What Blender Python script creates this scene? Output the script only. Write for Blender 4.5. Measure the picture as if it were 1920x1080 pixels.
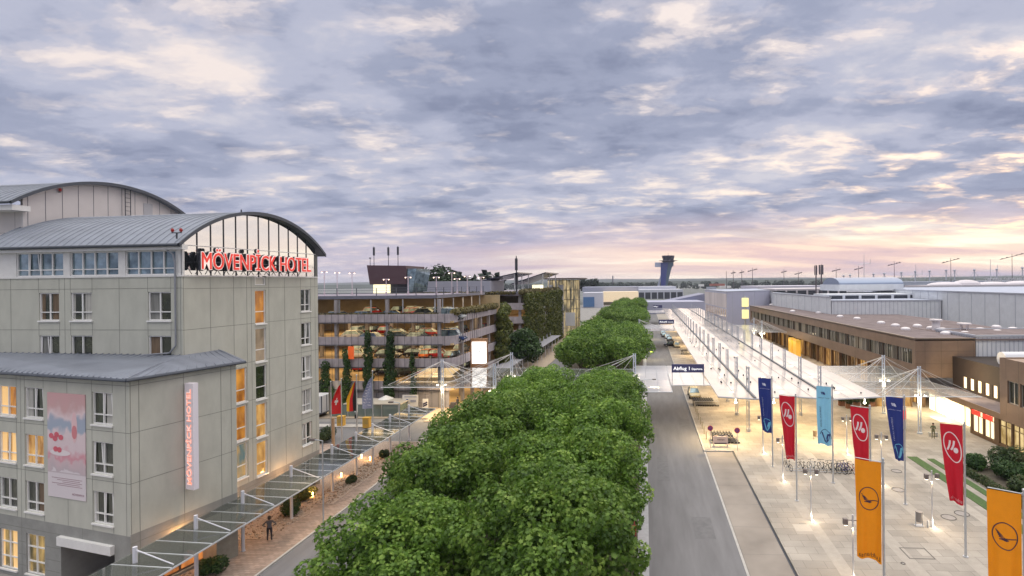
import bpy, bmesh, math, random
from mathutils import Vector, Matrix
import numpy as np
random.seed(7); rng = np.random.default_rng(7)
for o in list(bpy.data.objects): bpy.data.objects.remove(o)
S = bpy.context.scene; COL = S.collection
PI = math.pi

# ------------------------------------------------------------ camera, sky, sun, exposure
CAMH = 18.6; FPX = 980.0; CXP = 1150.0; CYP = 528.6; ROLL = 0.0107; YAW = math.atan(60/980.)
cd = bpy.data.cameras.new('camera'); cam = bpy.data.objects.new('camera', cd); COL.objects.link(cam)
cd.sensor_width = 36; cd.lens = 36*FPX/1920; cd.shift_x = (960-CXP)/1920; cd.shift_y = -(540-CYP)/1920
cd.clip_start = 0.3; cd.clip_end = 20000
cam.matrix_world = Matrix.Translation((0,0,CAMH)) @ Matrix.Rotation(YAW,4,'Z') @ Matrix.Rotation(PI/2,4,'X') @ Matrix.Rotation(-ROLL,4,'Z')
S.camera = cam
S.view_settings.view_transform = 'Standard'; S.view_settings.look = 'None'
S.view_settings.gamma = 1; S.view_settings.exposure = 1.2; S.view_settings.use_curve_mapping = False
try:
    S.cycles.max_bounces = 6; S.cycles.transparent_max_bounces = 12; S.cycles.transmission_bounces = 4
    S.cycles.sample_clamp_indirect = 4.0; S.cycles.caustics_reflective = False; S.cycles.caustics_refractive = False
except Exception: pass

SUN_AZ = math.radians(34)      # right of the street direction
SUN_EL = math.radians(7)
def world_sky():
    w = bpy.data.worlds.new('World'); S.world = w; w.use_nodes = True
    nt = w.node_tree; N = nt.nodes; L = nt.links; N.clear()
    def n(t, **k):
        x = N.new(t)
        for a, b in k.items(): setattr(x, a, b)
        return x
    def math_(op, a, b=None, clamp=False):
        m = n('ShaderNodeMath', operation=op); m.use_clamp = clamp
        for i, v in enumerate((a, b)):
            if v is None: continue
            if isinstance(v, (int, float)): m.inputs[i].default_value = v
            else: L.new(v, m.inputs[i])
        return m.outputs[0]
    def mix(f, a, b):
        m = n('ShaderNodeMix', data_type='RGBA')
        for s, v in ((m.inputs[0], f), (m.inputs[6], a), (m.inputs[7], b)):
            if isinstance(v, (int, float)): s.default_value = v
            elif isinstance(v, tuple): s.default_value = v + (1,)
            else: L.new(v, s)
        return m.outputs[2]
    def ramp(f, stops, interp='EASE'):
        r = n('ShaderNodeValToRGB'); r.color_ramp.interpolation = interp
        e = r.color_ramp.elements
        while len(e) > 1: e.remove(e[-1])
        e[0].position = stops[0][0]; e[0].color = stops[0][1] + (1,)
        for p, c in stops[1:]:
            x = e.new(p); x.color = c + (1,)
        L.new(f, r.inputs[0]); return r.outputs[0]
    tc = n('ShaderNodeTexCoord'); sp = n('ShaderNodeSeparateXYZ'); L.new(tc.outputs['Generated'], sp.inputs[0])
    X, Y, Z = sp.outputs
    zz = math_('MAXIMUM', Z, 0.0)
    den = math_('ADD', zz, 0.13)
    px = math_('DIVIDE', X, den); py = math_('DIVIDE', Y, den)
    cb = n('ShaderNodeCombineXYZ'); L.new(px, cb.inputs[0]); L.new(py, cb.inputs[1])
    def noise(scale, det, rough, off, dist=0.0, st=(1,1,1)):
        mp = n('ShaderNodeMapping'); mp.inputs['Location'].default_value = off; mp.inputs['Scale'].default_value = st
        L.new(cb.outputs[0], mp.inputs[0])
        t = n('ShaderNodeTexNoise'); t.inputs['Scale'].default_value = scale; t.inputs['Detail'].default_value = det
        t.inputs['Roughness'].default_value = rough; t.inputs['Distortion'].default_value = dist
        L.new(mp.outputs[0], t.inputs['Vector']); return t.outputs['Fac']
    big = noise(0.9, 4, 0.5, (3.1, 1.7, 0), 0.1, (1, 1.1, 1))
    mid = noise(3.2, 10, 0.60, (7.3, 2.2, 4), 0.15, (1, 1.25, 1))
    det = noise(3.3, 11, 0.60, (1.3, 9.2, 8), 0.2, (.9, 1.3, 1))
    body = math_('ADD', math_('MULTIPLY', big, 0.55), math_('MULTIPLY', mid, 0.45))
    dark = ramp(body, [(0.36, (.112,.126,.180)), (0.45, (.155,.170,.228)), (0.54, (.215,.225,.280)), (0.64, (.29,.285,.315))])
    # bright torn edges and gaps
    hl = math_('ADD', math_('MULTIPLY', det, 0.72), math_('MULTIPLY', big, 0.28))
    hlm = ramp(hl, [(0.50, (0,0,0)), (0.55, (.20,.20,.20)), (0.60, (.65,.65,.65)), (0.65, (1,1,1))])
    nis = n('ShaderNodeTexSky', sky_type='NISHITA'); nis.sun_disc = False; nis.sun_elevation = SUN_EL
    nis.sun_rotation = SUN_AZ; nis.air_density = 1.5; nis.dust_density = 2.0
    nb = n('ShaderNodeVectorMath', operation='SCALE'); L.new(nis.outputs[0], nb.inputs[0]); nb.inputs['Scale'].default_value = 0.10
    gapc = mix(0.90, nb.outputs[0], (.43, .375, .36))
    col = mix(hlm, dark, gapc)
    # horizon band : pink to warm, brighter towards the sunset
    az = math_('ADD', math_('MULTIPLY', X, math.sin(SUN_AZ-0.22)), math_('MULTIPLY', Y, math.cos(SUN_AZ-0.22)))
    azm = math_('POWER', math_('MAXIMUM', az, 0.0), 3.0)
    hz = ramp(Z, [(0.0, (1,1,1)), (0.055, (.95,.95,.95)), (0.085, (.40,.40,.40)), (0.14, (0,0,0))])
    hb = noise(1.0, 7, 0.6, (4.4, 0.3, 2), 0.2, (.22, .5, 1))
    hband = ramp(hb, [(0.36, (.27,.215,.26)), (0.45, (.40,.285,.265)), (0.52, (.52,.385,.30)), (.59, (.66,.55,.41))])
    hcool = mix(azm, (.24,.22,.29), hband)
    m2 = math_('MULTIPLY', hz, math_('ADD', math_('MULTIPLY', azm, 0.85), 0.35), True)
    col = mix(m2, col, hcool)
    zb = n('ShaderNodeMapRange', interpolation_type='SMOOTHSTEP'); L.new(Z, zb.inputs[0]); zb.inputs[1].default_value = .5; zb.inputs[2].default_value = .85; zb.inputs[3].default_value = 1.0; zb.inputs[4].default_value = 4.8  # overhead sky, out of view, boosted and warmed to light the ground
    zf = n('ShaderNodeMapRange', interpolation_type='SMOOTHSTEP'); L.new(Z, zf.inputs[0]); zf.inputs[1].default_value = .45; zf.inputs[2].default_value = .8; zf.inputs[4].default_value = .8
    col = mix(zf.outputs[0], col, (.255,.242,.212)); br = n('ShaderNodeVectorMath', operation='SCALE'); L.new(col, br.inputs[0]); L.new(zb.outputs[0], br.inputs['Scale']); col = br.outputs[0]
    zneg = math_('GREATER_THAN', Z, -0.01)
    col = mix(zneg, (.08,.085,.09), col)
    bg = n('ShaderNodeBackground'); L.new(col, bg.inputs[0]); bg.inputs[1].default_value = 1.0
    out = n('ShaderNodeOutputWorld'); L.new(bg.outputs[0], out.inputs[0])
    w.cycles.sampling_method = 'MANUAL'; w.cycles.sample_map_resolution = 512
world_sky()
sl = bpy.data.lights.new('sun', 'SUN'); sl.energy = 0.55; sl.angle = math.radians(64); sl.color = (1, .80, .62)
so = bpy.data.objects.new('sun', sl); COL.objects.link(so)
sd = Vector((math.sin(math.radians(70))*math.cos(math.radians(22)), math.cos(math.radians(70))*math.cos(math.radians(22)), math.sin(math.radians(22))))
sd = Vector((math.sin(SUN_AZ)*math.cos(SUN_EL), math.cos(SUN_AZ)*math.cos(SUN_EL), math.sin(SUN_EL)))
so.rotation_euler = sd.to_track_quat('Z', 'Y').to_euler()

# ------------------------------------------------------------ measuring helpers (photo survey -> metres)
FW = (-math.sin(YAW), math.cos(YAW)); RT = (math.cos(YAW), math.sin(YAW))
def _ray(u, v):
    dx = u-CXP; dy = v-CYP
    return (dx-ROLL*dy)/FPX, (dy+ROLL*dx)/FPX
def G(u, v, z=0.0):
    X, D = _ray(u, v); Z = (CAMH-z)/D
    return (Z*(FW[0]+X*RT[0]), Z*(FW[1]+X*RT[1]))
def DP(u, v, Z):
    X, D = _ray(u, v)
    return (Z*(FW[0]+X*RT[0]), Z*(FW[1]+X*RT[1]), CAMH-Z*D)

# ------------------------------------------------------------ materials
MATS = {}
def M(name, col=(.5,.5,.5), rough=.7, metal=0.0, emit=None, es=1.0, noise=0.0, nscale=3.0, bump=0.0, spec=0.5, stretch=(1,1,1), col2=None, rnd=0.0):
    if name in MATS: return MATS[name]
    m = bpy.data.materials.new(name); m.use_nodes = True; nt = m.node_tree; N = nt.nodes; L = nt.links
    b = N['Principled BSDF']; b.inputs['Base Color'].default_value = (*col, 1); b.inputs['Roughness'].default_value = rough
    b.inputs['Metallic'].default_value = metal; b.inputs['Specular IOR Level'].default_value = spec
    if emit: b.inputs['Emission Color'].default_value = (*emit, 1); b.inputs['Emission Strength'].default_value = es*.5
    if noise or bump:
        tc = N.new('ShaderNodeTexCoord'); mp = N.new('ShaderNodeMapping'); mp.inputs['Scale'].default_value = stretch
        L.new(tc.outputs['Object'], mp.inputs[0])
        t = N.new('ShaderNodeTexNoise'); t.inputs['Scale'].default_value = nscale; t.inputs['Detail'].default_value = 6; t.inputs['Roughness'].default_value = .6
        L.new(mp.outputs[0], t.inputs['Vector'])
        if noise:
            r = N.new('ShaderNodeValToRGB'); e = r.color_ramp.elements
            c2 = col2 or tuple(min(1, c*(1+noise)) for c in col); c1 = tuple(c*(1-noise) for c in col) if not col2 else col
            e[0].position = .32; e[0].color = (*c1, 1); e[1].position = .68; e[1].color = (*c2, 1)
            L.new(t.outputs['Fac'], r.inputs[0]); src = r.outputs[0]
            if rnd:
                oi = N.new('ShaderNodeObjectInfo'); hs = N.new('ShaderNodeHueSaturation')
                mr = N.new('ShaderNodeMapRange'); mr.inputs[3].default_value = 1-rnd; mr.inputs[4].default_value = 1+rnd
                L.new(oi.outputs['Random'], mr.inputs[0]); L.new(mr.outputs[0], hs.inputs['Value']); L.new(src, hs.inputs['Color']); src = hs.outputs[0]
            L.new(src, b.inputs['Base Color'])
        if bump:
            bm_ = N.new('ShaderNodeBump'); bm_.inputs['Strength'].default_value = bump; bm_.inputs['Distance'].default_value = .05
            L.new(t.outputs['Fac'], bm_.inputs['Height']); L.new(bm_.outputs[0], b.inputs['Normal'])
    MATS[name] = m; return m
def nodes_of(m): return m.node_tree.nodes, m.node_tree.links, m.node_tree.nodes['Principled BSDF']
def paving(name, base, joint, sx, sy, mortar=.012, noise=.12, off=.5, warm=None):
    m = M(name, base, .8); N, L, b = nodes_of(m)
    tc = N.new('ShaderNodeTexCoord'); br = N.new('ShaderNodeTexBrick'); L.new(tc.outputs['Object'], br.inputs['Vector'])
    br.offset = off; br.inputs['Scale'].default_value = 1; br.inputs['Brick Width'].default_value = sx; br.inputs['Row Height'].default_value = sy
    br.inputs['Mortar Size'].default_value = mortar; br.inputs['Mortar Smooth'].default_value = .1; br.inputs['Bias'].default_value = 0
    br.inputs['Color1'].default_value = (*[c*(1-noise) for c in base], 1); br.inputs['Color2'].default_value = (*[min(1, c*(1+noise)) for c in base], 1)
    br.inputs['Mortar'].default_value = (*joint, 1)
    t = N.new('ShaderNodeTexNoise'); t.inputs['Scale'].default_value = .35; t.inputs['Detail'].default_value = 8; L.new(tc.outputs['Object'], t.inputs['Vector'])
    mr = N.new('ShaderNodeMapRange'); mr.inputs[1].default_value = .3; mr.inputs[2].default_value = .7; mr.inputs[3].default_value = .78; mr.inputs[4].default_value = 1.15
    L.new(t.outputs['Fac'], mr.inputs[0])
    mx = N.new('ShaderNodeVectorMath'); mx.operation = 'SCALE'; L.new(br.outputs['Color'], mx.inputs[0]); L.new(mr.outputs[0], mx.inputs['Scale'])
    L.new(mx.outputs[0], b.inputs['Base Color']); return m
def glassy(name, tint, alpha, rough=.05, refl=.5, trans=0.0, sheen_dirt=0.0):
    """thin sheet glass: partly see-through, partly reflecting, with some milky body"""
    m = bpy.data.materials.new(name); m.use_nodes = True; N = m.node_tree.nodes; L = m.node_tree.links; N.clear()
    out = N.new('ShaderNodeOutputMaterial'); tr = N.new('ShaderNodeBsdfTransparent'); tr.inputs[0].default_value = (*[min(1, .75+.25*c) for c in tint], 1)
    df = N.new('ShaderNodeBsdfDiffuse'); df.inputs[0].default_value = (*tint, 1)
    tl = N.new('ShaderNodeBsdfTranslucent'); tl.inputs[0].default_value = (*tint, 1)
    gl = N.new('ShaderNodeBsdfGlossy'); gl.inputs['Roughness'].default_value = rough
    ma = N.new('ShaderNodeMixShader'); ma.inputs[0].default_value = trans; L.new(df.outputs[0], ma.inputs[1]); L.new(tl.outputs[0], ma.inputs[2])
    mb_ = N.new('ShaderNodeMixShader'); mb_.inputs[0].default_value = 1-alpha; L.new(ma.outputs[0], mb_.inputs[1]); L.new(tr.outputs[0], mb_.inputs[2])
    if sheen_dirt:  # noise in colour and opacity stands for mottled reflections, with some dirt
        tc = N.new('ShaderNodeTexCoord'); t = N.new('ShaderNodeTexNoise'); t.inputs['Scale'].default_value = .55; t.inputs['Detail'].default_value = 7; t.inputs['Roughness'].default_value = .65; L.new(tc.outputs['Object'], t.inputs['Vector'])
        r = N.new('ShaderNodeValToRGB'); e = r.color_ramp.elements; e[0].position = .36; e[0].color = (*[c*(1-sheen_dirt) for c in tint], 1); e[1].position = .62; e[1].color = (*tint, 1)
        L.new(t.outputs['Fac'], r.inputs[0]); L.new(r.outputs[0], df.inputs[0]); L.new(r.outputs[0], tl.inputs[0])
        q = N.new('ShaderNodeMapRange'); q.inputs[1].default_value = .35; q.inputs[2].default_value = .65; q.inputs[3].default_value = 1-alpha-.10; q.inputs[4].default_value = 1-alpha+.16; L.new(t.outputs['Fac'], q.inputs[0]); L.new(q.outputs[0], mb_.inputs[0])
    fr = N.new('ShaderNodeFresnel'); fr.inputs[0].default_value = 1.5
    mm = N.new('ShaderNodeMath'); mm.operation = 'MULTIPLY_ADD'; mm.inputs[1].default_value = 1.0; mm.inputs[2].default_value = refl*.15; mm.use_clamp = True
    L.new(fr.outputs[0], mm.inputs[0])
    mc = N.new('ShaderNodeMixShader'); L.new(mm.outputs[0], mc.inputs[0]); L.new(mb_.outputs[0], mc.inputs[1]); L.new(gl.outputs[0], mc.inputs[2])
    L.new(mc.outputs[0], out.inputs[0]); MATS[name] = m; return m
def litroom(name, c1=None, c2=None, strength=1, scale=(1.2,1.2,.5), gloss=.08):
    if name in MATS: return MATS[name]
    m = M(name, (.05,.04,.03), gloss); N, L, b = nodes_of(m)
    tc = N.new('ShaderNodeTexCoord'); mp = N.new('ShaderNodeMapping'); mp.inputs['Scale'].default_value = scale; L.new(tc.outputs['Object'], mp.inputs[0])
    t = N.new('ShaderNodeTexNoise'); t.inputs['Scale'].default_value = 1.3; t.inputs['Detail'].default_value = 3; L.new(mp.outputs[0], t.inputs['Vector'])
    r = N.new('ShaderNodeValToRGB'); e = r.color_ramp.elements; e[0].position = .35; e[0].color = (*c1, 1); e[1].position = .68; e[1].color = (*c2, 1)
    L.new(t.outputs['Fac'], r.inputs[0]); L.new(r.outputs[0], b.inputs['Emission Color']); b.inputs['Emission Strength'].default_value = strength*.45
    return m
def foliage(name, c1, c2, c3, trans=.25):
    m = bpy.data.materials.new(name); m.use_nodes = True; N = m.node_tree.nodes; L = m.node_tree.links; N.clear()
    out = N.new('ShaderNodeOutputMaterial'); ge = N.new('ShaderNodeNewGeometry'); r = N.new('ShaderNodeValToRGB'); e = r.color_ramp.elements
    e[0].position = 0; e[0].color = (*c1, 1); e[1].position = 1; e[1].color = (*c3, 1); x = e.new(.55); x.color = (*c2, 1)
    tc = N.new('ShaderNodeTexCoord'); t = N.new('ShaderNodeTexNoise'); t.inputs['Scale'].default_value = .7; t.inputs['Detail'].default_value = 2; L.new(tc.outputs['Object'], t.inputs['Vector'])
    a = N.new('ShaderNodeMath'); a.operation = 'MULTIPLY_ADD'; a.inputs[1].default_value = .55; L.new(ge.outputs['Random Per Island'], a.inputs[0])
    s = N.new('ShaderNodeMath'); s.operation = 'MULTIPLY_ADD'; s.inputs[1].default_value = 1.5; s.inputs[2].default_value = -.55; L.new(t.outputs['Fac'], s.inputs[0]); L.new(s.outputs[0], a.inputs[2])
    L.new(a.outputs[0], r.inputs[0])
    oi = N.new('ShaderNodeObjectInfo'); hs = N.new('ShaderNodeHueSaturation'); mr = N.new('ShaderNodeMapRange'); mr.inputs[3].default_value = .85; mr.inputs[4].default_value = 1.15
    L.new(oi.outputs['Random'], mr.inputs[0]); L.new(mr.outputs[0], hs.inputs['Value']); L.new(r.outputs[0], hs.inputs['Color'])
    p = N.new('ShaderNodeBsdfPrincipled'); p.inputs['Roughness'].default_value = .5; p.inputs['Specular IOR Level'].default_value = .35; L.new(hs.outputs[0], p.inputs['Base Color'])
    tl = N.new('ShaderNodeBsdfTranslucent'); L.new(hs.outputs[0], tl.inputs[0])
    mx = N.new('ShaderNodeMixShader'); mx.inputs[0].default_value = trans; L.new(p.outputs[0], mx.inputs[1]); L.new(tl.outputs[0], mx.inputs[2]); L.new(mx.outputs[0], out.inputs[0])
    MATS[name] = m; return m

W_ = M('white paint', (.72,.71,.70), .45, noise=.05, nscale=2)
FRAME = M('white window frame', (.78,.77,.76), .35)
STEEL = M('galvanised steel', (.52,.54,.57), .38, .6, noise=.1, nscale=4)
LSTEEL = M('light painted steel', (.60,.62,.66), .45, .1, noise=.08, nscale=4)
DARK = M('dark metal', (.05,.055,.07), .5, .3)
BLK = M('black rubber', (.02,.02,.02), .8)
WALL = M('grey green render', (.475,.475,.42), .85, noise=.08, nscale=1.1, bump=.2, stretch=(1,1,.4))
JOINT = M('panel joint', (.20,.20,.18), .9)
PLINTH = M('grey stone cladding', (.27,.27,.255), .8, noise=.12, nscale=1.2, bump=.1)
ROOFM = M('zinc roof', (.20,.22,.27), .5, .3, noise=.15, nscale=1.0, stretch=(.4,1,1))
ROOFD = M('dark roof edge', (.06,.07,.09), .6, .1)
GCONC = M('garage concrete', (.37,.33,.355), .85, noise=.22, nscale=1.6, bump=.2, stretch=(1,1,.35))
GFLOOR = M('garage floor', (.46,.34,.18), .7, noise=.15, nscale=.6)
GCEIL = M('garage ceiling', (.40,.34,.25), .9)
ASPH = M('asphalt', (.16,.157,.165), .82, noise=.16, nscale=1.1, bump=.15, stretch=(1,.12,1))
PLAZA = paving('plaza slabs', (.335,.30,.26), (.17,.15,.13), 1.35, .9)
BRICKP = paving('brick paving', (.36,.275,.23), (.19,.14,.115), .42, .21, .014, .2)
LANE = paving('lane concrete', (.27,.235,.205), (.18,.165,.15), 3.2, 4.0, .02, .06, 0)
KERB = M('kerb stone', (.42,.40,.38), .85, noise=.12, nscale=2)
GRAVEL = M('gravel bed', (.24,.17,.135), .95, noise=1, nscale=9, bump=1.0, col2=(.52,.42,.35))
SOIL = M('tree pit soil', (.09,.075,.055), .95, noise=.3, nscale=3, bump=.5)
GRASS = M('grass', (.06,.11,.03), .9, noise=.35, nscale=6, bump=.5)
LEAF = foliage('plane leaves', (.035,.085,.012), (.135,.25,.032), (.36,.50,.105), .38)
IVY = foliage('ivy leaves', (.04,.06,.012), (.10,.12,.02), (.20,.20,.04))
VINE = foliage('vine leaves', (.015,.045,.014), (.04,.09,.02), (.08,.16,.03))
HEDGE = foliage('hedge leaves', (.02,.045,.015), (.05,.08,.02), (.13,.10,.045))
DRYG = foliage('dry roof grass', (.07,.06,.02), (.14,.12,.04), (.25,.20,.09))
BARK = M('bark', (.13,.105,.08), .9, noise=.3, nscale=5, bump=.6)
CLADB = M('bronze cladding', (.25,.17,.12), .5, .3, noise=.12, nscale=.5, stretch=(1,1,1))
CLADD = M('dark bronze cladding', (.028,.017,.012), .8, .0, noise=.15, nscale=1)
GRAVROOF = M('roof gravel', (.20,.165,.165), .98, noise=.2, nscale=.4, bump=.1, spec=.05)
CORR = M('white corrugated sheet', (.62,.64,.68), .8, noise=.06, nscale=.7, spec=.2)
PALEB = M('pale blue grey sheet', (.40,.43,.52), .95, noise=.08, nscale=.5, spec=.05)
GLASSD = M('dark window glass', (.018,.022,.02), .04, 0, spec=1.0, noise=.5, nscale=1.2, col2=(.05,.055,.03))
GLASSB = M('blue window glass', (.06,.10,.12), .03, .45, spec=1.0, noise=.5, nscale=.9, col2=(.32,.44,.50))
MIRG = M('gable mirror glass', (.40,.43,.46), .03, .95)
LITO = litroom('orange lit room', (.30,.09,.008), (.85,.36,.05), .75)
LITY = litroom('yellow lit room', (.30,.12,.02), (.92,.52,.15), .8)
LITW = M('glowing window', (.8,.7,.5), .5, emit=(1,.80,.48), es=1.3)
LAMPW = M('lamp lens', (.9,.9,.85), .3, emit=(1,.88,.65), es=9)

# ------------------------------------------------------------ mesh builder
def fin(o, label, cat=None, group=None, kind=None):
    if label: o['label'] = label
    if cat: o['category'] = cat
    if group: o['group'] = group
    if kind: o['kind'] = kind
    return o
def thing(name, label, cat, loc=(0,0,0), rz=0.0, group=None):
    o = bpy.data.objects.new(name, None); COL.objects.link(o); o.location = loc; o.rotation_euler = (0,0,rz)
    o.empty_display_size = .2
    return fin(o, label, cat, group)
def origin(o):
    p = Vector((0,0,0))
    while o is not None: p += o.location; o = o.parent
    return p
class MB:
    def __init__(s): s.v = []; s.f = []; s.mi = []
    def add(s, vs, fs, mi=0):
        b = len(s.v); s.v.extend([tuple(p) for p in vs])
        for f in fs: s.f.append(tuple(b+i for i in f)); s.mi.append(mi)
        return s
    def box(s, x0, x1, y0, y1, z0, z1, mi=0):
        return s.obox(((x0+x1)/2, (y0+y1)/2, (z0+z1)/2), (1,0,0), (0,1,0), (0,0,1), abs(x1-x0)/2, abs(y1-y0)/2, abs(z1-z0)/2, mi)
    def obox(s, c, ax, ay, az, hx, hy, hz, mi=0):
        c = Vector(c); ax = Vector(ax)*hx; ay = Vector(ay)*hy; az = Vector(az)*hz
        vs = [c+ax*i+ay*j+az*k for k in (-1,1) for j in (-1,1) for i in (-1,1)]
        return s.add(vs, [(0,2,3,1),(4,5,7,6),(0,1,5,4),(2,6,7,3),(0,4,6,2),(1,3,7,5)], mi)
    def quad(s, a, b, c, d, mi=0): return s.add([a,b,c,d], [(0,1,2,3)], mi)
    def poly(s, pts, z0, z1, mi=0):
        n = len(pts); vs = [(p[0],p[1],z0) for p in pts]+[(p[0],p[1],z1) for p in pts]
        return s.add(vs, [tuple(range(n-1,-1,-1)), tuple(range(n,2*n))]+[(i,(i+1)%n,n+(i+1)%n,n+i) for i in range(n)], mi)
    def sheet(s, pts, z, mi=0): return s.add([(p[0],p[1],z) for p in pts], [tuple(range(len(pts)))], mi)
    def extr(s, pts, d, mi=0):
        """closed outline of 3d points pushed along vector d"""
        n = len(pts); d = Vector(d); vs = [Vector(p) for p in pts]+[Vector(p)+d for p in pts]
        return s.add(vs, [tuple(range(n-1,-1,-1)), tuple(range(n,2*n))]+[(i,(i+1)%n,n+(i+1)%n,n+i) for i in range(n)], mi)
    def tube(s, a, b, r, r2=None, n=8, mi=0, caps=True):
        a = Vector(a); b = Vector(b); d = b-a
        if d.length < 1e-6: return s
        q = d.to_track_quat('Z','Y'); r2 = r if r2 is None else r2
        vs = [a+q@Vector((r*math.cos(2*PI*i/n), r*math.sin(2*PI*i/n), 0)) for i in range(n)]+[b+q@Vector((r2*math.cos(2*PI*i/n), r2*math.sin(2*PI*i/n), 0)) for i in range(n)]
        fs = [(i,(i+1)%n,n+(i+1)%n,n+i) for i in range(n)]
        if caps: fs += [tuple(range(n-1,-1,-1)), tuple(range(n,2*n))]
        return s.add(vs, fs, mi)
    def path(s, pts, r, n=6, mi=0):
        for a, b in zip(pts, pts[1:]): s.tube(a, b, r, n=n, mi=mi)
        return s
    def ell(s, c, rx, ry, rz, nu=10, nv=7, mi=0, jit=0):
        vs = []; fs = []
        for j in range(nv+1):
            th = PI*j/nv
            for i in range(nu):
                p = 2*PI*i/nu; k = 1+(random.uniform(-jit, jit) if jit else 0)
                vs.append((c[0]+rx*k*math.sin(th)*math.cos(p), c[1]+ry*k*math.sin(th)*math.sin(p), c[2]+rz*k*math.cos(th)))
        for j in range(nv):
            for i in range(nu): fs.append((j*nu+i, (j+1)*nu+i, (j+1)*nu+(i+1)%nu, j*nu+(i+1)%nu))
        return s.add(vs, fs, mi)
    def ring(s, c, ax, ay, R, r, n=24, m=6, mi=0, a0=0, a1=2*PI, ry=None):
        ax = Vector(ax); ay = Vector(ay); nz = ax.cross(ay).normalized(); ry = R if ry is None else ry; c = Vector(c)
        full = abs(a1-a0-2*PI) < 1e-6; cnt = n if full else n+1; vs = []
        for i in range(cnt):
            a = a0+(a1-a0)*i/n; rad = ax*math.cos(a)*R+ay*math.sin(a)*ry; rn = rad.normalized()
            for j in range(m):
                b = 2*PI*j/m; vs.append(c+rad+rn*r*math.cos(b)+nz*r*math.sin(b))
        fs = []
        for i in range(n):
            i2 = (i+1)%cnt
            for j in range(m): fs.append((i*m+j, i2*m+j, i2*m+(j+1)%m, i*m+(j+1)%m))
        return s.add(vs, fs, mi)
    def text(s, txt, o, ax, ay, h, depth=.03, width=None, mi=0, offset=0.0, fmap=None, align='L', ko=1.0):
        vs, fs, (x0, x1, y0, y1) = text_geo(txt, offset)
        sc = h/0.73; sx = sc if width is None else width/(x1-x0)
        ax = Vector(ax); ay = Vector(ay); nz = ax.cross(ay).normalized(); o = Vector(o)
        sh = -x0*sx if align == 'L' else -(x0+x1)/2*sx
        if fmap: P_ = [fmap(v[0]*sx+sh, v[1]*sc, v[2]) for v in vs]
        else: P_ = [o+ax*(v[0]*sx+sh)+ay*(v[1]*sc)+nz*(depth*v[2]) for v in vs]
        return s.add(P_, fs, mi)
    def build(s, name, mat, parent=None, smooth=False, **k):
        me = bpy.data.meshes.new(name); O = origin(parent) if parent else Vector((0,0,0))
        me.from_pydata([(p[0]-O.x, p[1]-O.y, p[2]-O.z) for p in s.v], [], s.f)
        for m in (mat if isinstance(mat, (list,tuple)) else [mat]): me.materials.append(m)
        me.polygons.foreach_set('material_index', s.mi)
        if smooth: me.polygons.foreach_set('use_smooth', [True]*len(s.f))
        me.update(); o = bpy.data.objects.new(name, me); COL.objects.link(o)
        if parent: o.parent = parent
        return fin(o, k.get('label'), k.get('cat'), k.get('group'), k.get('kind'))
_TG = {}
def text_geo(txt, offset=0.0):
    key = (txt, offset)
    if key in _TG: return _TG[key]
    c = bpy.data.curves.new('t', 'FONT'); c.body = txt; c.extrude = .5; c.offset = offset; c.resolution_u = 3
    o = bpy.data.objects.new('t', c); COL.objects.link(o); bpy.context.view_layer.update()
    dg = bpy.context.evaluated_depsgraph_get(); me = bpy.data.meshes.new_from_object(o.evaluated_get(dg))
    vs = [(v.co.x, v.co.y, v.co.z+.5) for v in me.vertices]; fs = [tuple(p.vertices) for p in me.polygons]
    bpy.data.objects.remove(o); bpy.data.meshes.remove(me); bpy.data.curves.remove(c)
    xs = [v[0] for v in vs] or [0,1]; ys = [v[1] for v in vs] or [0,1]
    _TG[key] = (vs, fs, (min(xs), max(xs), min(ys), max(ys))); return _TG[key]
def part(mb, name, mat, parent, **k): return mb.build(name, mat, parent, **k)
def dup(root, loc, rz=None, label=None, group=None):
    r = root.copy(); COL.objects.link(r); r.location = loc
    if rz is not None: r.rotation_euler = (0,0,rz)
    if label: r['label'] = label
    if group: r['group'] = group
    for ch in list(root.children):
        c = ch.copy(); COL.objects.link(c); c.parent = r
        for g in list(ch.children):
            d = g.copy(); COL.objects.link(d); d.parent = c
    return r
ORD = ['first','second','third','fourth','fifth','sixth','seventh','eighth','ninth','tenth','eleventh','twelfth','thirteenth','fourteenth','fifteenth','sixteenth','seventeenth','eighteenth','nineteenth','twentieth','twenty-first','twenty-second','twenty-third','twenty-fourth','twenty-fifth','twenty-sixth','twenty-seventh','twenty-eighth','twenty-ninth','thirtieth']
def light(name, kind, loc, energy, color, parent=None, size=.3, rot=None, spot=None, sy=None, blend=.6, shape=None):
    l = bpy.data.lights.new(name, kind); l.energy = energy*.48; l.color = color
    if kind == 'AREA':
        l.size = size
        if sy: l.shape = 'RECTANGLE'; l.size_y = sy
    elif kind == 'SPOT': l.spot_size = spot; l.spot_blend = blend; l.shadow_soft_size = size
    else: l.shadow_soft_size = size
    o = bpy.data.objects.new(name, l); COL.objects.link(o)
    if parent: o.parent = parent; o.location = Vector(loc)-origin(parent)
    else: o.location = loc
    if rot: o.rotation_euler = rot
    return o
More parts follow.
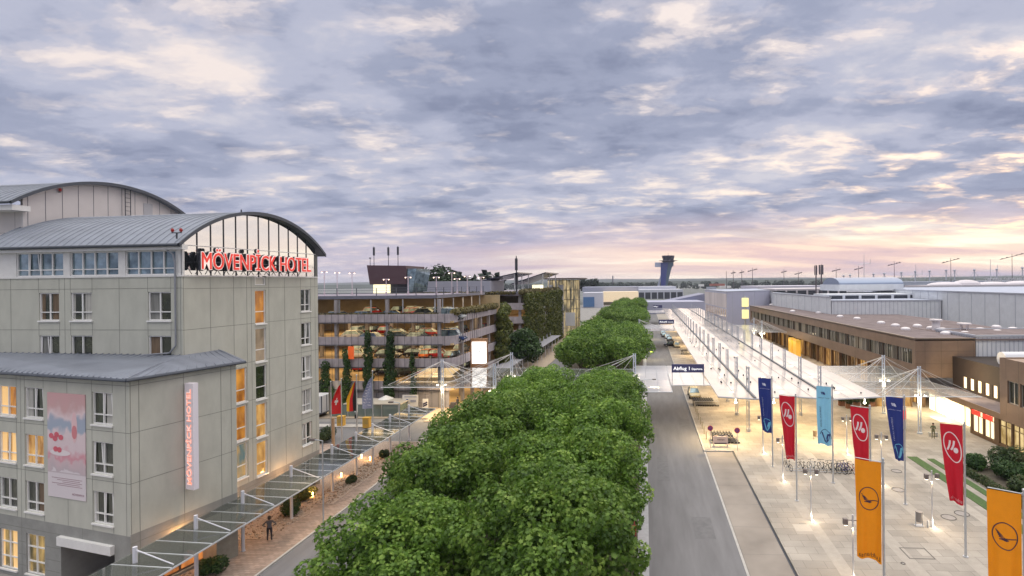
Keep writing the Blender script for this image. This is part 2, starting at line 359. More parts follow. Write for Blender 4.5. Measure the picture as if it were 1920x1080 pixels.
def leafcloud(name, mat, centers, n, size, parent=None, up=.35, shape='plane', tri=False, **k):
    """leaves spread over the surfaces of many puffs. centers: (x,y,z,rx,ry,rz)"""
    C = np.array(centers, float); w = (C[:,3]*C[:,4]+C[:,4]*C[:,5]+C[:,3]*C[:,5]); w = w/w.sum()
    idx = rng.choice(len(C), n, p=w); d = rng.normal(size=(n,3)); d /= np.linalg.norm(d, axis=1)[:,None]
    rad = rng.uniform(.62, 1.06, n)**.5
    P = C[idx,:3] + d*C[idx,3:6]*rad[:,None]
    nrm = d + rng.normal(scale=.55, size=(n,3)); nrm[:,2] += up; nrm /= np.linalg.norm(nrm, axis=1)[:,None]
    t = np.cross(nrm, rng.normal(size=(n,3))); t /= np.linalg.norm(t, axis=1)[:,None]; b = np.cross(nrm, t)
    s = size*rng.uniform(.6, 1.25, n)[:,None]
    if shape == 'plane':  # lobed leaf
        pts = [(0,-.5,0), (.20,-.30,.03), (.58,-.16,.10), (.27,.05,.02), (.42,.44,.12), (.10,.30,0), (0,.68,.05), (-.12,.30,0), (-.40,.44,.12), (-.26,.05,.02), (-.56,-.14,.10), (-.2,-.30,.03)]
    else: pts = [(-.3,-.5,0), (.3,-.5,.05), (.35,.45,0), (-.2,.55,.08)]
    m = len(pts); V = np.empty((n,m,3))
    for i,(a,c,e) in enumerate(pts): V[:,i] = P+s*(t*a+b*c+nrm*e)
    O = np.array(origin(parent)) if parent else np.zeros(3); V -= O
    me = bpy.data.meshes.new(name); me.vertices.add(n*m); me.vertices.foreach_set('co', V.ravel())
    me.loops.add(n*m); me.loops.foreach_set('vertex_index', np.arange(n*m, dtype=np.int32))
    me.polygons.add(n); me.polygons.foreach_set('loop_start', np.arange(0, n*m, m, dtype=np.int32)); me.polygons.foreach_set('loop_total', np.full(n, m, dtype=np.int32))
    me.materials.append(mat); me.update(calc_edges=True)
    o = bpy.data.objects.new(name, me); COL.objects.link(o)
    if parent: o.parent = parent
    return fin(o, k.get('label'), k.get('cat'), k.get('group'), k.get('kind'))

# ------------------------------------------------------------ ground, roads, pavements
def flat(name, pts, z, mat, kind='structure', holes=None):
    m = MB(); m.sheet(pts, z); return m.build(name, mat, kind=kind)
GROUND = M('far ground', (.13,.14,.135), .95, noise=.3, nscale=.02)
flat('ground', [(-4000,-200),(4000,-200),(4000,6000),(-4000,6000)], -0.02, GROUND)
flat('ground_apron', [(-70,15),(120,15),(120,420),(-70,420)], -0.012, M('apron concrete', (.23,.22,.21), .85, noise=.15, nscale=.4))
RZ = -0.006
flat('road', [(0.05,10),(6.3,10),(6.3,330),(0.05,330)], 0.0, ASPH)
flat('bus_lane', [(6.3,10),(9.2,10),(9.2,57.4),(6.3,57.4)], 0.004, LANE)
m = MB(); m.box(6.3,80,57.5,330,-.3,.12); m.box(9.35,80,10,57.5,-.3,.12); m.build('plaza_pavement', PLAZA, kind='structure')
m = MB(); m.box(6.16,6.30,57.4,330,-.2,.135); m.box(6.3,9.35,57.38,57.52,-.2,.135); m.build('plaza_kerb', KERB, kind='structure')
m = MB(); m.box(9.2,9.34,10,57.38,-.2,.02); m.build('drain_channel', DARK, kind='structure')
m = MB(); m.box(6.2,6.36,10,57.38,-.1,.012); m.build('gutter_strip', KERB, kind='structure')
m = MB()
for x0,x1,y0,y1 in ((3.4,4.9,38,41.5),(1.0,2.1,49,56),(4.2,5.6,66,71),(2.2,3.0,30,31.2)): m.box(x0,x1,y0,y1,.002,.005)
m.build('asphalt_patch', M('asphalt patch', (.147,.145,.152), .85, noise=.15, nscale=2, bump=.2), kind='structure')
# median under the trees
m = MB(); m.box(-0.75,0.05,10,330,-.2,.12); m.build('median_kerb', M('light kerb', (.40,.40,.42), .8, noise=.1), kind='structure')
m = MB(); m.box(-17.2,-0.75,10,60,-.2,.10); m.box(-17.2,-0.75,69,330,-.2,.10); m.build('tree_median', SOIL, kind='structure')
flat('side_road', [(-25.0,10),(-17.2,10),(-17.2,330),(-25.0,330)], 0.0, ASPH)
flat('cross_road', [(-26,60),(-.75,60),(-.75,68.6),(-48,68.6),(-60,66),(-60,58),(-40,58),(-33,60)], 0.004, ASPH)
# pavements on the hotel side
m = MB(); m.poly([(-31,10),(-25.1,10),(-25.1,44),(-25.6,56),(-26.6,59.8),(-31,59.8)], -.2, .10); m.build('brick_pavement', BRICKP, kind='structure')
m = MB(); m.poly([(-25.1,10),(-24.95,10),(-24.95,44),(-25.45,56),(-26.5,59.95),(-31,59.95),(-31,59.8),(-26.6,59.8),(-25.6,56),(-25.1,44)], -.2,.12); m.build('pavement_kerb', KERB, kind='structure')
m = MB(); m.poly([(-28.35,42.5),(-26.5,42.5),(-26.6,50),(-27.3,59),(-31,59.3),(-31,42.5)], .0, .13); m.poly([(-31,20),(-27.9,20),(-28.3,32.3),(-31.2,34)], 0,.13); m.poly([(-31.4,36.0),(-28.1,36.5),(-27.2,41),(-28.3,42.49),(-31.4,42.49)], 0,.13)
m.build('gravel_bed', GRAVEL, kind='structure')
# forecourt drive beside the hotel and round brick corner
flat('forecourt', [(-60,44),(-31,44),(-31,60),(-33,60),(-40,58),(-60,58)], 0.003, ASPH)
m = MB(); cc = (-37.6,50.5); m.poly([(-46,44.2)]+[(-31.4,44.2)]+[(cc[0]+6.0*math.cos(a), cc[1]+8.2*math.sin(a)) for a in [i*PI/18 for i in range(-2,19)]]+[(-46,50.5)], -.1, .14)
m.build('brick_corner', BRICKP, kind='structure')
m = MB(); m.box(-30.0,-22,68.6,75.9,-.2,.10); m.box(-60,-30.0,70.2,75.9,-.2,.10); m.poly([(-27.9,75.9),(-22,75.9),(-22,330),(-27.9,330)],-.2,.10); m.build('garage_forecourt_paving', M('warm paving', (.40,.32,.24), .8, noise=.12, nscale=.8), kind='structure')
m = MB(); m.box(-43.5,-34.0,65.6,66.9,-.1,.16); m.build('traffic_island', KERB, kind='structure')
# white lane line on the cross road
m = MB(); m.poly([(-27.2,61.3),(-27.05,61.2),(-22.5,66.6),(-22.65,66.7)], .008, .011); m.build('road_marking', W_, kind='structure')
# plaza details set flush in the slabs
m = MB()
for x in (12.0, 16.6, 20.6, 25.2): m.box(x, x+.9, 12, 57, .121, .124)
m.build('paving_band', M('pale paving band', (.375,.335,.29), .8, noise=.08, nscale=2), kind='structure')
def manhole(x, y, r, lab):
    m = MB(); m.ring((x,y,.127), (1,0,0), (0,1,0), r, .035, n=28, m=4)
    t = m.build('manhole', M('iron', (.12,.11,.10), .6, .4), label=lab, cat='manhole cover', group='round manhole covers in the plaza')
    d = MB(); d.tube((x,y,.121), (x,y,.128), r*.93, n=28); o = d.build('cover', M('cover concrete', (.30,.27,.25), .8, noise=.1), t)
for x, y, r, l in ((24.6,42.6,.5,'round manhole cover nearest the hedge, right of the waste bin'), (23.2,41.9,.5,'round manhole cover just right of the double lamp post by the bin'), (21.9,47.2,.5,'round manhole cover behind the bin, between two banners'), (23.9,51.8,.45,'round manhole cover farthest back in the plaza near the grass strips'), (16.5,35.0,.12,'small round cover beside the pale paving band in the foreground')):
    manhole(x, y, r, l)
m = MB()
for a in ((17.2,18.9,35.6,35.68),(17.2,18.9,37.0,37.08),(17.2,17.28,35.68,37.0),(18.82,18.9,35.68,37.0)): m.box(a[0],a[1],a[2],a[3],.121,.128)
m.build('access_cover', M('iron', ()), label='rectangular access cover outlined in metal in the foreground paving', cat='access cover')
m = MB(); m.box(10.9,12.1,39.2,40.3,.121,.126); m.build('pale_slab', M('pale slab', (.44,.40,.35), .8), label='pale square slab set into the paving near the drain', cat='paving slab')

# ------------------------------------------------------------ wall tools
class PL:
    def __init__(s, o, ang, left): 
        a = math.radians(ang); s.o = Vector((o[0], o[1], 0))
        s.d = Vector((-math.cos(a), math.sin(a), 0)) if left else Vector((math.sin(a), math.cos(a), 0))
        s.n = Vector((-math.sin(a), -math.cos(a), 0)) if left else Vector((math.cos(a), -math.sin(a), 0))
    def p(s, t, z, out=0.0): q = s.o+s.d*t+s.n*out; return Vector((q.x, q.y, z))
def pl_from(a, b, side=1):
    """plane through two ground points, outward normal to the right of a->b when side=1"""
    q = PL((a[0],a[1]), 0, False); d = Vector((b[0]-a[0], b[1]-a[1], 0)); q.L = d.length; q.d = d.normalized(); q.n = Vector((q.d.y, -q.d.x, 0))*side; return q
def wall(m, pl, s0, s1, z0, z1, ops=(), depth=.16, mi=0, rmi=None):
    rmi = mi if rmi is None else rmi
    xs = sorted(set([s0, s1]+[v for o in ops for v in o[:2] if s0 < v < s1])); zs = sorted(set([z0, z1]+[v for o in ops for v in o[2:4] if z0 < v < z1]))
    for a, b in zip(xs, xs[1:]):
        for c, d in zip(zs, zs[1:]):
            mx, mz = (a+b)/2, (c+d)/2
            if any(o[0] < mx < o[1] and o[2] < mz < o[3] for o in ops): continue
            m.quad(pl.p(a,c), pl.p(b,c), pl.p(b,d), pl.p(a,d), mi)
    for o in ops:
        a, b, c, d = o[:4]
        for q in (((a,c),(b,c)),((b,c),(b,d)),((b,d),(a,d)),((a,d),(a,c))):
            (p1, q1), (p2, q2) = q
            m.quad(pl.p(p1,q1), pl.p(p2,q2), pl.p(p2,q2,-depth), pl.p(p1,q1,-depth), rmi)
def bar(m, pl, s0, s1, z0, z1, o0, o1, mi=0):
    c = (pl.p(s0,z0,o0)+pl.p(s1,z1,o1))/2
    m.obox(c, pl.d, pl.n, (0,0,1), abs(s1-s0)/2, abs(o1-o0)/2, abs(z1-z0)/2, mi)
def win(parent, pl, s0, s1, z0, z1, cols=2, split=.28, pane=None, frame=None, sill=True, inset=.10, fw=.07, name='window', panes=None, tilt=None, label=None, extra=None):
    f = MB(); zt = z0+(z1-z0)*split if split else None
    bar(f, pl, s0, s1, z0, z0+fw, -inset-.05, -inset+.03); bar(f, pl, s0, s1, z1-fw, z1, -inset-.05, -inset+.03)
    e = (s1-s0)/cols
    for i in range(cols+1):
        c = s0+e*i; w = fw if i in (0, cols) else fw*1.25
        a = c if i == 0 else (c-w if i == cols else c-w/2); bar(f, pl, a, a+w, z0+fw, z1-fw, -inset-.05, -inset+.03)
    if split: 
        for i in range(cols): bar(f, pl, s0+e*i+fw*.6, s0+e*(i+1)-fw*.6, zt-fw/2, zt+fw/2, -inset-.045, -inset+.025)
    if extra:
        for q in extra: bar(f, pl, s0+fw, s1-fw, q-fw/2, q+fw/2, -inset-.045, -inset+.025)
    if tilt is not None:   # one sash tipped inwards at the top
        a, b = s0+e*tilt+.06, s0+e*(tilt+1)-.06; zb = (zt or z0)+.05
        for x in (a, b-.06): f.tube(pl.p(x+.03, zb, -inset+.02), pl.p(x+.03+ (.16 if x == a else .0), z1-.1, -inset-.02), .035, n=4)
    o = f.build(name, frame or FRAME, parent, label=label)
    if sill: g = MB(); bar(g, pl, s0-.05, s1+.05, z0-.10, z0-.001, -.12, .09); g.build('sill', frame or FRAME, o)
    g = MB(); bar(g, pl, s0, s1, z0, z1, -inset-.06, -inset-.09); g.build('pane', pane or GLASSD, o)
    if sill and cols > 1 and (s1-s0) < 2.4:   # drawn curtains, different in every room
        g = MB(); k = 0
        for side in (0, 1):
            w = random.choice((0, .12, .2, .3, .42))*(s1-s0)
            if w: bar(g, pl, *((s0+.03, s0+w) if side == 0 else (s1-w, s1-.03)), z0+.04, z1-.04, -inset-.058, -inset-.052); k = 1
        if k: g.build('curtain', random.choice((CUR1, CUR2, CUR3)) if pane in (None, GLASSD) else CUR4, o)
    return o
def joints(m, pl, vs, hs, s0, s1, z0, z1, ops=(), w=.03):
    """recess lines of a panelled wall, laid 4 mm proud, broken at openings"""
    for s in vs:
        cuts = sorted([(o[2]-.12, o[3]) for o in ops if o[0]-.03 < s < o[1]+.03]); z = z0
        for a, b in cuts:
            if a > z: bar(m, pl, s-w/2, s+w/2, z, min(a, z1), .001, .005)
            z = max(z, b)
        if z < z1: bar(m, pl, s-w/2, s+w/2, z, z1, .001, .005)
    for h in hs:
        cuts = sorted([(o[0]-.06, o[1]+.06) for o in ops if o[2]-.14 < h < o[3]+.02]); s = s0
        for a, b in cuts:
            if a > s: bar(m, pl, s, a, h-w/2, h+w/2, .001, .006)
            s = max(s, b)
        if s < s1: bar(m, pl, s, s1, h-w/2, h+w/2, .001, .006)

CUR1 = M('grey curtain', (.20,.20,.19), .9, noise=.3, nscale=9, stretch=(1,1,.05)); CUR2 = M('white curtain', (.42,.41,.38), .9, noise=.25, nscale=9, stretch=(1,1,.05)); CUR3 = M('brown curtain', (.16,.11,.07), .9, noise=.3, nscale=9, stretch=(1,1,.05))
CUR4 = M('lamp-lit curtain', (.6,.4,.2), .9, emit=(1,.60,.22), es=.5)
# ------------------------------------------------------------ hotel
def hotel():
    H_ = thing('hotel_building', 'large grey green hotel with barrel-vault zinc roofs and red rooftop lettering', 'hotel', (-31.35,33.6,0))
    LF = PL((-30.5,29.05), 12.8, True); LS = PL((-30.5,29.05), 12.8, False)
    MF = PL((-31.35,33.6), 3.8, True); MS = PL((-31.35,33.6), 3.8, False)
    # ---- low front block
    cols = [(1.42,3.22),(7.77,9.57),(10.45,12.25),(14.2,16.0)]
    ops = [(a,b,z,z+1.95) for a, b in cols for z in (4.32,7.32,10.32)]
    m = MB(); wall(m, LF, 0, 17, 3.85, 13.3, ops); wall(m, LS, 0, 6.5, 3.95, 13.35)
    e = PL((LS.p(6.5,0).x, LS.p(6.5,0).y), 12.8, True); e.n = -e.n; wall(m, e, 0, 2.2, 0, 13.35)
    m.build('front_block_wall', WALL, H_)
    gops = [(7.77,9.57,.35,2.9),(10.45,12.25,.35,2.9),(14.2,16.0,.35,2.9),(1.37,6.22,0.0,2.62)]
    m = MB(); wall(m, LF, 0, 17, 0, 3.85, gops, .25); wall(m, LS, 0, 6.5, 0, 3.95, [(0.75,5.9,0.3,2.75)], .3)
    m.build('front_block_plinth', PLINTH, H_)
    m = MB(); joints(m, LF, [.30,1.42,3.25,5.5,7.75,9.6,10.0,10.42,12.3,13.2], [6.95,9.95,12.75], 0, 17, 3.86, 13.2, ops)
    joints(m, LF, [10.0, 4.2], [3.2,2.3,1.5,.8], 6.3, 17, 0, 3.85, gops); joints(m, LS, [.06,.5,3.0,5.41,6.12], [6.95,9.95,12.75], 0, 6.45, 3.96, 13.2)
    joints(m, LS, [.5,3.0,5.41], [3.4,2.9], 0, 6.45, 2.78, 3.95); m.build('wall_joints', JOINT, H_)
    lit = {(2,10.32): LITO, (2,7.32): LITY, (1,7.32): LITY}; tl = {(0,10.32):0,(0,7.32):1,(0,4.32):0,(1,10.32):0,(2,7.32):0}
    for i, (a, b) in enumerate(cols):
        for z in (4.32,7.32,10.32): win(H_, LF, a, b, z, z+1.95, 2, .3, lit.get((i,z), GLASSD), tilt=tl.get((i,z)))
    for a, b in cols[1:]: win(H_, LF, a, b, .35, 2.9, 2, .30, litroom('dining lit room', (.06,.05,.015), (.62,.40,.12), .7), name='dining_window', extra=[2.05])
    m = MB(); bar(m, LF, 1.37, 6.22, 2.63, 3.17, .0, .22); m.build('entrance_lintel', W_, H_)
    # recessed entrance
    m = MB(); wall(m, PL((LF.p(0,0,-3.4).x, LF.p(0,0,-3.4).y), 12.8, True), 1.37, 6.22, 0, 2.62)
    for s in (1.37, 6.22): m.quad(LF.p(s,0,-.25), LF.p(s,0,-3.4), LF.p(s,2.62,-3.4), LF.p(s,2.62,-.25))
    m.quad(LF.p(1.37,2.62,-.25), LF.p(6.22,2.62,-.25), LF.p(6.22,2.62,-3.4), LF.p(1.37,2.62,-3.4)); m.build('entrance_recess', PLINTH, H_)
    win(H_, LF, 1.5, 3.6, .1, 2.4, 3, None, LITO, M('dark frame', (.10,.06,.04), .5), sill=False, inset=2.6, name='entrance_door')
    # street side shopfront behind the canopy
    win(H_, LS, .8, 5.85, .32, 2.74, 5, None, litroom('red lit shopfront', (.18,.05,.02), (.95,.33,.08), .8), M('dark frame', ()), sill=False, inset=.2, name='shopfront')
    # low lean-to zinc roof, hipped at the street corner
    m = MB(); eo = .35
    A = LF.p(17,13.25,eo); B = Vector((LF.p(-eo,0,eo).x, LF.p(-eo,0,eo).y, 13.25)); C = LS.p(6.95,13.25,eo)
    t1 = MF.p(17,14.05,.02); t2 = MF.p(-.02,13.95,.02); t3 = MS.p(2.9,13.95,.02)
    def slab(pts, th=.12):
        n = len(pts); vs = [Vector(p) for p in pts]+[Vector(p)-Vector((0,0,th)) for p in pts]
        m.add(vs, [tuple(range(n)), tuple(range(2*n-1,n-1,-1))]+[(i,(i+1)%n,n+(i+1)%n,n+i) for i in range(n)])
    hip = Vector((-30.9,31.5,13.75)); slab([A,B,hip,t2,t1]); slab([B,C,t3,t2,hip])
    for i in range(34):   # standing seams
        f = (i+.5)/34; a = A.lerp(B, f); b = t1.lerp(t2, f); m.tube(a+Vector((0,0,.02)), b+Vector((0,0,.03)), .04, n=4)
    for i in range(12):
        f = (i+.5)/12; a = B.lerp(C, f); b = hip.lerp(t3, f); m.tube(a+Vector((0,0,.02)), b+Vector((0,0,.03)), .022, n=4)
    m.tube(B, hip, .05, n=5); m.build('low_roof', ROOFM, H_)
    m = MB(); m.tube(A+Vector((0,0,-.12)), B+Vector((0,0,-.12)), .08, n=8); m.tube(B+Vector((0,0,-.12)), C+Vector((0,0,-.12)), .08, n=8); m.build('gutter', ROOFD, H_)
    # ---- main block
    fo = [(9.77,11.42,z,z+1.95) for z in (13.3,16.3)]+[(7.1,8.82,z,z+1.95) for z in (13.3,16.3)]+[(.89,2.67,z,z+1.95) for z in (13.3,16.3)]
    z1 = 19.3
    sc = [(4.13,5.22,z,z+2.65) for z in (3.85,6.75,9.65)]+[(6.1,7.18,z,z+2.7) for z in (3.4,6.45,9.5,12.5,15.55)]+[(6.1,7.18,18.63,19.3)]+[(11.15,12.35,z,z+2.0) for z in (4.23,7.23,10.23,13.24,16.25)]
    m = MB(); wall(m, MF, 0, 15.0, 3.8, z1, fo); wall(m, MS, 0, 13.35, 3.3, z1, sc)
    b = PL((MS.p(13.35,0).x, MS.p(13.35,0).y), 3.8, True); b.n = -b.n; wall(m, b, 0, 15.2, 0, 21.4)
    m.build('main_block_wall', WALL, H_)
    m = MB(); wall(m, MS, 2, 13.35, 0, 3.3, [(3.2,12.9,.2,2.4)], .3); m.build('main_block_plinth', PLINTH, H_)
    win(H_, MS, 3.25, 12.85, .22, 2.38, 8, None, litroom('red lit shopfront', ()), M('dark frame', ()), sill=False, inset=.2, name='shopfront')
    m = MB(); joints(m, MF, [.15,.89,2.68,4.92,7.08,8.84,9.3,9.75,11.44,13.77], [18.5,15.65], 0, 15, 13.6, z1, fo)
    joints(m, MS, [.08,2.12,4.1,5.3,5.73,7.5,9.22,11.12,12.38,12.95], [18.45,15.63,12.62,9.62,6.62], 0, 13.3, 3.32, z1, sc)
    joints(m, MS, [4.5,9.2], [2.9], 2, 13.3, 2.5, 3.3); m.build('wall_joints', JOINT, H_)
    for i, o in enumerate(fo): win(H_, MF, *o[:4], 2, .3, GLASSD, tilt=(1 if i == 0 else None))
    smat = {3.85: litroom('aqua lit room', (.12,.20,.20), (.75,.42,.12), .7), 6.75: LITO, 9.65: LITO}
    for o in sc[:3]: win(H_, MS, *o[:4], 1, .36, smat[o[2]], name='stair_window')
    cm = {3.4: LITY, 6.45: LITY, 9.5: GLASSD, 12.5: litroom('dim tan room', (.20,.15,.10), (.45,.33,.22), .7), 15.55: LITO}
    for o in sc[3:8]: win(H_, MS, *o[:4], 1, .36, cm[o[2]], name='stair_window')
    for i, o in enumerate(sc[9:]): win(H_, MS, *o[:4], 2, .3, GLASSD, tilt=(0 if i in (0,2) else (1 if i == 3 else None)))
    win(H_, MS, 6.12, 7.16, 18.65, 19.28, 1, None, M('pale blind', (.6,.56,.48), .6), sill=False, inset=.06, name='stair_window')
    # top storey : white ribbon windows
    rib = [(.5,4.42),(4.97,8.87),(9.4,13.3)]; ro = [(a,c,19.42,21.08) for a,c in rib]
    m = MB(); wall(m, MF, 0, 15.0, z1, 21.5, ro, .12); m.quad(MS.p(0,z1), MS.p(0.05,z1), MS.p(.05,21.6), MS.p(0,21.6)); 
    bar(m, MF, 0, 15, 19.28, 19.40, .0, .06); bar(m, MF, -.45, 15, 21.1, 21.42, .001, .40); m.build('top_storey_band', W_, H_)
    for k, (a, c) in enumerate(rib): win(H_, MF, a, c, 19.42, 21.08, 4, .27, GLASSB, sill=False, name='ribbon_window', tilt=(2 if k == 2 else None))
    # vaults
    def vault(pl_side, ldir, y0, y1, zs, rise, L0, L1, nm, seam=.62):
        span = y1-y0; c = (y0+y1)/2; R = ((span/2)**2+rise**2)/(2*rise); zc = zs+rise-R; n = 28
        a0 = math.asin((span/2)/R); pts = [(c+R*math.sin(-a0+2*a0*i/n), zc+R*math.cos(-a0+2*a0*i/n)) for i in range(n+1)]
        m = MB()
        def pp(y, z, l): q = pl_side.p(y, z); return q+ldir*l
        for l0, l1, th, up in [(L0, L1, .16, 0)]:
            for (ya,za),(yb,zb) in zip(pts, pts[1:]):
                vs = [pp(ya,za,l0),pp(yb,zb,l0),pp(yb,zb,l1),pp(ya,za,l1),pp(ya,za-th,l0),pp(yb,zb-th,l0),pp(yb,zb-th,l1),pp(ya,za-th,l1)]
                m.add(vs, [(0,1,2,3),(7,6,5,4),(0,4,5,1),(3,2,6,7)])
        l = L0+.35
        while l < L1:
            for (ya,za),(yb,zb) in zip(pts, pts[1:]): m.tube(pp(ya,za+.02,l), pp(yb,zb+.02,l), .028, n=4, caps=False)
            l += seam
        o = m.build(nm, ROOFM, H_)
        m = MB()   # verge board along the gable edge
        for (ya,za),(yb,zb) in zip(pts, pts[1:]):
            vs = [pp(ya,za+.06,L0-.02),pp(yb,zb+.06,L0-.02),pp(yb,zb+.06,L0-.12),pp(ya,za+.06,L0-.12),pp(ya,za-.20,L0-.02),pp(yb,zb-.20,L0-.02),pp(yb,zb-.20,L0-.12),pp(ya,za-.20,L0-.12)]
            m.add(vs, [(0,1,2,3),(7,6,5,4),(4,5,1,0),(3,2,6,7)])
        q0 = pp(pts[0][0], pts[0][1]-.05, L0); q1 = pp(pts[0][0], pts[0][1]-.05, L1); m.tube(q0, q1, .10, n=8)
        q0 = pp(pts[-1][0], pts[-1][1]-.05, L0); q1 = pp(pts[-1][0], pts[-1][1]-.05, L1); m.tube(q0, q1, .10, n=8)
        m.build('verge_board', ROOFD, H_); return pts
    pts = vault(MS, MF.d, -.55, 14.0, 21.45, 2.95, -.30, 15.6, 'main_vault_roof')
    def zat(y): 
        for (ya,za),(yb,zb) in zip(pts, pts[1:]):
            if ya <= y <= yb: return za+(zb-za)*(y-ya)/(yb-ya)
    ys = [.1+i*(13.2-.1)/36 for i in range(37)]
    m = MB(); m.extr([MS.p(.05,19.32,-.12)]+[MS.p(13.2,19.32,-.12)]+[MS.p(y, zat(y)-.2, -.12) for y in reversed(ys)], -MS.n*.04); m.build('gable_glazing', MIRG, H_)
    m = MB()
    for i in range(13):
        y = .15+i*(13.1-.15)/12; bar(m, MS, y-.035, y+.035, 19.3, zat(y)-.22, -.12, -.085)
    m.build('gable_mullions', DARK, H_)
    m = MB(); bar(m, MS, .1, 13.15, 21.42, 21.47, -.1, -.03); bar(m, MS, -.02, 6.08, 19.28, 19.38, .0, .07); bar(m, MS, 7.2, 13.3, 19.28, 19.38, .0, .07); bar(m, MS, 0, .15, 19.38, 21.6, -.1, .03); m.build('gable_trim', W_, H_)
    # ---- taller block behind
    RS = PL((-46.5,36.6), 3.8, False); RF = PL((-46.5,36.6), 3.8, True)
    vault(RS, RF.d, -1.25, 13.4, 24.95, 2.55, -.45, 14, 'tall_vault_roof', .6)
    RP = M('white wall panels', (.60,.56,.55), .6, noise=.04, nscale=.7)
    m = MB(); R2 = []
    for i in range(25):
        y = -.2+i*13.0/24; c = 6.075; R = (7.325**2+2.55**2)/5.1; R2.append((y, 24.95+2.55-R+math.sqrt(R*R-(y-c)**2)-.16))
    m.extr([RS.p(-.2,19,0), RS.p(12.8,19,0)]+[RS.p(y,z,0) for y, z in reversed(R2)], -RS.n*.2)
    wall(m, RF, 0, 14, 21.6, 24.9); wall(m, RF, 0, 14, 19.2, 21.6, [(1.2,5,19.42,21.08)]); m.build('tall_block_panels', RP, H_)
    m = MB(); wall(m, RF, 0, 14, 0, 19.2, [(1.2,3,16.3,18.25),(1.2,3,13.3,15.25)]); m.build('tall_block_wall', WALL, H_)
    for z in (13.3,16.3): win(H_, RF, 1.2, 3, z, z+1.95, 2, .3, litroom('dim red room', (.10,.03,.01), (.35,.12,.05), .8) if z < 14 else GLASSD)
    win(H_, RF, 1.2, 5, 19.42, 21.08, 4, .27, GLASSB, sill=False, name='ribbon_window')
    m = MB()
    for i in range(12):
        y = .1+i*1.12; 
        if y < 12.7: bar(m, RS, y-.02, y+.02, 20, [z for yy, z in R2 if yy <= y][-1]-.02, .001, .012)
    joints(m, RF, [1.0], [22.8], 0, 14, 19.3, 24.8); m.build('panel_joints', M('panel seam', (.22,.21,.23), .8), H_)
    m = MB(); bar(m, RF, -.4, 14, 24.35, 24.75, .0, 1.1); m.build('eaves_soffit', W_, H_)
    m = MB(); bar(m, RS, 8.7, 9.5, 20, 26.3, .012, .03); m.build('grey_panel', M('grey panel', (.42,.42,.45), .6), H_)
    m = MB()
    for y in (6.9, 7.35): m.tube(RS.p(y,22.5,.25), RS.p(y,27.3,.25), .03, n=6)
    for i in range(12): m.tube(RS.p(6.9,22.7+i*.38,.25), RS.p(7.35,22.7+i*.38,.25), .018, n=4)
    m.build('roof_ladder', M('dark metal', ()), H_)
    # downpipe on the front corner
    m = MB(); q = [MF.p(1.0,21.2,.3), MF.p(.5,20.8,.18), MF.p(.42,20.2,.12), MF.p(.42,14.6,.12), MF.p(.9,14.1,.12), MF.p(3,13.95,.2)]; m.path(q, .055, 8); m.build('downpipe', M('pipe grey', (.30,.31,.34), .4, .5), H_)
    # obstruction lamps on the roofs
    for q in (MF.p(-.1,22.2,.45), RF.p(2.0,26.35,-2.3), RF.p(.2,26.2,-2.1)):
        m = MB(); m.tube(q-Vector((0,0,.4)), q+Vector((0,0,.0)), .05, n=6); m.box(q.x-.35,q.x+.35,q.y-.04,q.y+.04,q.z-.03,q.z+.03)
        for s in (-.3,.3): m.ell((q.x+s,q.y,q.z+.18), .10,.10,.14, 8, 6, 1)
        m.build('obstruction_lamp', [DARK, M('red lamp glass', (.25,.02,.02), .2, emit=(.6,.05,.03), es=.08)], H_)
    for y in (5.2, 7.8, 13.3):
        q = MS.p(y, zat(min(y,13.3))+.25, -.3); m = MB(); m.tube(q-Vector((0,0,.4)), q, .05, n=6); m.build('roof_vent', DARK, H_)
    # rooftop letters
    RED = M('red sign letters', (.70,.03,.02), .4, emit=(.95,.04,.02), es=.28); WH = M('white letter rim', (.9,.85,.82), .4, emit=(1,.75,.68), es=.3)
    T = 'MÖVENPİCK HOTEL'
    sg = MB(); L0 = MS.p(.80,19.80,.62); sg.text(T, L0, MS.d, (0,0,1), 1.25, .06, 10.75, offset=.035); s1 = sg.build('rooftop_sign', WH, H_, label='big red rooftop letters with pale rims')
    g = MB(); g.text(T, L0+MS.n*.061, MS.d, (0,0,1), 1.25, .05, 10.75, offset=.0); g.build('letter_faces', RED, s1)
    g = MB(); g.text(T, L0-MS.n*.2, MS.d, (0,0,1), 1.27, .16, 10.8, offset=.04); g.build('letter_backs', DARK, s1)
    g = MB()
    for i in range(14): 
        y = .95+i*.76; g.tube(MS.p(y,20.3,.6), MS.p(y,20.3,-.05), .03, n=5); g.tube(MS.p(y,20.3,.59), MS.p(y,19.45,.02), .025, n=5)
    g.tube(MS.p(.7,20.3,.59), MS.p(11.1,20.3,.59), .035, n=5); g.tube(MS.p(.7,20.95,.59), MS.p(11.1,20.95,.59), .03, n=5); g.build('letter_brackets', DARK, s1)
    # vertical projecting sign
    g = MB(); a0, a1 = 3.0, 3.32
    c = LS.p(3.16, 8.95, .47); g.obox(c, LS.d, LS.n, (0,0,1), .16, .36, 3.42)
    s2 = g.build('blade_sign', M('pale sign box', (.62,.58,.63), .4, emit=(.9,.78,.85), es=.12), H_, label='tall white blade sign with outlined red letters running upwards')
    for z in (6.2, 11.9): g = MB(); g.obox(LS.p(3.16, z, .06), LS.d, LS.n, (0,0,1), .05,.06,.12); g.build('bracket', W_, s2)
    g = MB(); g.text('MÖVENPİCK HOTEL', LS.p(3.0-.012, 5.85, .64), (0,0,1), -LS.n, .36, .02, 6.15, offset=.03); 
    g.build('letter_outline', M('blade letter rim', (.9,.40,.28), .4, emit=(1,.35,.22), es=.55), s2)
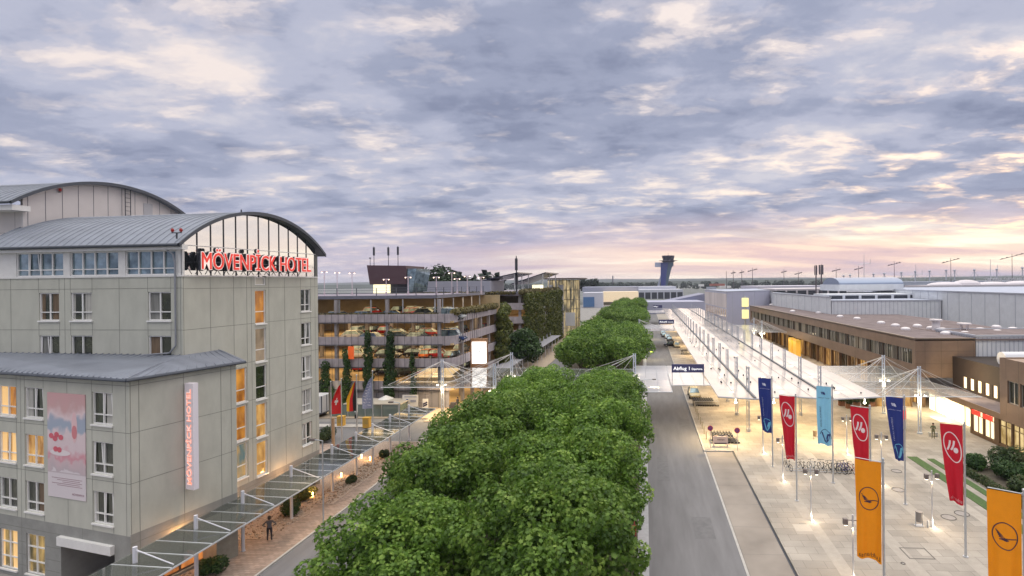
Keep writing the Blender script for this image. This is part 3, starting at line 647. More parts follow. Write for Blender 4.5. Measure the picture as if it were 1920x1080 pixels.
    g = MB(); g.text('MÖVENPİCK HOTEL', LS.p(3.0-.033, 5.85, .64), (0,0,1), -LS.n, .36, .02, 6.15, offset=-.022); g.build('letter_faces', M('blade letter face', (.85,.72,.70), .4, emit=(1,.8,.75), es=.35), s2)
    # hanging picture banner
    m = M('picture banner', (.6,.4,.42), .6); N, L, b_ = nodes_of(m)
    tc = N.new('ShaderNodeTexCoord'); sp = N.new('ShaderNodeSeparateXYZ'); L.new(tc.outputs['Generated'], sp.inputs[0])
    r = N.new('ShaderNodeValToRGB'); e = r.color_ramp.elements; e[0].position = 0; e[0].color = (.66,.60,.63,1); e[1].position = 1; e[1].color = (.62,.36,.37,1)
    for p, c in ((.23,(.66,.60,.63)), (.24,(.50,.42,.45)), (.36,(.60,.45,.48)), (.40,(.62,.28,.33)), (.47,(.68,.55,.58)), (.60,(.70,.58,.60)), (.65,(.34,.40,.50)), (.74,(.36,.40,.50)), (.80,(.72,.58,.60)), (.90,(.58,.36,.36))):
        x = e.new(p); x.color = (*c, 1)
    t = N.new('ShaderNodeTexNoise'); t.inputs['Scale'].default_value = 3.5; t.inputs['Detail'].default_value = 2
    mp = N.new('ShaderNodeMapping'); mp.inputs['Scale'].default_value = (1,1,2.2); L.new(tc.outputs['Generated'], mp.inputs[0]); L.new(mp.outputs[0], t.inputs['Vector'])
    gt = N.new('ShaderNodeMath'); gt.operation = 'GREATER_THAN'; gt.inputs[1].default_value = .245; L.new(sp.outputs[2], gt.inputs[0])
    md = N.new('ShaderNodeMath'); md.operation = 'MULTIPLY_ADD'; md.inputs[1].default_value = .28; md.inputs[2].default_value = -.14; L.new(t.outputs['Fac'], md.inputs[0])
    mm = N.new('ShaderNodeMath'); mm.operation = 'MULTIPLY'; L.new(md.outputs[0], mm.inputs[0]); L.new(gt.outputs[0], mm.inputs[1])
    ad = N.new('ShaderNodeMath'); ad.operation = 'ADD'; L.new(sp.outputs[2], ad.inputs[0]); L.new(mm.outputs[0], ad.inputs[1]); L.new(ad.outputs[0], r.inputs[0]); L.new(r.outputs[0], b_.inputs['Base Color'])
    g = MB(); bar(g, LF, 3.78, 7.28, 5.55, 12.05, .012, .05); bn = g.build('picture_banner', m, H_, label='tall pink picture banner hung on the front wall')
    def blob(n_, col, c, rx, rz, o=.052):
        g = MB(); k = 20; g.extr([LF.p(c[0]+rx*math.cos(2*PI*i/k), c[1]+rz*math.sin(2*PI*i/k), o) for i in range(k)], LF.n*.004); g.build(n_, M('banner '+n_, col, .6), bn)
    blob('plate', (.74,.66,.68), (6.1,8.35), .95, .20); blob('bottle', (.74,.50,.52), (4.75,10.0), .26, .95); blob('bottle_top', (.62,.22,.24), (4.75,9.7), .24,.42,.058)
    for i, (x, z) in enumerate(((6.9,9.35),(6.4,9.45),(6.0,9.3),(6.55,9.2),(6.5,8.55),(6.15,8.52))): blob('berry', (.62,.12,.16), (x,z), .22,.17,.060)
    g = MB()
    for i in range(5): bar(g, LF, 4.1+.2*(i%2), 6.9-.5*(i%3), 6.75-i*.11, 6.78-i*.11, .051, .055)
    g.text('MÖVENPICK', LF.p(5.0,5.8,.052), -LF.d, (0,0,1), .13, .004, 1.1); g.build('small_print', M('banner print', (.30,.16,.2), .6), bn)
    # concrete wall block by the entrance
    return H_
hotel()
m = MB(); m.poly([(-29.9,33.3),(-28.5,32.9),(-28.15,34.3),(-29.6,34.8)], .1, 2.3); m.build('concrete_block', M('block concrete', (.33,.31,.27), .85, noise=.1, bump=.2), label='low square concrete block standing beneath the glass walkway canopy', cat='concrete block')

# ------------------------------------------------------------ glass walkway canopy along the hotel
CG = glassy('canopy glass', (.36,.40,.36), .25, .06, .8, .3)
def walkway():
    T = thing('walkway_canopy', 'long glass walkway canopy hung from white posts beside the hotel', 'canopy', (-28.2,27.1,0))
    ys = [27.1,31.0,34.8,39.8,45.2,49.1,52.2,55.9,60.5]; x0, x1 = -29.3, -25.8; y0, y1 = 25.5, 62.5; z = 3.35
    n = int((y1-y0)/1.3)
    for i in range(n):
        a = y0+(y1-y0)*i/n; b = y0+(y1-y0)*(i+1)/n-.04
        m = MB(); m.add([(x0,a,z+.12),(x1,a,z),(x1,b,z),(x0,b,z+.12),(x0,a,z+.135),(x1,a,z+.015),(x1,b,z+.015),(x0,b,z+.135)], [(3,2,1,0),(4,5,6,7),(0,1,5,4),(2,3,7,6)]); m.build('glass_pane', CG, T)
    m = MB()
    for x, zz in ((x0,z+.06),(x1,z-.05)): m.box(x-.03,x+.03,y0,y1,zz-.05,zz+.04)
    for i in range(n+1):
        y = y0+(y1-y0)*i/n-.02; m.tube((x0,y,z+.10),(x1,y,z-.01), .038, n=5)
    m.build('canopy_frame', LSTEEL, T)
    for y in ys:
        m = MB(); m.tube((-28.2,y,0),(-28.2,y,4.3), .11, n=10); m.box(-28.32,-28.08,y-.12,y+.12,0,.14); p = m.build('post', M('white post', (.66,.66,.72), .4), T)
        m = MB(); m.tube((-28.2,y,4.15),(-25.95,y,z+.03), .032, n=6); m.tube((-28.2,y,z-.1),(-25.9,y,z-.1), .04, n=6); m.build('stay_rod', M('white post', ()), p)
walkway()

# ------------------------------------------------------------ plane trees
def crown_puffs(rx, rz, n, r0, r1, seed):
    R = random.Random(seed); out = []
    for i in range(n):
        t = (i+.5)/n; ph = i*2.399963+R.uniform(-.3,.3); cz = 1-1.75*t
        k = R.uniform(.62,1.0); s = math.sqrt(max(0,1-cz*cz)); r = R.uniform(r0,r1)
        out.append((rx*k*s*math.cos(ph), rx*k*s*math.sin(ph), rz*k*cz, r, r, r*R.uniform(.7,.9)))
    for i in range(n//4): out.append((R.uniform(-.4,.4)*rx, R.uniform(-.4,.4)*rx, R.uniform(-.3,.5)*rz, r1, r1, r1*.8))
    return out
def tree_proto(seed, nleaf, size, shape, rx=4.55, rz=2.75, zc=5.95, npf=46, mat=None, trunk=(.16,.10)):
    t = thing('plane_tree', 'leafy green plane tree', 'tree', (0,0,0))
    pf = [(a,b,c+zc,d,e,f) for a,b,c,d,e,f in crown_puffs(rx, rz, npf, .65, 1.5, seed)]
    leafcloud('crown', mat or LEAF, pf, nleaf, size, t, shape=shape)
    m = MB(); m.tube((0,0,0),(0,0,2.6), trunk[0], trunk[1]+.02, 10); R = random.Random(seed+5)
    for i in range(9):
        a = i*2.4; q = Vector((math.cos(a)*R.uniform(1.5,2.9), math.sin(a)*R.uniform(1.5,2.9), R.uniform(4.6,6.8))); b = Vector((q.x*.35,q.y*.35,3.6+i*.1))
        m.tube((0,0,2.2+i*.12), b, .09, .06, 6); m.tube(b, q, .06, .02, 6)
    m.build('trunk', BARK, t); return t
near = [tree_proto(s, 30000, .195, 'plane') for s in (11,12,13)]
farp = [tree_proto(s, 11000, .28, 'quad') for s in (21,22)]
usedp = set()
def place_tree(pr, x, y, lab, grp, sc=1.0):
    rz = random.uniform(0, 6.28)
    if id(pr) in usedp: t = dup(pr, (x,y,.1), rz, lab, grp)
    else: usedp.add(id(pr)); t = pr; t.location = (x,y,.1); t.rotation_euler = (0,0,rz); fin(t, lab, None, grp)
    t.scale = (sc, sc, sc*random.uniform(.95,1.05)); return t
k = 0
for row, x0 in (('kerbside road', -4.75), ('hotel side road', -12.8)):
    for i, y in enumerate((25.5,33.6,41.7,49.6,57.0,63.2)):
        k += 1
        place_tree(near[k%3], x0+random.uniform(-.3,.3)+(.5 if i == 0 and x0 < -9 else 0), y+random.uniform(-.4,.4), f'{ORD[i]} tree from the front in the near clump, {"right-hand row" if x0>-9 else "left-hand row"}', 'plane trees in the near clump', (random.uniform(.97,1.06) if i < 5 else .92)*(.90 if i == 0 and x0 < -9 else (.97 if x0 > -9 else 1)))
for row, x0 in ((0,-4.3),(1,-11.7)):
    ys = list(range(91,139,8)) + list(range(164,220,8)) + list(range(245,300,9))
    for i, y in enumerate(ys):
        k += 1
        side = 'right-hand row' if row == 0 else 'left-hand row'
        place_tree(farp[k%2], x0+random.uniform(-.4,.4), y, f'tree beyond the glass crossing, {ORD[i]} from the front of the {side}', 'plane trees beyond the crossing', random.uniform(.98,1.08))

# ------------------------------------------------------------ cars
def car_proto(name, label, paint, kind='car'):
    t = thing(name, label, 'car')
    van = kind == 'van'
    st = [(-2.15,.42,.60,.74),(-2.05,.30,.82,.82),(-1.2,.26,.90,.86),(0,.25,.92,.87),(1.1,.26,.86,.86),(1.9,.30,.74,.82),(2.12,.40,.62,.70)]
    m = MB(); rings = []
    for x, z0, z1, w in st: rings.append([(x,-w*.92,z0),(x,-w,(z0+z1)/2),(x,-w*.93,z1),(x,w*.93,z1),(x,w,(z0+z1)/2),(x,w*.92,z0)])
    vs = [p for r in rings for p in r]; fs = []
    for i in range(len(rings)-1):
        for j in range(6): fs.append((i*6+j, (i+1)*6+j, (i+1)*6+(j+1)%6, i*6+(j+1)%6))
    fs += [tuple(range(6)), tuple(range(len(vs)-1, len(vs)-7, -1))]; m.add(vs, fs)
    hr = 1.85 if van else 1.46
    roof = [(-1.75 if van else -1.35, hr-.03), (.75 if van else .35, hr)]
    base = [(-2.0 if van else -1.9,.84),(1.35 if van else 1.15,.88)]
    rw = .62
    R4 = [(roof[0][0],-rw,hr-.04),(roof[1][0],-rw,hr-.04),(roof[1][0],rw,hr-.04),(roof[0][0],rw,hr-.04)]
    B4 = [(base[0][0],-.80,.85),(base[1][0],-.80,.88),(base[1][0],.80,.88),(base[0][0],.80,.85)]
    m.add(R4+[(p[0]*.96, p[1]*.9, hr+.02) for p in R4], [(4,5,6,7),(0,1,5,4),(1,2,6,5),(2,3,7,6),(3,0,4,7)])
    for a, b in zip(B4, R4): m.tube(a, b, .035, n=4)
    for x in (-.35,): 
        for s in (-1,1): m.tube((x,s*.81,.86),(x+.05,s*rw,hr-.04), .035, n=4)
    m.build('body', paint, t, smooth=False)
    g = MB(); g.add(B4+R4, [(0,1,5,4),(1,2,6,5),(2,3,7,6),(3,0,4,7)]); g.build('windows', GLASSB, t)
    for x in (-1.32,1.32):
        for s in (-1,1):
            w = MB(); w.tube((x,s*.70,.32),(x,s*.89,.32), .32, n=16); o = w.build('wheel', BLK, t)
            w = MB(); w.tube((x,s*.885,.32),(x,s*.90,.32), .19, n=10); w.build('rim', STEEL, o)
    for s in (-1,1):
        w = MB(); w.box(2.02,2.13,s*.48-.14,s*.48+.14,.56,.68); w.build('headlight', M('headlight glass', (.8,.8,.78), .1), t)
        w = MB(); w.box(-2.16,-2.06,s*.58-.12,s*.58+.12,.62,.78); w.build('tail_light', M('tail light', (.45,.02,.02), .3), t)
    return t
PAINTS = {n: M('car paint '+n, c, .22, .25) for n, c in {'white':(.65,.65,.62),'silver':(.38,.40,.42),'black':(.02,.02,.025),'dark grey':(.08,.085,.09),'red':(.38,.02,.02),'blue':(.03,.06,.18),'cream taxi':(.62,.55,.36),'orange':(.55,.15,.03)}.items()}
CARP = {}
def car(color, x, y, z, rz, label, group=None, kind='car'):
    key = (color, kind)
    if key not in CARP:
        t = car_proto('parked_car', label, PAINTS[color], kind); CARP[key] = t; t.location = (x,y,z); t.rotation_euler = (0,0,rz); fin(t, label, None, group); return t
    return dup(CARP[key], (x,y,z), rz, label, group)

# ------------------------------------------------------------ multi-storey garage near the hotel
def garage1():
    X0, X1, Y0, Y1 = -72, -28.6, 76.2, 101
    T = thing('parking_garage', 'open multi-storey car park with concrete bands, warm lit decks and climbing plants', 'parking garage', (-28.6,76.2,0))
    fl = [0.02, 2.95, 6.3, 9.65, 13.0]; bands = [(2.65,4.1),(6.04,7.45),(9.4,10.75),(12.75,14.1)]
    for i, z in enumerate(fl[1:]):
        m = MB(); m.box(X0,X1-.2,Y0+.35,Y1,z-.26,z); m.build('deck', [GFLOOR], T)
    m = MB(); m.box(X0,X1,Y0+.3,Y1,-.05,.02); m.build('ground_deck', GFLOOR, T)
    for i, (a, b) in enumerate(bands):
        m = MB(); pts = [(X0,Y0+.01*i)]+[(X1-1.6,Y0+.01*i)]+[(X1-1.6+1.6*math.sin(q), Y0+1.6-1.6*math.cos(q)) for q in [j*PI/12 for j in range(1,7)]]+[(X1,Y1-2)]
        w = .24
        for p, q in zip(pts, pts[1:]):
            d = Vector((q[0]-p[0], q[1]-p[1],0)).normalized(); nn = Vector((d.y,-d.x,0))
            P, Q = Vector((*p,0)), Vector((*q,0))
            m.add([(*(P)[:2],a),(*(Q)[:2],a),(*(Q)[:2],b),(*(P)[:2],b)]+[(*(P-nn*w)[:2],a),(*(Q-nn*w)[:2],a),(*(Q-nn*w)[:2],b),(*(P-nn*w)[:2],b)], [(0,1,2,3),(5,4,7,6),(3,2,6,7),(4,5,1,0)])
        m.build('parapet', GCONC, T)
        m = MB()   # ledge shadow joint and top rail
        m.box(X0,X1-1.6,Y0-.05,Y0-.005,a+.06,a+.16); m.tube((X0,Y0+.1,b+.25),(X1-1.6,Y0+.1,b+.25), .03, n=6); m.tube((X1-.1,Y0+1.6,b+.25),(X1-.1,Y1-2,b+.25), .03, n=6); m.build('guard_rail', DARK, T)
    for x in [X1-2.4-i*8.0 for i in range(6)]:
        m = MB(); m.box(x-.2,x+.2,Y0+.4,Y0+.9,0,16.3); m.build('column', M('column paint', (.30,.28,.29), .7), T)
        for y in (Y0+9.5,Y0+18): m = MB(); m.box(x-.25,x+.25,y-.25,y+.25,0,13); m.build('column', M('column paint', ()), T)
    for y in [Y0+5+i*4.7 for i in range(5)]:
        m = MB(); m.box(X1-.75,X1-.3,y-.28,y+.28,0,12.8); m.build('column', M('column paint', ()), T)
    # ground floor roller doors
    m = MB(); m.box(X0,X1-1,Y0+.55,Y0+.7,0,2.66); m.build('garage_door_wall', M('door grey', (.30,.29,.33), .6), T)
    for x in (-34.5,-38.6,-42.7): 
        m = MB(); m.box(x-1.9,x+1.9,Y0+.44,Y0+.54,.0,2.3); m.build('roller_door', M('roller door', (.36,.34,.38), .5, noise=.25, nscale=3, stretch=(.05,1,6)), T)
    # roof deck
    m = MB(); m.box(X0,X1-3,Y0+1.1,Y1,16.5,16.75); m.build('roof_deck', M('roof deck', (.24,.215,.26), .95, noise=.1, nscale=.4), T)
    m = MB(); m.box(X0,X1-3,Y0+.98,Y0+1.1,16.4,16.9); m.box(X1-3,X1-2.9,Y0+1.1,Y1,16.4,16.9); m.build('roof_edge', M('roof edge grey', (.15,.155,.20), .6, noise=.1), T)
    m = MB()
    for x in [X1-3-i*3.1 for i in range(13)]: m.box(x-.05,x+.05,Y0+1.0,Y0+1.08,16.9,18.05)
    for y in [Y0+4+i*4 for i in range(6)]: m.box(X1-3.02,X1-2.92,y-.05,y+.05,16.9,18.05)
    for z in (17.3,17.7,18.05): m.tube((X0,Y0+1.04,z),(X1-2.97,Y0+1.04,z), .022, n=5); m.tube((X1-2.97,Y0+1.04,z),(X1-2.97,Y1,z), .022, n=5)
    m.build('roof_railing', M('railing grey', (.10,.11,.14), .5, .4), T)
    gl = M('mesh glass', (.3,.33,.4), .3)
    # steel props on the outer edge
    for x in [X1-3.3-i*5.0 for i in range(8)]: m = MB(); m.tube((x,Y0+1.3,13.0),(x,Y0+1.3,16.3), .10, n=8); m.build('prop', STEEL, T)
    for y in [Y0+4+i*4.6 for i in range(5)]: m = MB(); m.tube((X1-3.2,y,13.0),(X1-3.2,y,16.3), .10, n=8); m.build('prop', STEEL, T)
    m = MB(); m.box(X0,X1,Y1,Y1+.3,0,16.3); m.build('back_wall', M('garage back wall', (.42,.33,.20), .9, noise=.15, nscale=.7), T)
    # climbing-plant cable net in front of the facade
    m = MB()
    x = X1-1.2
    while x > -50: m.tube((x,Y0-.35,.1),(x,Y0-.35,14.3), .028, n=4, caps=False); x -= 1.02
    for y in [Y0+2+i*1.1 for i in range(8)]: m.tube((X1+.35,y,2.6),(X1+.35,y,14.3), .028, n=4, caps=False)
    for z in (2.75,6.1,9.5,12.9): m.tube((-50,Y0-.35,z),(X1-1.2,Y0-.35,z), .014, n=4)
    m.build('cable_net', DARK, T)
    # deck lamps: real tubes under every ceiling
    em = M('deck lamp', (1,.9,.7), .4, emit=(1,.72,.32), es=3)
    for zt in (2.60,6.0,9.36,12.7):
        for y in (Y0+4,Y0+12,Y0+19):
            m = MB()
            for x in [X1-4-i*5 for i in range(7)]: m.box(x-.9,x+.9,y-.06,y+.06,zt-.10,zt-.03)
            m.build('deck_lamps', em, T)
        for y in (Y0+5,Y0+15): light('deck_light', 'AREA', (-45,y,zt-.15), 880, (1,.70,.36), T, size=30, sy=5)
    light('deck_light', 'AREA', (-46,Y0+14,16.1), 1300, (1,.70,.34), T, size=34, sy=10)
    for x in [X1-6-i*6 for i in range(6)]:
        m = MB(); m.box(x-.5,x+.5,Y0+7,Y0+7.1,16.3,16.4); m.build('deck_lamps', em, T)
    # white number sign lit from inside
    p = MB(); p.box(-28.2,-25.9,83.2,83.5,5.6,9.1); 
    s = p.build('lit_sign', M('lit sign face', (.9,.9,.9), .4, emit=(1,.98,.94), es=1.6), T, label='glowing white box sign on the garage corner')
    g = MB(); g.text('P2', (-27.6,83.19,7.5), (1,0,0), (0,0,1), .75, .02, 1.0); g.build('number', M('sign grey', (.10,.14,.16), .5), s)
    m = MB(); m.box(-28.6,-25.9,83.6,84.4,3,9.6); m.build('sign_pier', M('timber pier', (.30,.16,.08), .7, noise=.2, nscale=2, stretch=(4,4,.4)), T)
    # number 1 sign tile & orange stripe
    m = MB(); m.box(-44.6,-43.7,Y0-.42,Y0-.38,7.45,9.35); m.build('orange_panel', M('orange panel', (.75,.12,.02), .5, emit=(.8,.12,.02), es=.25), T)
    # stair house and aerials on the roof deck
    x0, y0, _ = DP(693,500,108); x1 = DP(745,500,108)[0]; x2 = DP(781,500,108)[0]
    m = MB(); m.extr([(x0-.6,y0,22.6),(x0,y0,18.6),(x1+2,y0,18.6),(x1+2,y0,22.4)], (0,9,0)); m.build('stair_house', M('maroon cladding', (.075,.04,.05), .6), T)
    m = MB(); m.extr([(x1+2,y0+.5,17),(x2-.8,y0+.5,17),(x2,y0+.5,21.8),(x1+2,y0+.5,21.8)], (0,7,0)); m.build('stair_glazing', GLASSB, T)
    m = MB(); m.box(x0+.6,x0+4,y0+.3,y0+4,16.75,18.6); m.build('stair_entrance', M('lit stair lobby', (.8,.75,.5), .5, emit=(1,.9,.55), es=1.1), T)
    m = MB(); m.box(x0+4,x2-1,y0+.8,y0+6,16.75,18.6); m.build('stair_core', M('dark metal', ()), T)
    for u, v, tip in ((694,483,2),(701,462,5),(728,462,5),(746,461,6)):
        q = DP(u, v, 109); m = MB(); m.tube((q[0],q[1],19),(q[0],q[1],q[2]), .10, .05, 6); m.box(q[0]-.18,q[0]+.18,q[1]-.1,q[1]+.1,q[2]-1.9*(tip>4),q[2]-.2); m.build('aerial_mast', DARK, T)
    # lamp posts on the roof deck
    PK = M('deck lamp post', (.6,.5,.55), .5)
    for u, v, Z in ((608,510,92),(632,511,99),(660,512,92),(724,524,90),(765,520,90),(818,520,88),(847,512,86),(857,523,92),(876,518,90),(902,520,92)):
        q = DP(u, v, Z); m = MB(); m.tube((q[0],q[1],16.75),(q[0],q[1],q[2]), .07, n=6); m.tube((q[0],q[1],16.75),(q[0],q[1],17.3), .18, n=6); m.box(q[0]-.55,q[0]+.55,q[1]-.1,q[1]+.1,q[2],q[2]+.12)
        m.build('deck_lamp_post', PK, T)
        m = MB()
        for s in (-.45,.45): m.ell((q[0]+s,q[1],q[2]-.05), .10,.10,.07,8,5)
        m.build('lamp_bulb', M('lit bulb', (1,.9,.8), .4, emit=(1,.72,.50), es=5), T)
    return T
garage1()
gcars = [  # level z, x, y, colour, heading
 (13.0,-47.9,79.2,'white',0,'first'),(13.0,-43.6,79.0,'silver',0.1,''),(13.0,-40.0,81.0,'black',.3,''),(13.0,-37.0,86.5,'dark grey',0,''),(13.0,-33.5,84,'cream taxi',PI/2,''),(13.0,-29.9,79.0,'silver',0,''),(13.0,-30.9,86,'black',.2,''),(13.0,-40.5,89,'red',1.2,''),(13.0,-36,93,'dark grey',1.4,''),
 (9.65,-47.5,83,'white',0,''),(9.65,-43.3,79,'white',PI,''),(9.65,-41.8,86,'black',0,''),(9.65,-39.0,80.5,'dark grey',.2,''),(9.65,-36.6,86.5,'red',0,''),(9.65,-35.8,80.6,'black',1.3,''),(9.65,-33.2,88,'silver',1.2,''),(9.65,-29.9,79.3,'blue',0,''),
 (6.3,-48.2,85,'white',0,''),(6.3,-45.2,89.5,'black',.4,''),(6.3,-42.8,84.6,'dark grey',0,''),(6.3,-38.6,86,'black',0,''),(6.3,-36.4,85.4,'orange',PI/2,''),(6.3,-34.0,84.6,'red',0,''),(6.3,-31.1,83.5,'dark grey',1.2,''),
 (2.95,-45.0,88,'black',0,''),(2.95,-41.6,87,'dark grey',1.1,''),(2.95,-37.6,86.6,'red',0,''),(2.95,-34.6,89,'silver',0,'')]
for z in (13.0,9.65,6.3,2.95):
    x = -52.0
    while x < -30:
        if random.random() < .8:
            y = random.choice((91.5,92.0,96.5)) if z > 3 else 93; gcars.append((z, x, y, random.choice(('black','dark grey','silver','black','white','dark grey','red')), PI/2*random.choice((1,-1)), ''))
        x += 2.7
LV = {13.0:'top lit deck', 9.65:'second lit deck down', 6.3:'third lit deck down', 2.95:'lowest lit deck'}
for z in LV:
    row = sorted([c for c in gcars if c[0] == z], key=lambda c: c[1]/c[2])
    for i, (zz, x, y, col, rz, _) in enumerate(row):
        car(col, x, y, z+.01, rz, f'{col} car on the {LV[z]} of the garage, {ORD[i]} from the left', 'cars parked in the garage', 'van' if (col == 'silver' and z == 13.0 and x > -32) or col == 'blue' else 'car')

def climber(x, w, z0, z1, lab, y=75.7, mat=VINE, n=2600):
    pf = []; zz = z0
    while zz < z1:
        f = (zz-z0)/(z1-z0); r = w*(1-.55*f)*random.uniform(.7,1.15); pf.append((x+random.uniform(-.25,.25), y, zz, r, .42, .75)); zz += .62
    t = thing('climbing_plant', lab, 'climbing plant', (x,y,0), group='climbing plants on the garage')
    leafcloud('foliage', mat, pf, n, .22, t, shape='quad', up=.1)
    m = MB(); m.tube((x,y,.05),(x,y,z1-.3), .05, .02, 5); m.build('stem', BARK, t)
climber(-48.0,1.5,.3,6.6,'short broad climbing plant beside the hotel wall on the garage front'); climber(-44.9,.95,.3,8.9,'slim climbing plant behind the red flag, second from the left on the garage')
climber(-41.5,.95,3.0,11.4,'climbing plant reaching the second parapet behind the silver flag'); climber(-38.2,1.15,1.6,11.2,'densest and tallest climbing plant, right of the flags on the garage front', n=4200)
climber(-34.6,.7,.3,7.9,'thin climbing plant by the white mast, rightmost on the garage front', n=1500)
# ivy curtain on the street corner of the garage
t = thing('ivy_curtain', 'tall yellow green ivy curtain hanging on the rear street corner of the near garage', 'ivy', (-28.2,100.5,0))
leafcloud('foliage', IVY, [(-27.9+random.uniform(-.5,.5), 99.5+random.uniform(-1.6,3.5), z, 1.1, 1.4, 1.0) for z in np.arange(2.6,14.0,.45)], 9000, .34, t, shape='quad', up=0)
m = MB(); m.tube((-28.2,100.5,0),(-28.2,100.5,13), .12, .05, 6); m.build('stem', BARK, t)
leafcloud('roof_planting', DRYG, [(-28.9+random.uniform(-.3,.3), y, 14.25, .7, 1.2, .55) for y in np.arange(78,99.5,.9)]+[(x, 76.6, 14.1, 1.0, .25, .18) for x in np.arange(-60,-30,2)], 9000, .34, None, shape='quad', kind='stuff', label='dry grasses growing out of the garage parapet planters', cat='planting')
# dark tree in the gap between the garages
def simple_tree(name, x, y, h, r, lab, n=4200, mat=None, cat='tree', group=None, size=.5, z0=0, squash=.8):
    t = thing(name, lab, cat, (x,y,z0), group=group)
    rz = h*squash/2; zc = z0+h-rz
    pf = [(x+a, y+b, zc+c, d*r/4.5, e*r/4.5, f*r/4.5) for a,b,c,d,e,f in crown_puffs(r, rz, 30, 1.1, 1.9, int(x*7+y))]
    leafcloud('crown', mat or VINE, pf, n, size, t, shape='quad')
    m = MB(); m.tube((x,y,z0),(x,y,zc), r*.06+.05, .05, 7); m.build('trunk', BARK, t); return t
simple_tree('broadleaf_tree', -25.6,107,8.8,3.6,'dark green tree in the gap between the two garages, in front', 5200, VINE, size=.42)
simple_tree('broadleaf_tree', -27.5,115,7.5,3.2,'dark green tree deeper in the gap between the two garages', 3600, size=.45)

# ------------------------------------------------------------ second garage with stair tower
def garage2():
    T = thing('parking_garage', 'second car park overgrown with vines, slanted solar roofs on top', 'parking garage', (-28,122,0))
    Y0, Y1 = 121, 172; X1 = -28.6
    for i, z in enumerate((3.0,6.2,9.4,12.6)):
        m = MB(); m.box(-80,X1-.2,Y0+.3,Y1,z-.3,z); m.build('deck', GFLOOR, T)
        m = MB(); m.box(-80,X1,Y0-.01*i,Y0+.3,z-.3,z+1.3); m.box(X1-.3,X1+.003*i,Y0+.3,Y1,z-.3,z+1.2); m.build('parapet', GCONC, T)
    m = MB(); m.box(-80,X1,Y0,Y1,15.6,16.2); m.build('roof_deck', M('roof deck', ()), T)
    m = MB(); m.box(-80,X1,Y0-.1,Y0,16.0,16.5); m.build('roof_edge', M('roof edge grey', ()), T)
    m = MB(); m.box(-55,-37,Y0+2,Y0+14,16.2,19.2); m.build('plant_room', M('plant room grey', (.33,.34,.42), .6), T)
    m = MB(); m.box(-80,X1-10,Y0+12,Y1,0,15.6); m.build('inner_wall', M('garage back wall', ()), T)
    for x in [X1-1-i*7 for i in range(6)]: m = MB(); m.box(x-.3,x+.3,Y0+.5,Y0+1,0,15.6); m.build('column', M('column paint', ()), T)
    for y in [Y0+6+i*6.5 for i in range(7)]: m = MB(); m.box(X1-.7,X1-.35,y-.3,y+.3,0,15.6); m.build('column', M('column paint', ()), T)
    for z in (5.8,9.0,12.2): light('deck_light', 'AREA', (-40,Y0+5,z), 900, (1,.68,.3), T, size=20, sy=6)
    light('deck_light', 'AREA', (-31,Y0+26,12.0), 1200, (1,.68,.3), T, size=4, sy=40)
    em = M('deck lamp', ())
    for z in (5.8,9.0,12.2):
        m = MB()
        for i in range(7): m.box(-32.2,-32,Y0+4+i*6.5,Y0+6+i*6.5,z-.1,z)
        m.build('deck_lamps', em, T)
    sol = M('solar panels', (.03,.035,.06), .25, .3)
    for (y0, y1, xa, za, xb, zb) in ((124,140,-43,18.6,-30.5,21.2),(146,168,-38,18.4,-28,21.6)):
        m = MB(); m.add([(xa,y0,za),(xb,y0,zb),(xb,y1,zb),(xa,y1,za),(xa,y0,za-.25),(xb,y0,zb-.25),(xb,y1,zb-.25),(xa,y1,za-.25)], [(0,1,2,3),(7,6,5,4),(0,4,5,1),(1,5,6,2),(2,6,7,3),(3,7,4,0)]); o = m.build('solar_roof', sol, T)
        m = MB()
        for y in (y0+.5,y1-.5,(y0+y1)/2):
            for x, z in ((xa+1,za),(xb-1,zb)): m.tube((x,y,16),(x,y,z-.2), .12, n=6)
        m.build('support', STEEL, o)
    q = DP(968,480,128); m = MB(); m.tube((q[0],q[1],16),(q[0],q[1],q[2]), .20, .12, 8); m.box(q[0]-.35,q[0]+.35,q[1]-.2,q[1]+.2,q[2]-7,q[2]-4.5); m.box(q[0]-.3,q[0]+.3,q[1]-.2,q[1]+.2,q[2]-3.5,q[2]-.6); m.build('aerial_mast', DARK, T)
    m = MB(); m.box(-30.8,-28.6,Y0+20,Y0+24,16.2,18.0); m.build('lit_lobby', M('lit stair lobby', ()), T)
    return T
garage2()
t = thing('ivy_curtain', 'brown and green vine curtain covering the street side of the far garage', 'ivy', (-28,140,0))
pf = []
for y in np.arange(121,172,1.6):
    for z in np.arange(1.0,15.6,1.1):
        if 138 < y < 148 and 4 < z < 13 and random.random() < .75: continue
        if random.random() < .86: pf.append((-28.0+random.uniform(-.2,.4), y, z+random.uniform(-.3,.3), .8, 1.2, 1.0))
leafcloud('foliage', IVY, pf, 24000, .42, t, shape='quad', up=0)
m = MB()
for y in range(123,172,6): m.tube((-28.2,y,0),(-28.2,y,14), .1, .04, 5)
m.build('stems', BARK, t)
leafcloud('roof_planting', DRYG, [(-28.8, y, 16.4, .9, 1.3, .7) for y in np.arange(121,171,1.3)]+[(x,121,16.3,1.3,.6,.35) for x in np.arange(-60,-30,1.5)], 9000, .42, None, shape='quad', kind='stuff', label='dry planting hanging over the roof edge of the far garage', cat='planting')
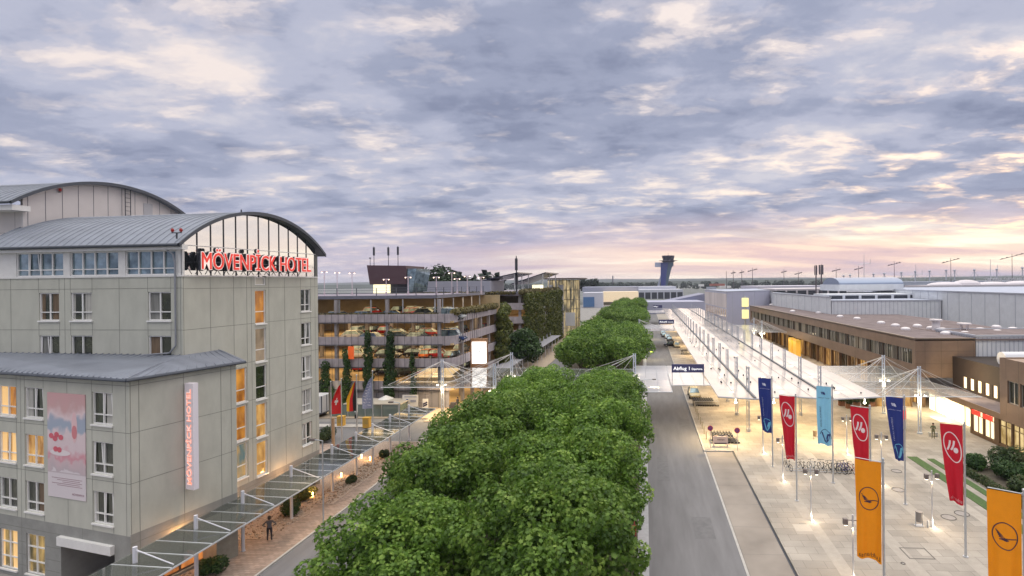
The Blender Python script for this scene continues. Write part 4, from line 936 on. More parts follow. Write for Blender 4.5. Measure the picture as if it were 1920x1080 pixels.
def stair_tower():
    T = thing('stair_tower', 'glazed stair tower with curved lit glass front at the end of the far garage', 'stair tower', (-27,180,0))
    cx, cy, r = -28.5, 181, 5.6
    m = MB()
    for i in range(17):
        a = -PI*.75+PI*1.15*i/16; x, y = cx+r*math.cos(a), cy+r*math.sin(a); m.box(x-.10,x+.10,y-.10,y+.10,0,19.6)
    for z in (3.2,6.4,9.6,12.8,16,19.4): m.ring((cx,cy,z), (1,0,0), (0,1,0), r, .12, n=30, m=5)
    m.build('glazing_bars', M('bronze bars', (.22,.19,.15), .4, .4), T)
    m = MB(); n = 30; vs = [(cx+(r-.15)*math.cos(2*PI*i/n), cy+(r-.15)*math.sin(2*PI*i/n), z) for z in (0,19.4) for i in range(n)]
    m.add(vs, [(i,(i+1)%n,n+(i+1)%n,n+i) for i in range(n)]); m.build('glazing', litroom('tower lit glass', (.10,.10,.08), (.95,.72,.36), .75, (.8,.8,.22)), T)
    m = MB(); m.tube((cx+.6,cy-2,19.7),(cx+.6,cy-2,20.1), 8.0, n=26); m.build('roof', M('tower roof', (.16,.13,.12), .5, .3), T)
    m = MB(); m.obox((-31.4,172.5,9.5), (1,0,0),(0,1,0),(0,0,1), .5,1.6,8.3); m.obox((-28.2,173.4,9.5), (1,0,0),(0,1,0),(0,0,1), .8,.3,8.3); b = m.build('sign_fin', M('pale fin', (.5,.5,.52), .5), T)
    m = MB(); m.text('P3', (-28.9,173.0,14.0), (1,0,0), (0,0,1), 1.4, .04, 1.5); m.text('Parken', (-28.5,173.05,12.6), (0,0,-1), (1,0,0), .7, .03, 4.0); m.build('sign_letters', DARK, b)
    m = MB(); m.box(-26.6,-23.4,172.0,172.2,4.2,8.6); m.build('notice_board', M('white board', (.7,.7,.72), .5), T)
    light('tower_light', 'POINT', (cx,cy,9), 900, (1,.8,.5), T, size=1)
stair_tower()

# ------------------------------------------------------------ big glass roof over the terminal forecourt
ROOFW = glassy('frosted roof glass', (.86,.85,.87), .84, .15, .3, .62, .22)
ROOFC = glassy('clear roof glass', (.56,.60,.58), .46, .22, .3, .4, .35)
LAT = M('lattice steel', (.50,.52,.58), .4, .4)
def lattice_mast(x, y, z1, par, r=.2, base=0.12):
    m = MB()
    for i in range(3):
        a = i*2*PI/3+.5; m.tube((x+r*math.cos(a),y+r*math.sin(a),base),(x+r*math.cos(a),y+r*math.sin(a),z1), .05, n=5)
    n = int(z1/.55)
    for k in range(n):
        z = base+(z1-base)*k/n
        for i in range(3):
            a, b = i*2*PI/3+.5, (i+1)*2*PI/3+.5; m.tube((x+r*math.cos(a),y+r*math.sin(a),z),(x+r*math.cos(b),y+r*math.sin(b),z+(z1-base)/n), .02, n=4, caps=False)
    m.tube((x,y,base-.1),(x,y,base+.35), .26, n=10); return m.build('mast', LAT, par)
def big_roof():
    T = thing('glass_roof', 'very long white frosted glass roof on lattice masts along the terminal forecourt', 'glass roof', (12.4,64.8,.12))
    y0, y1 = 60.6, 258; n = 49
    prof = [(8.2,5.32),(12.4,5.08),(16.7,5.36),(21.0,5.08),(26.4,5.36)]
    for i in range(n):
        a = y0+(y1-y0)*i/n; b = y0+(y1-y0)*(i+1)/n-.05; m = MB()
        for (xa,za),(xb,zb) in zip(prof, prof[1:]): m.add([(xa,a,za),(xb,a,zb),(xb,b,zb),(xa,b,za)], [(0,1,2,3)])
        m.build('glass_bay', ROOFW, T)
    m = MB()
    for i in range(n+1):
        y = y0+(y1-y0)*i/n-.02
        for (xa,za),(xb,zb) in zip(prof, prof[1:]): m.tube((xa,y,za-.06),(xb,y,zb-.06), .045 if i else .09, n=4, caps=False)
    for x, z in prof: m.tube((x,y0,z-.05),(x,y1,z-.05), .05, n=5)
    for x in (10.3,14.5,18.8,22.8,24.6): m.tube((x,y0,5.26),(x,y1,5.26), .022, n=4)
    m.build('roof_frame', M('roof beam', (.33,.34,.38), .5), T)
    for x in (12.4,21.0):
        m = MB(); m.box(x-.13,x+.13,y0,y1,5.10,5.24); m.build('gutter', M('gutter dark', (.12,.125,.14), .6), T)
        k = 0; y = 64.8
        while y < 250: lattice_mast(x, y, 8.15, T, .20 if y < 130 else .16); y += 8.06; k += 1
    # drain pots on the glass
    m = MB()
    for i in range(40):
        x = random.choice((9.8,11.0,13.6,15.2,18.0,19.6,23.0,25.0)); y = y0+1.5+random.random()**1.6*60; m.tube((x,y,5.2),(x,y,5.42), .09, n=6)
    m.build('roof_fixings', DARK, T)
    # fin ridge rails standing on the roof
    m = MB()
    for x in (16.7,):
        m.tube((x,y0+8,5.5),(x,y1,5.5), .04, n=4)
    m.build('ridge_rail', LSTEEL, T)
    # lamps under the roof
    for i, y in enumerate((66,76,86,98,112,130,150,172,196,224)):
        k = 1.0 if y < 90 else 1.4
        for x in (10.6,16.7,23.5):
            m = MB(); m.ell((x,y,4.72), .28,.28,.12, 10, 5); m.build('roof_lamp', M('roof lamp lens', (1,.95,.85), .4, emit=(1,.80,.50), es=9), T)
        light('roof_light', 'AREA', (17,y,4.6), 1300*k, (1,.70,.34), T, size=14, sy=3)
        light('roof_uplight', 'AREA', (17,y,3.9), 240*k, (1,.93,.86), T, size=16, sy=7, rot=(PI,0,0))
    return T
big_roof()
def cross_roof(x0, x1, y0, y1, z, lab, masts, mat, lit=True, near=True, warm=(1,.8,.5), power=160):
    T = thing('crossing_canopy', lab, 'canopy', (x0,y0,0), group='glass crossing canopies over the roads')
    n = max(3, int((x1-x0)/2.6)); ny = max(2, int((y1-y0)/4.5)); ym = (y0+y1)/2
    def zz(y): return z+.35*abs(y-ym)/((y1-y0)/2)
    for i in range(n):
        a, b = x0+(x1-x0)*i/n, x0+(x1-x0)*(i+1)/n-.05; m = MB()
        for j in range(ny):
            c, d = y0+(y1-y0)*j/ny, y0+(y1-y0)*(j+1)/ny-.04; m.add([(a,c,zz(c)),(b,c,zz(c)),(b,d,zz(d)),(a,d,zz(d))], [(0,1,2,3)])
        m.build('glass_bay', mat, T)
    m = MB()
    for j in range(ny+1):
        y = y0+(y1-y0)*j/ny; m.tube((x0,y,zz(y)-.05),(x1,y,zz(y)-.05), .055, n=5)
    for i in range(n+1):
        x = x0+(x1-x0)*i/n; m.tube((x,y0,zz(y0)-.05),(x,ym,z-.05), .035, n=4); m.tube((x,ym,z-.05),(x,y1,zz(y1)-.05), .035, n=4)
    m.build('roof_frame', LSTEEL, T)
    for mx, my in masts:
        m = MB()
        for s in (-.14,.14): m.tube((mx+s,my,0),(mx+s,my,8.15), .085, n=8)
        for q in range(9): m.box(mx-.14,mx+.14,my-.04,my+.04,1+q*.85,1.12+q*.85)
        m.tube((mx,my,.0),(mx,my,.3), .3, n=10); p = m.build('mast', M('blue white mast', (.55,.60,.70), .4, .1), T)
        m = MB()
        for dx in (-7.5,-5.2,-2.2,2.2,5.2,7.5):
            for dy in ((-1.0, 1.0) if abs(dx) > 5 else (0,)):
                x = min(max(mx+dx, x0), x1); m.tube((mx,my,7.95),(x,my+dy*2.5,zz(my+dy*2.5)), .03, n=5)
        m.build('stay_cable', M('cable paint', (.62,.60,.60), .4), p)
        if lit:
            m = MB()
            for s in (-.55,.55): m.ell((mx+s,my-.3,4.7), .2,.2,.13, 8, 5)
            m.build('mast_lamp', LAMPW, p); light('mast_light', 'POINT', (mx,my-.5,4.3), power, warm, p, size=.3)
    return T
cross_roof(-34.5,-18.5,62.8+3.2,81.0,4.9,'clear glass crossing canopy hung from cables in front of the near garage',[(-28.1,70.5),(-19.6,66.5),(-20.2,77.5)],CG,power=90)
cross_roof(-18.3,-1.9,66,80,4.9,'glass crossing canopy squeezed between the two clumps of plane trees',[(-1.7,76)],CG, power=50)
cross_roof(-1.7,3.1,62.8,82,5.05,'white glass crossing canopy over the near end of the kerbside road',[],ROOFW)
cross_roof(3.2,8.1,67,82,5.05,'low white glass canopy under the navy departures sign',[],ROOFW)
cross_roof(26.5,37.4,60.8,82,5.0,'cable-stayed clear glass canopy in front of the bright terminal entrance',[(32.45,64.4),(32.5,73.9)],ROOFC, power=380)
cross_roof(26.5,36,136,158,5.0,'cable-stayed glass canopy halfway along the bronze terminal front',[(30.3,139),(30.3,149)],ROOFC, power=300)
cross_roof(-1.7,8.1,141,160,5.05,'second white glass crossing canopy over the kerbside road, before the middle sign',[(-1.8,146)],ROOFW, lit=False)
cross_roof(-1.7,8.1,222,240,5.05,'farthest white glass crossing canopy over the kerbside road',[],ROOFW, lit=False)
for i, y in enumerate((63.5,66.2,69,72)): pass
light('cross_uplight', 'AREA', (3,72,4.0), 380, (1,.92,.84), None, size=9, sy=14, rot=(PI,0,0))
# covered rail of posts running along the far garage
t = thing('walkway_canopy', 'grey walkway canopy with white stub posts running along the garages', 'canopy', (-26.5,84,0))
m = MB(); m.box(-27.6,-24.6,84,150,3.2,3.32); m.build('roof_sheet', M('walkway roof', (.32,.32,.36), .6, noise=.1), t)
for i in range(14):
    y = 85+i*4.8; m = MB(); m.tube((-27.2,y,0),(-27.2,y,4.3), .1, n=6); m.tube((-24.9,y,0),(-24.9,y,3.2), .08, n=6); m.build('post', M('white post', ()), t)

# ------------------------------------------------------------ hanging direction signs
def gantry(x0, x1, y, z0, z1, txt, small, lab, post=3.2):
    T = thing('direction_sign', lab, 'sign', (x0,y,0), group='navy direction signs over the kerbside road')
    m = MB(); m.box(x0,x1,y-.12,y+.12,z0,z1); o = m.build('sign_panel', M('navy panel', (.028,.03,.085), .35, emit=(.05,.05,.12), es=.3), T)
    m = MB(); L_ = M('sign white letters', (.9,.9,.9), .4, emit=(1,1,1), es=.9); w = x1-x0; h = z1-z0
    m.text(txt, (x0+w*.05,y-.14,z0+h*.3), (1,0,0), (0,0,1), h*.44, .02, w*.50)
    if small: m.text(small, (x0+w*.62,y-.14,z0+h*.32), (1,0,0), (0,0,1), h*.26, .02, w*.32)
    m.build('lettering', L_, o)
    m = MB(); 
    for x in (x0+.05,x1-.05): m.tube((x,y,5.2),(x,y,z0), .045, n=6)
    m.build('support_post', STEEL, T)
q = DP(1259,697,67.5)
gantry(3.25,7.35,67.2,6.95,8.0,'Abflug 1','Departures','navy sign reading Abflug 1 above the near road canopy')
gantry(3.5,7.6,141.2,7.2,8.3,'Ankunft','Arrivals','navy sign with white writing over the second road canopy, in the middle distance')
gantry(3.2,7.0,222.2,7.4,8.6,'Abflug 2','','small navy sign with white writing over the farthest road canopy')

# ------------------------------------------------------------ bronze terminal
def terminal():
    T = thing('airport_terminal', 'long bronze-clad terminal with ribbon windows above bright glazed shopfronts', 'terminal', (38.5,77.4,0))
    a = (38.5,77.4); b = (35.45,181.0)
    P = pl_from(a, b, -1); L_ = P.L   # outward normal towards the street (-x)
    m = MB(); ro = [(.9,L_-2,6.2,8.33)]; wall(m, P, 0, L_, 4.4, 10.0, ro, .35)
    Q = PL((0,0),0,True); Q.o = Vector((38.5,77.4,0)); Q.d = Vector((1,0,0)); Q.n = Vector((0,-1,0))
    wall(m, Q, 0, 8.3, 4.4, 10.0); m.quad((46.8,77.4,4.4),(46.8,95,4.4),(46.8,95,10),(46.8,77.4,10)); m.build('bronze_wall', CLADB, T)
    m = MB(); joints(m, Q, [1.35,3.6,5.9,8.0], [8.2,6.4], 0, 8.3, 4.4, 10); joints(m, P, [8*i+4 for i in range(12)], [], 0, L_, 8.4, 10); joints(m, P, [8*i+4 for i in range(12)], [], 0, L_, 4.4, 6.15); m.build('panel_joints', M('bronze seam', (.10,.07,.045), .6), T)
    # ribbon window bays with pale fins and blinds
    n = 66; bl = [M('blind a', (.15,.135,.11), .4), GLASSD, M('blind b', (.30,.26,.19), .6), M('blind c', (.07,.06,.05), .2)]
    for i in range(n):
        s0 = .9+(L_-2.9)*i/n; s1 = .9+(L_-2.9)*(i+1)/n
        g = MB(); bar(g, P, s0, s1, 6.2, 8.33, -.33, -.30); w = g.build('window', bl[random.choice((0,1,1,3,3,2))], T)
        g = MB(); bar(g, P, s0, s0+.10, 6.2, 8.33, -.29, -.16); bar(g, P, s0+.8, s0+.86, 6.2, 8.33, -.29, -.24)
        g.build('fin', M('pale fin bar', (.50,.46,.38), .5) if i%3 else M('bronze seam', ()), w)
    # roof
    m = MB(); m.poly([(38.5,77.4),(60,77.4),(62,110),(60,181),(35.45,181)], 9.70, 9.95); m.build('flat_roof', GRAVROOF, T)
    m = MB(); bar(m, P, -.1, L_, 9.9, 10.08, -.3, .08); bar(m, Q, -.02, 8.3, 9.9, 10.08, -.3, .08); m.build('roof_coping', M('coping', (.22,.17,.13), .5, .3), T)
    # ground floor : glazed shopfront set back, bright piers
    P2 = pl_from((39.9,77.8), (37.6,181), -1)
    for i in range(24):
        s0 = i*4.3; g = MB(); bar(g, P2, s0+.1, s0+4.2, .2, 4.3, -.2, -.15)
        mt = [LITY, litroom('brown lit shop', (.05,.03,.015), (.55,.30,.10), .8), GLASSD, litroom('brown lit shop', ())][(i*7)%4]; g.build('shop_window', mt, T)
        g = MB(); 
        for k in range(4): bar(g, P2, s0+.1+k*1.02, s0+.18+k*1.02, .12, 4.4, -.14, -.02)
        bar(g, P2, s0, s0+.5, .12, 4.4, -.14, .35); g.build('shop_pier', M('shop frame', (.15,.09,.05), .4, .2), T)
    m = MB(); m.quad((38.5,77.4,4.39),(35.45,181,4.39),(38,181,4.39),(41,77.4,4.39)); m.build('soffit', M('warm soffit', (.45,.33,.2), .7), T)
    for y, x in ((100,36.6),(118,36.0),(133,35.6),(165,35)): light('front_light', 'AREA', (x,y,3.9), 260, (1,.66,.28), T, size=2, sy=14)
    for y in (126,130): m = MB(); m.box(35.4,36.5,y,y+2.6,.12,4.3); m.build('yellow_kiosk', M('yellow kiosk', (.75,.42,.05), .5, emit=(1,.55,.08), es=.3), T)
    # entrance glow between the blocks
    EN = M('overbright entrance glass', (.9,.88,.8), .3, emit=(1,.86,.58), es=2.3)
    m = MB(); m.box(40.2,40.4,65.2,77.0,.12,2.95); m.build('entrance_glass', EN, T)
    m = MB(); m.box(40.4,46,77.3,77.37,.12,2.95); m.build('entrance_glass', litroom('lit lobby', (.8,.45,.15), (1,.85,.55), 1.4), T)
    m = MB()
    for y in (66.4,68.6,70.8,73.0,75.2): m.box(40.02,40.2,y-.08,y+.08,.12,2.95)
    m.box(40.02,40.2,65.2,77,2.3,2.42); m.build('entrance_frame', M('pale door frame', (.6,.52,.4), .5), T)
    for x in (33.6,35.4,37.0): pass
    m = MB(); 
    for x0, x1 in ((33.2,35.2),(36.0,38.2)):
        for x in (x0,(x0+x1)/2,x1): m.box(x-.09,x+.09,77.9,78.1,.12,3.1)
        m.box(x0,x1,77.9,78.1,2.95,3.15)
    m.build('revolving_door_frames', M('shop frame', ()), T)
    m = MB(); m.box(33.2,35.2,78.12,78.2,.12,2.95); m.box(36.0,38.2,78.12,78.2,.12,2.95); m.build('lit_doors', LITY, T)
    light('entrance_light', 'AREA', (38.6,71,3.0), 1500, (1,.80,.48), T, size=10, sy=3, rot=(0,math.radians(-75),0))
    light('entrance_light', 'AREA', (36,75,3.6), 600, (1,.78,.42), T, size=5, sy=5)
    # low link roof, dark recessed wall with five lit windows
    m = MB(); m.box(38.75,60,56,77.3,3.0,3.2); m.build('low_roof', GRAVROOF, T)
    m = MB(); m.box(38.55,38.75,20,77.3,3.15,3.75); m.build('low_fascia', CLADB, T)
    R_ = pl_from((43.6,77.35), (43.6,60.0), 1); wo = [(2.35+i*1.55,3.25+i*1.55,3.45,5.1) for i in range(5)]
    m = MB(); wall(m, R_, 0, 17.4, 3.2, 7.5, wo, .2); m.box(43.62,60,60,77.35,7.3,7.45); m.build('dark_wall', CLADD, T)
    for o in wo: win(T, R_, *o, 1, None, LITW, M('dark frame', ()), sill=False, inset=.1)
    # right-hand block
    X = pl_from((38.55,59.6), (38.55,20), 1); wo = [(1.2+i*1.9,2.85+i*1.9,5.2,7.6) for i in range(16)]
    m = MB(); wall(m, X, 0, 38, 3.75, 9.9, wo, .3); m.box(38.56,60,59.4,59.6,3.2,9.9); m.box(38.6,60,20,59.4,9.6,9.8); m.build('right_block_wall', CLADB, T)
    m = MB(); joints(m, X, [1.0+i*1.9 for i in range(16)], [], 0, 38, 7.7, 9.9); joints(m, X, [1.0+i*1.9 for i in range(16)], [], 0, 38, 3.8, 5.1); m.build('panel_joints', M('bronze seam', ()), T)
    for o in wo[:12]: win(T, X, *o, 2, None, GLASSD, M('alu frame', (.45,.42,.38), .4, .5), sill=False, inset=.2, fw=.09)
    # storefront below it
    Y = pl_from((38.6,65.0), (38.6,20), 1); so_ = [(.35,2.3,.45,3.1),(2.5,4.3,.45,3.1),(5.1,7.0,.45,3.1),(7.2,8.9,.45,3.1),(9.2,10.8,.45,3.1),(11.1,12.8,.45,3.1)]
    m = MB(); wall(m, Y, 0, 13.1, .1, 3.2, so_, .25); m.build('shop_frame_wall', M('shop frame', ()), T)
    m = MB(); wall(m, Y, 13.1, 40, .1, 3.2, [(14,15.5,2.2,3.0)], .2); m.build('white_base_wall', M('white base wall', (.62,.58,.56), .7), T)
    for i, o in enumerate(so_): win(T, Y, *o, 2, None, [LITW, LITW, litroom('shop yellow', (.35,.22,.06), (1,.75,.35), .9), litroom('shop yellow', ()), litroom('dim tan shop', (.2,.14,.08), (.5,.38,.24), .7), litroom('dim tan shop', ())][i], M('shop frame', ()), sill=False, inset=.15, extra=[2.45])
    m = MB()
    for s in (.4,2.55): bar(m, Y, s, s+1.6, 2.5, 3.05, .02, .06)
    m.build('red_shop_sign', M('red shop sign', (.7,.03,.02), .4, emit=(1,.05,.03), es=.8), T)
    # skylight domes, vents and pipes on the roof
    dm = M('white dome', (.66,.62,.64), .3)
    for u, v in ((1575,594),(1607,598),(1652,606),(1679,611),(1698,618),(1720,612),(1746,616),(1766,619),(1773,626),(1809,626),(1838,619),(1868,614),(1870,623),(1899,618),(1446,572),(1486,584),(1535,587)):
        x, y = G(u, v, 10); m = MB(); m.tube((x,y,9.95),(x,y,10.15), .75, n=14); m.ell((x,y,10.15), .72,.72,.30, 14, 8); m.build('skylight_dome', dm, T)
    x, y = G(1755,618,10); m = MB(); m.tube((x,y,9.9),(x,y,11.5), .62, n=14); m.tube((x,y,11.5),(x,y,11.75), .95, n=14); m.build('roof_chimney', dm, T)
    x, y = G(1808,622,10); m = MB(); m.tube((x,y,11.2),(x,y,11.4), 1.0, n=14)
    for i in range(4): m.tube((x+.6*math.cos(i*PI/2),y+.6*math.sin(i*PI/2),9.9),(x+.6*math.cos(i*PI/2),y+.6*math.sin(i*PI/2),11.2), .08, n=6)
    m.build('vent_hood', dm, T)
    return T
terminal()
def corr_box(name, lab, cat, pts, z0, z1, mat, rib=1.2, roofm=None, group=None):
    T = thing(name, lab, cat, (pts[0][0],pts[0][1],z0), group=group)
    m = MB(); m.poly(pts, z0, z1); m.build('wall', mat, T)
    m = MB(); n = len(pts)
    for i in range(n):
        a = Vector((*pts[i],0)); b = Vector((*pts[(i+1)%n],0)); L_ = (b-a).length; k = int(L_/rib)
        if k > 260: k = 260
        for j in range(k):
            p = a.lerp(b, (j+.5)/k); m.box(p.x-.05,p.x+.05,p.y-.05,p.y+.05,z0,z1-.15)
        d = (b-a).normalized(); c = (a+b)/2; m.obox((c.x,c.y,z1+.05), d, (-d.y,d.x,0), (0,0,1), L_/2+.1, .14, .12)
    m.build('ribs', M('rib grey', (.42,.44,.50), .6), T)
    if roofm: m = MB(); m.poly(pts, z1+.01, z1+.05); m.build('roof', roofm, T)
    return T
def GG(*uv, z=10.0): return [G(u, v, z) for u, v in uv]
A_ = GG((1826,664),z=8.2)[0]
corr_box('plant_building','white corrugated box rising behind the dark wall at the right edge','building', [(47.0,77.6),(75,77.6),(75,88),(47.0,88)], 4.2, 10.3, CORR, .6, GRAVROOF)
m = MB(); m.tube((45.5,70,8.2),(75,70,8.2), .9, n=16); m.build('roof_duct', M('white duct', (.62,.62,.66), .4), label='fat white duct lying on the low roof behind the lit windows', cat='duct')
c1 = G(1767,589,10); c2 = G(1920,606,10); c3 = G(1560,589,10); c4 = G(1452,573,10)
hallP = [c1, c2, (c2[0]+60,c2[1]-10), (c1[0]+90, c1[1]+50), (c1[0], c1[1]+60)]
corr_box('airport_hall','largest white windowless hall filling the right edge behind the terminal','hall', hallP, 4, 15.5, CORR, 4.0, PALEB, 'white halls behind the terminal')
m = MB(); m.box(c2[0]-16,c2[0]-4,c1[1]-1,c1[1]-.9,10.2,13); 
corr_box('airport_hall','ribbed white hall with dark rooftop louvres left of the largest hall','hall', [c3, (c1[0]-.3,c1[1]), (c1[0]-.3,c1[1]+45), (c3[0],c3[1]+45)], 4, 13.3, CORR, .9, PALEB, 'white halls behind the terminal')
corr_box('airport_hall','long white hall wall running back to the left behind the bronze terminal','hall', [c4, (c3[0]-.2,c3[1]), (c3[0]-.2,c3[1]+60), (c4[0]+10,c4[1]+50)], 4, 14.2, CORR, 5, PALEB, 'white halls behind the terminal')
# rooftop plant on the halls
def rbox(name, lab, cat, u0, u1, vt, vb, Z, dep, mat, group=None, extra=None):
    a = DP(u0, vb, Z); b = DP(u1, vt, Z); z0 = DP((u0+u1)/2, vb, Z)[2]; z1 = DP((u0+u1)/2, vt, Z)[2]
    T = thing(name, lab, cat, (a[0],a[1],z0), group=group); r = Vector((RT[0],RT[1],0)); f = Vector((FW[0],FW[1],0))
    m = MB(); A0 = Vector((a[0],a[1],0)); B0 = Vector((b[0],b[1],0))
    m.poly([(A0.x,A0.y),(B0.x,B0.y),((B0+f*dep).x,(B0+f*dep).y),((A0+f*dep).x,(A0+f*dep).y)], z0, z1); m.build('wall', mat, T)
    if extra: extra(T, A0, B0, r, f, z0, z1)
    return T
def vault_x(T, A0, B0, r, f, z0, z1):
    m = MB(); L_ = (B0-A0).length; c = A0+f*6; pts = [c+f*6*math.cos(t)+Vector((0,0,z1+ (2.0)*math.sin(t))) for t in [i*PI/14 for i in range(15)]]
    pts = [Vector((p.x,p.y,p.z)) for p in pts]; m.extr(pts, B0-A0); m.build('barrel_roof', M('blue zinc', (.24,.29,.40), .4, .4), T)
    m = MB()
    for i in range(22): p = A0+(B0-A0)*(i+.5)/22-f*.5; m.box(p.x-.5,p.x+.5,p.y-.3,p.y+.3,z0-1.4,z0-.4)
    m.build('louvre', DARK, T)
rbox('rooftop_plant_house','blue barrel-roofed plant house standing on the white hall','plant house',1574,1694,533,545,150,14,CORR,extra=vault_x)
def louv(T, A0, B0, r, f, z0, z1):
    m = MB(); n = 7
    for i in range(n): p = A0+(B0-A0)*(i+.08)/n; q = A0+(B0-A0)*(i+.9)/n; c=(p+q)/2-f*.05; m.obox((c.x,c.y,(z0+z1)/2), r, f, (0,0,1), (q-p).length/2, .05, (z1-z0)*.28)
    m.build('louvre', DARK, T)
rbox('louvred_roof_strip','long white roof strip with dark louvre slots below the plant house','roof plant',1552,1765,551,563,140,10,CORR,extra=louv)
def ovals(T, A0, B0, r, f, z0, z1):
    m = MB(); c = (A0+B0)/2; L_ = (B0-A0).length
    for s, w, h in ((-.28,.16,1.6),(-.1,.12,2.6),(.12,.16,1.5),(.36,.14,1.8)): p = A0+(B0-A0)*(s+.5)+f*6; m.ell((p.x,p.y,z1), L_*w, 4, h, 14, 8)
    m.build('roof_domes', M('pale dome', (.60,.56,.60), .5), T)
rbox('rooftop_terrace','low white rooftop block with shallow domes at the right horizon','building',1738,1960,534,540,260,20,M('hall cream', (.50,.47,.50), .6),extra=ovals)
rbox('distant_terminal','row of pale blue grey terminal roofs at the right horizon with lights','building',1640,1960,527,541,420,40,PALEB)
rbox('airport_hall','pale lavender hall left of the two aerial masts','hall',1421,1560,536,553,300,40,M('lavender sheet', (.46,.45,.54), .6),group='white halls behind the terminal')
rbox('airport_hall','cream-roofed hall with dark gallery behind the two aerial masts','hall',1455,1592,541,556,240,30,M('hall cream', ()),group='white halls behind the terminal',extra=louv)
# white office block at the end of the glass roof
def office(T, A0, B0, r, f, z0, z1): pass
a = G(1363,641,1); e = G(1318,606,1)
P0 = (G(1363,600,6)[0], 190.0)
x1 = (DP(1363,600,190)); x0 = DP(1322,600,236); x2 = DP(1444,600,205)
T = corr_box('office_block','pale office block with a warm panelled left face at the end of the glass roof','building', [(x1[0],x1[1]),(x2[0],x2[1]),(x2[0]+4,x2[1]+45),(x0[0],x0[1])], 0, 14.6, M('office lilac', (.44,.44,.55), .6), 6, PALEB)
Pq = pl_from((x1[0],x1[1]), (x0[0],x0[1]), -1); m = MB()
for i in range(12): bar(m, Pq, 1+i*(Pq.L-2)/12, 1+(i+.7)*(Pq.L-2)/12, 5.2, 8.2, .0, .06)
m.build('window_band', litroom('office warm', (.25,.16,.12), (.75,.60,.48), .55), T)
m = MB(); bar(m, Pq, 0.2, Pq.L, 8.6, 13.8, .0, .05); m.build('warm_panels', M('warm panels', (.56,.50,.50), .6, noise=.2, nscale=.25, stretch=(1,1,.1)), T)
# tall yellow lit pylon beside it
q = DP(1398,640,168)
t = thing('lit_pylon', 'slim pylon with stacked yellow lit boxes at the far corner of the bronze terminal', 'pylon', (q[0],q[1],0))
for z0, z1 in ((10.2,13.0),(6.4,9.2)): m = MB(); m.box(q[0]-1,q[0]+1,q[1]-.5,q[1]+.5,z0,z1); m.build('lit_box', M('yellow lit box', (.8,.7,.3), .5, emit=(1,.85,.35), es=.8), t)
m = MB(); m.tube((q[0],q[1]+.2,0),(q[0],q[1]+.2,13.6), .3, n=8); m.build('pole', STEEL, t)

# ------------------------------------------------------------ background beyond the trees
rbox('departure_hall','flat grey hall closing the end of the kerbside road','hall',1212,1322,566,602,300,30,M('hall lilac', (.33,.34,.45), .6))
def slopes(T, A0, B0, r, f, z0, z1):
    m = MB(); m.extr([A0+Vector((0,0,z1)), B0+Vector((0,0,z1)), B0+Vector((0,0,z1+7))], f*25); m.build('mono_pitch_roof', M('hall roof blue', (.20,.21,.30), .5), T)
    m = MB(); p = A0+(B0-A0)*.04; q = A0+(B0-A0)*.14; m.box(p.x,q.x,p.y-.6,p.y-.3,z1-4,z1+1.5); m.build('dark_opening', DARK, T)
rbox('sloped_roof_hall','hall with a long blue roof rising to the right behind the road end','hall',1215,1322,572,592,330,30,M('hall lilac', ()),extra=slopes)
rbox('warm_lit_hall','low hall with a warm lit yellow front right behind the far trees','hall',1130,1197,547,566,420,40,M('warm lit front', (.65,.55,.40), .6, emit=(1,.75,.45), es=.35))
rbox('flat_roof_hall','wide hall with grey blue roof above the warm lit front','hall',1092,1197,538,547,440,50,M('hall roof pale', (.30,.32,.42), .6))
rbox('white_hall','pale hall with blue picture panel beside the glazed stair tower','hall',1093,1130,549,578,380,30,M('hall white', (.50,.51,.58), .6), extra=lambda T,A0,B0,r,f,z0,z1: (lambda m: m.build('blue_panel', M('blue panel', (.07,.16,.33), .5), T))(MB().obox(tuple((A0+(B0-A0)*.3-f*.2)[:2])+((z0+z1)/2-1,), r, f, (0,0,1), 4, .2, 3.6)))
rbox('white_terminal','white two-storey building at the foot of the control tower','building',1197,1281,543,566,560,60,M('hall white', ()), extra=louv)
rbox('white_terminal','upper white storey directly under the control tower','building',1198,1268,537,545,600,50,M('hall white', ()))
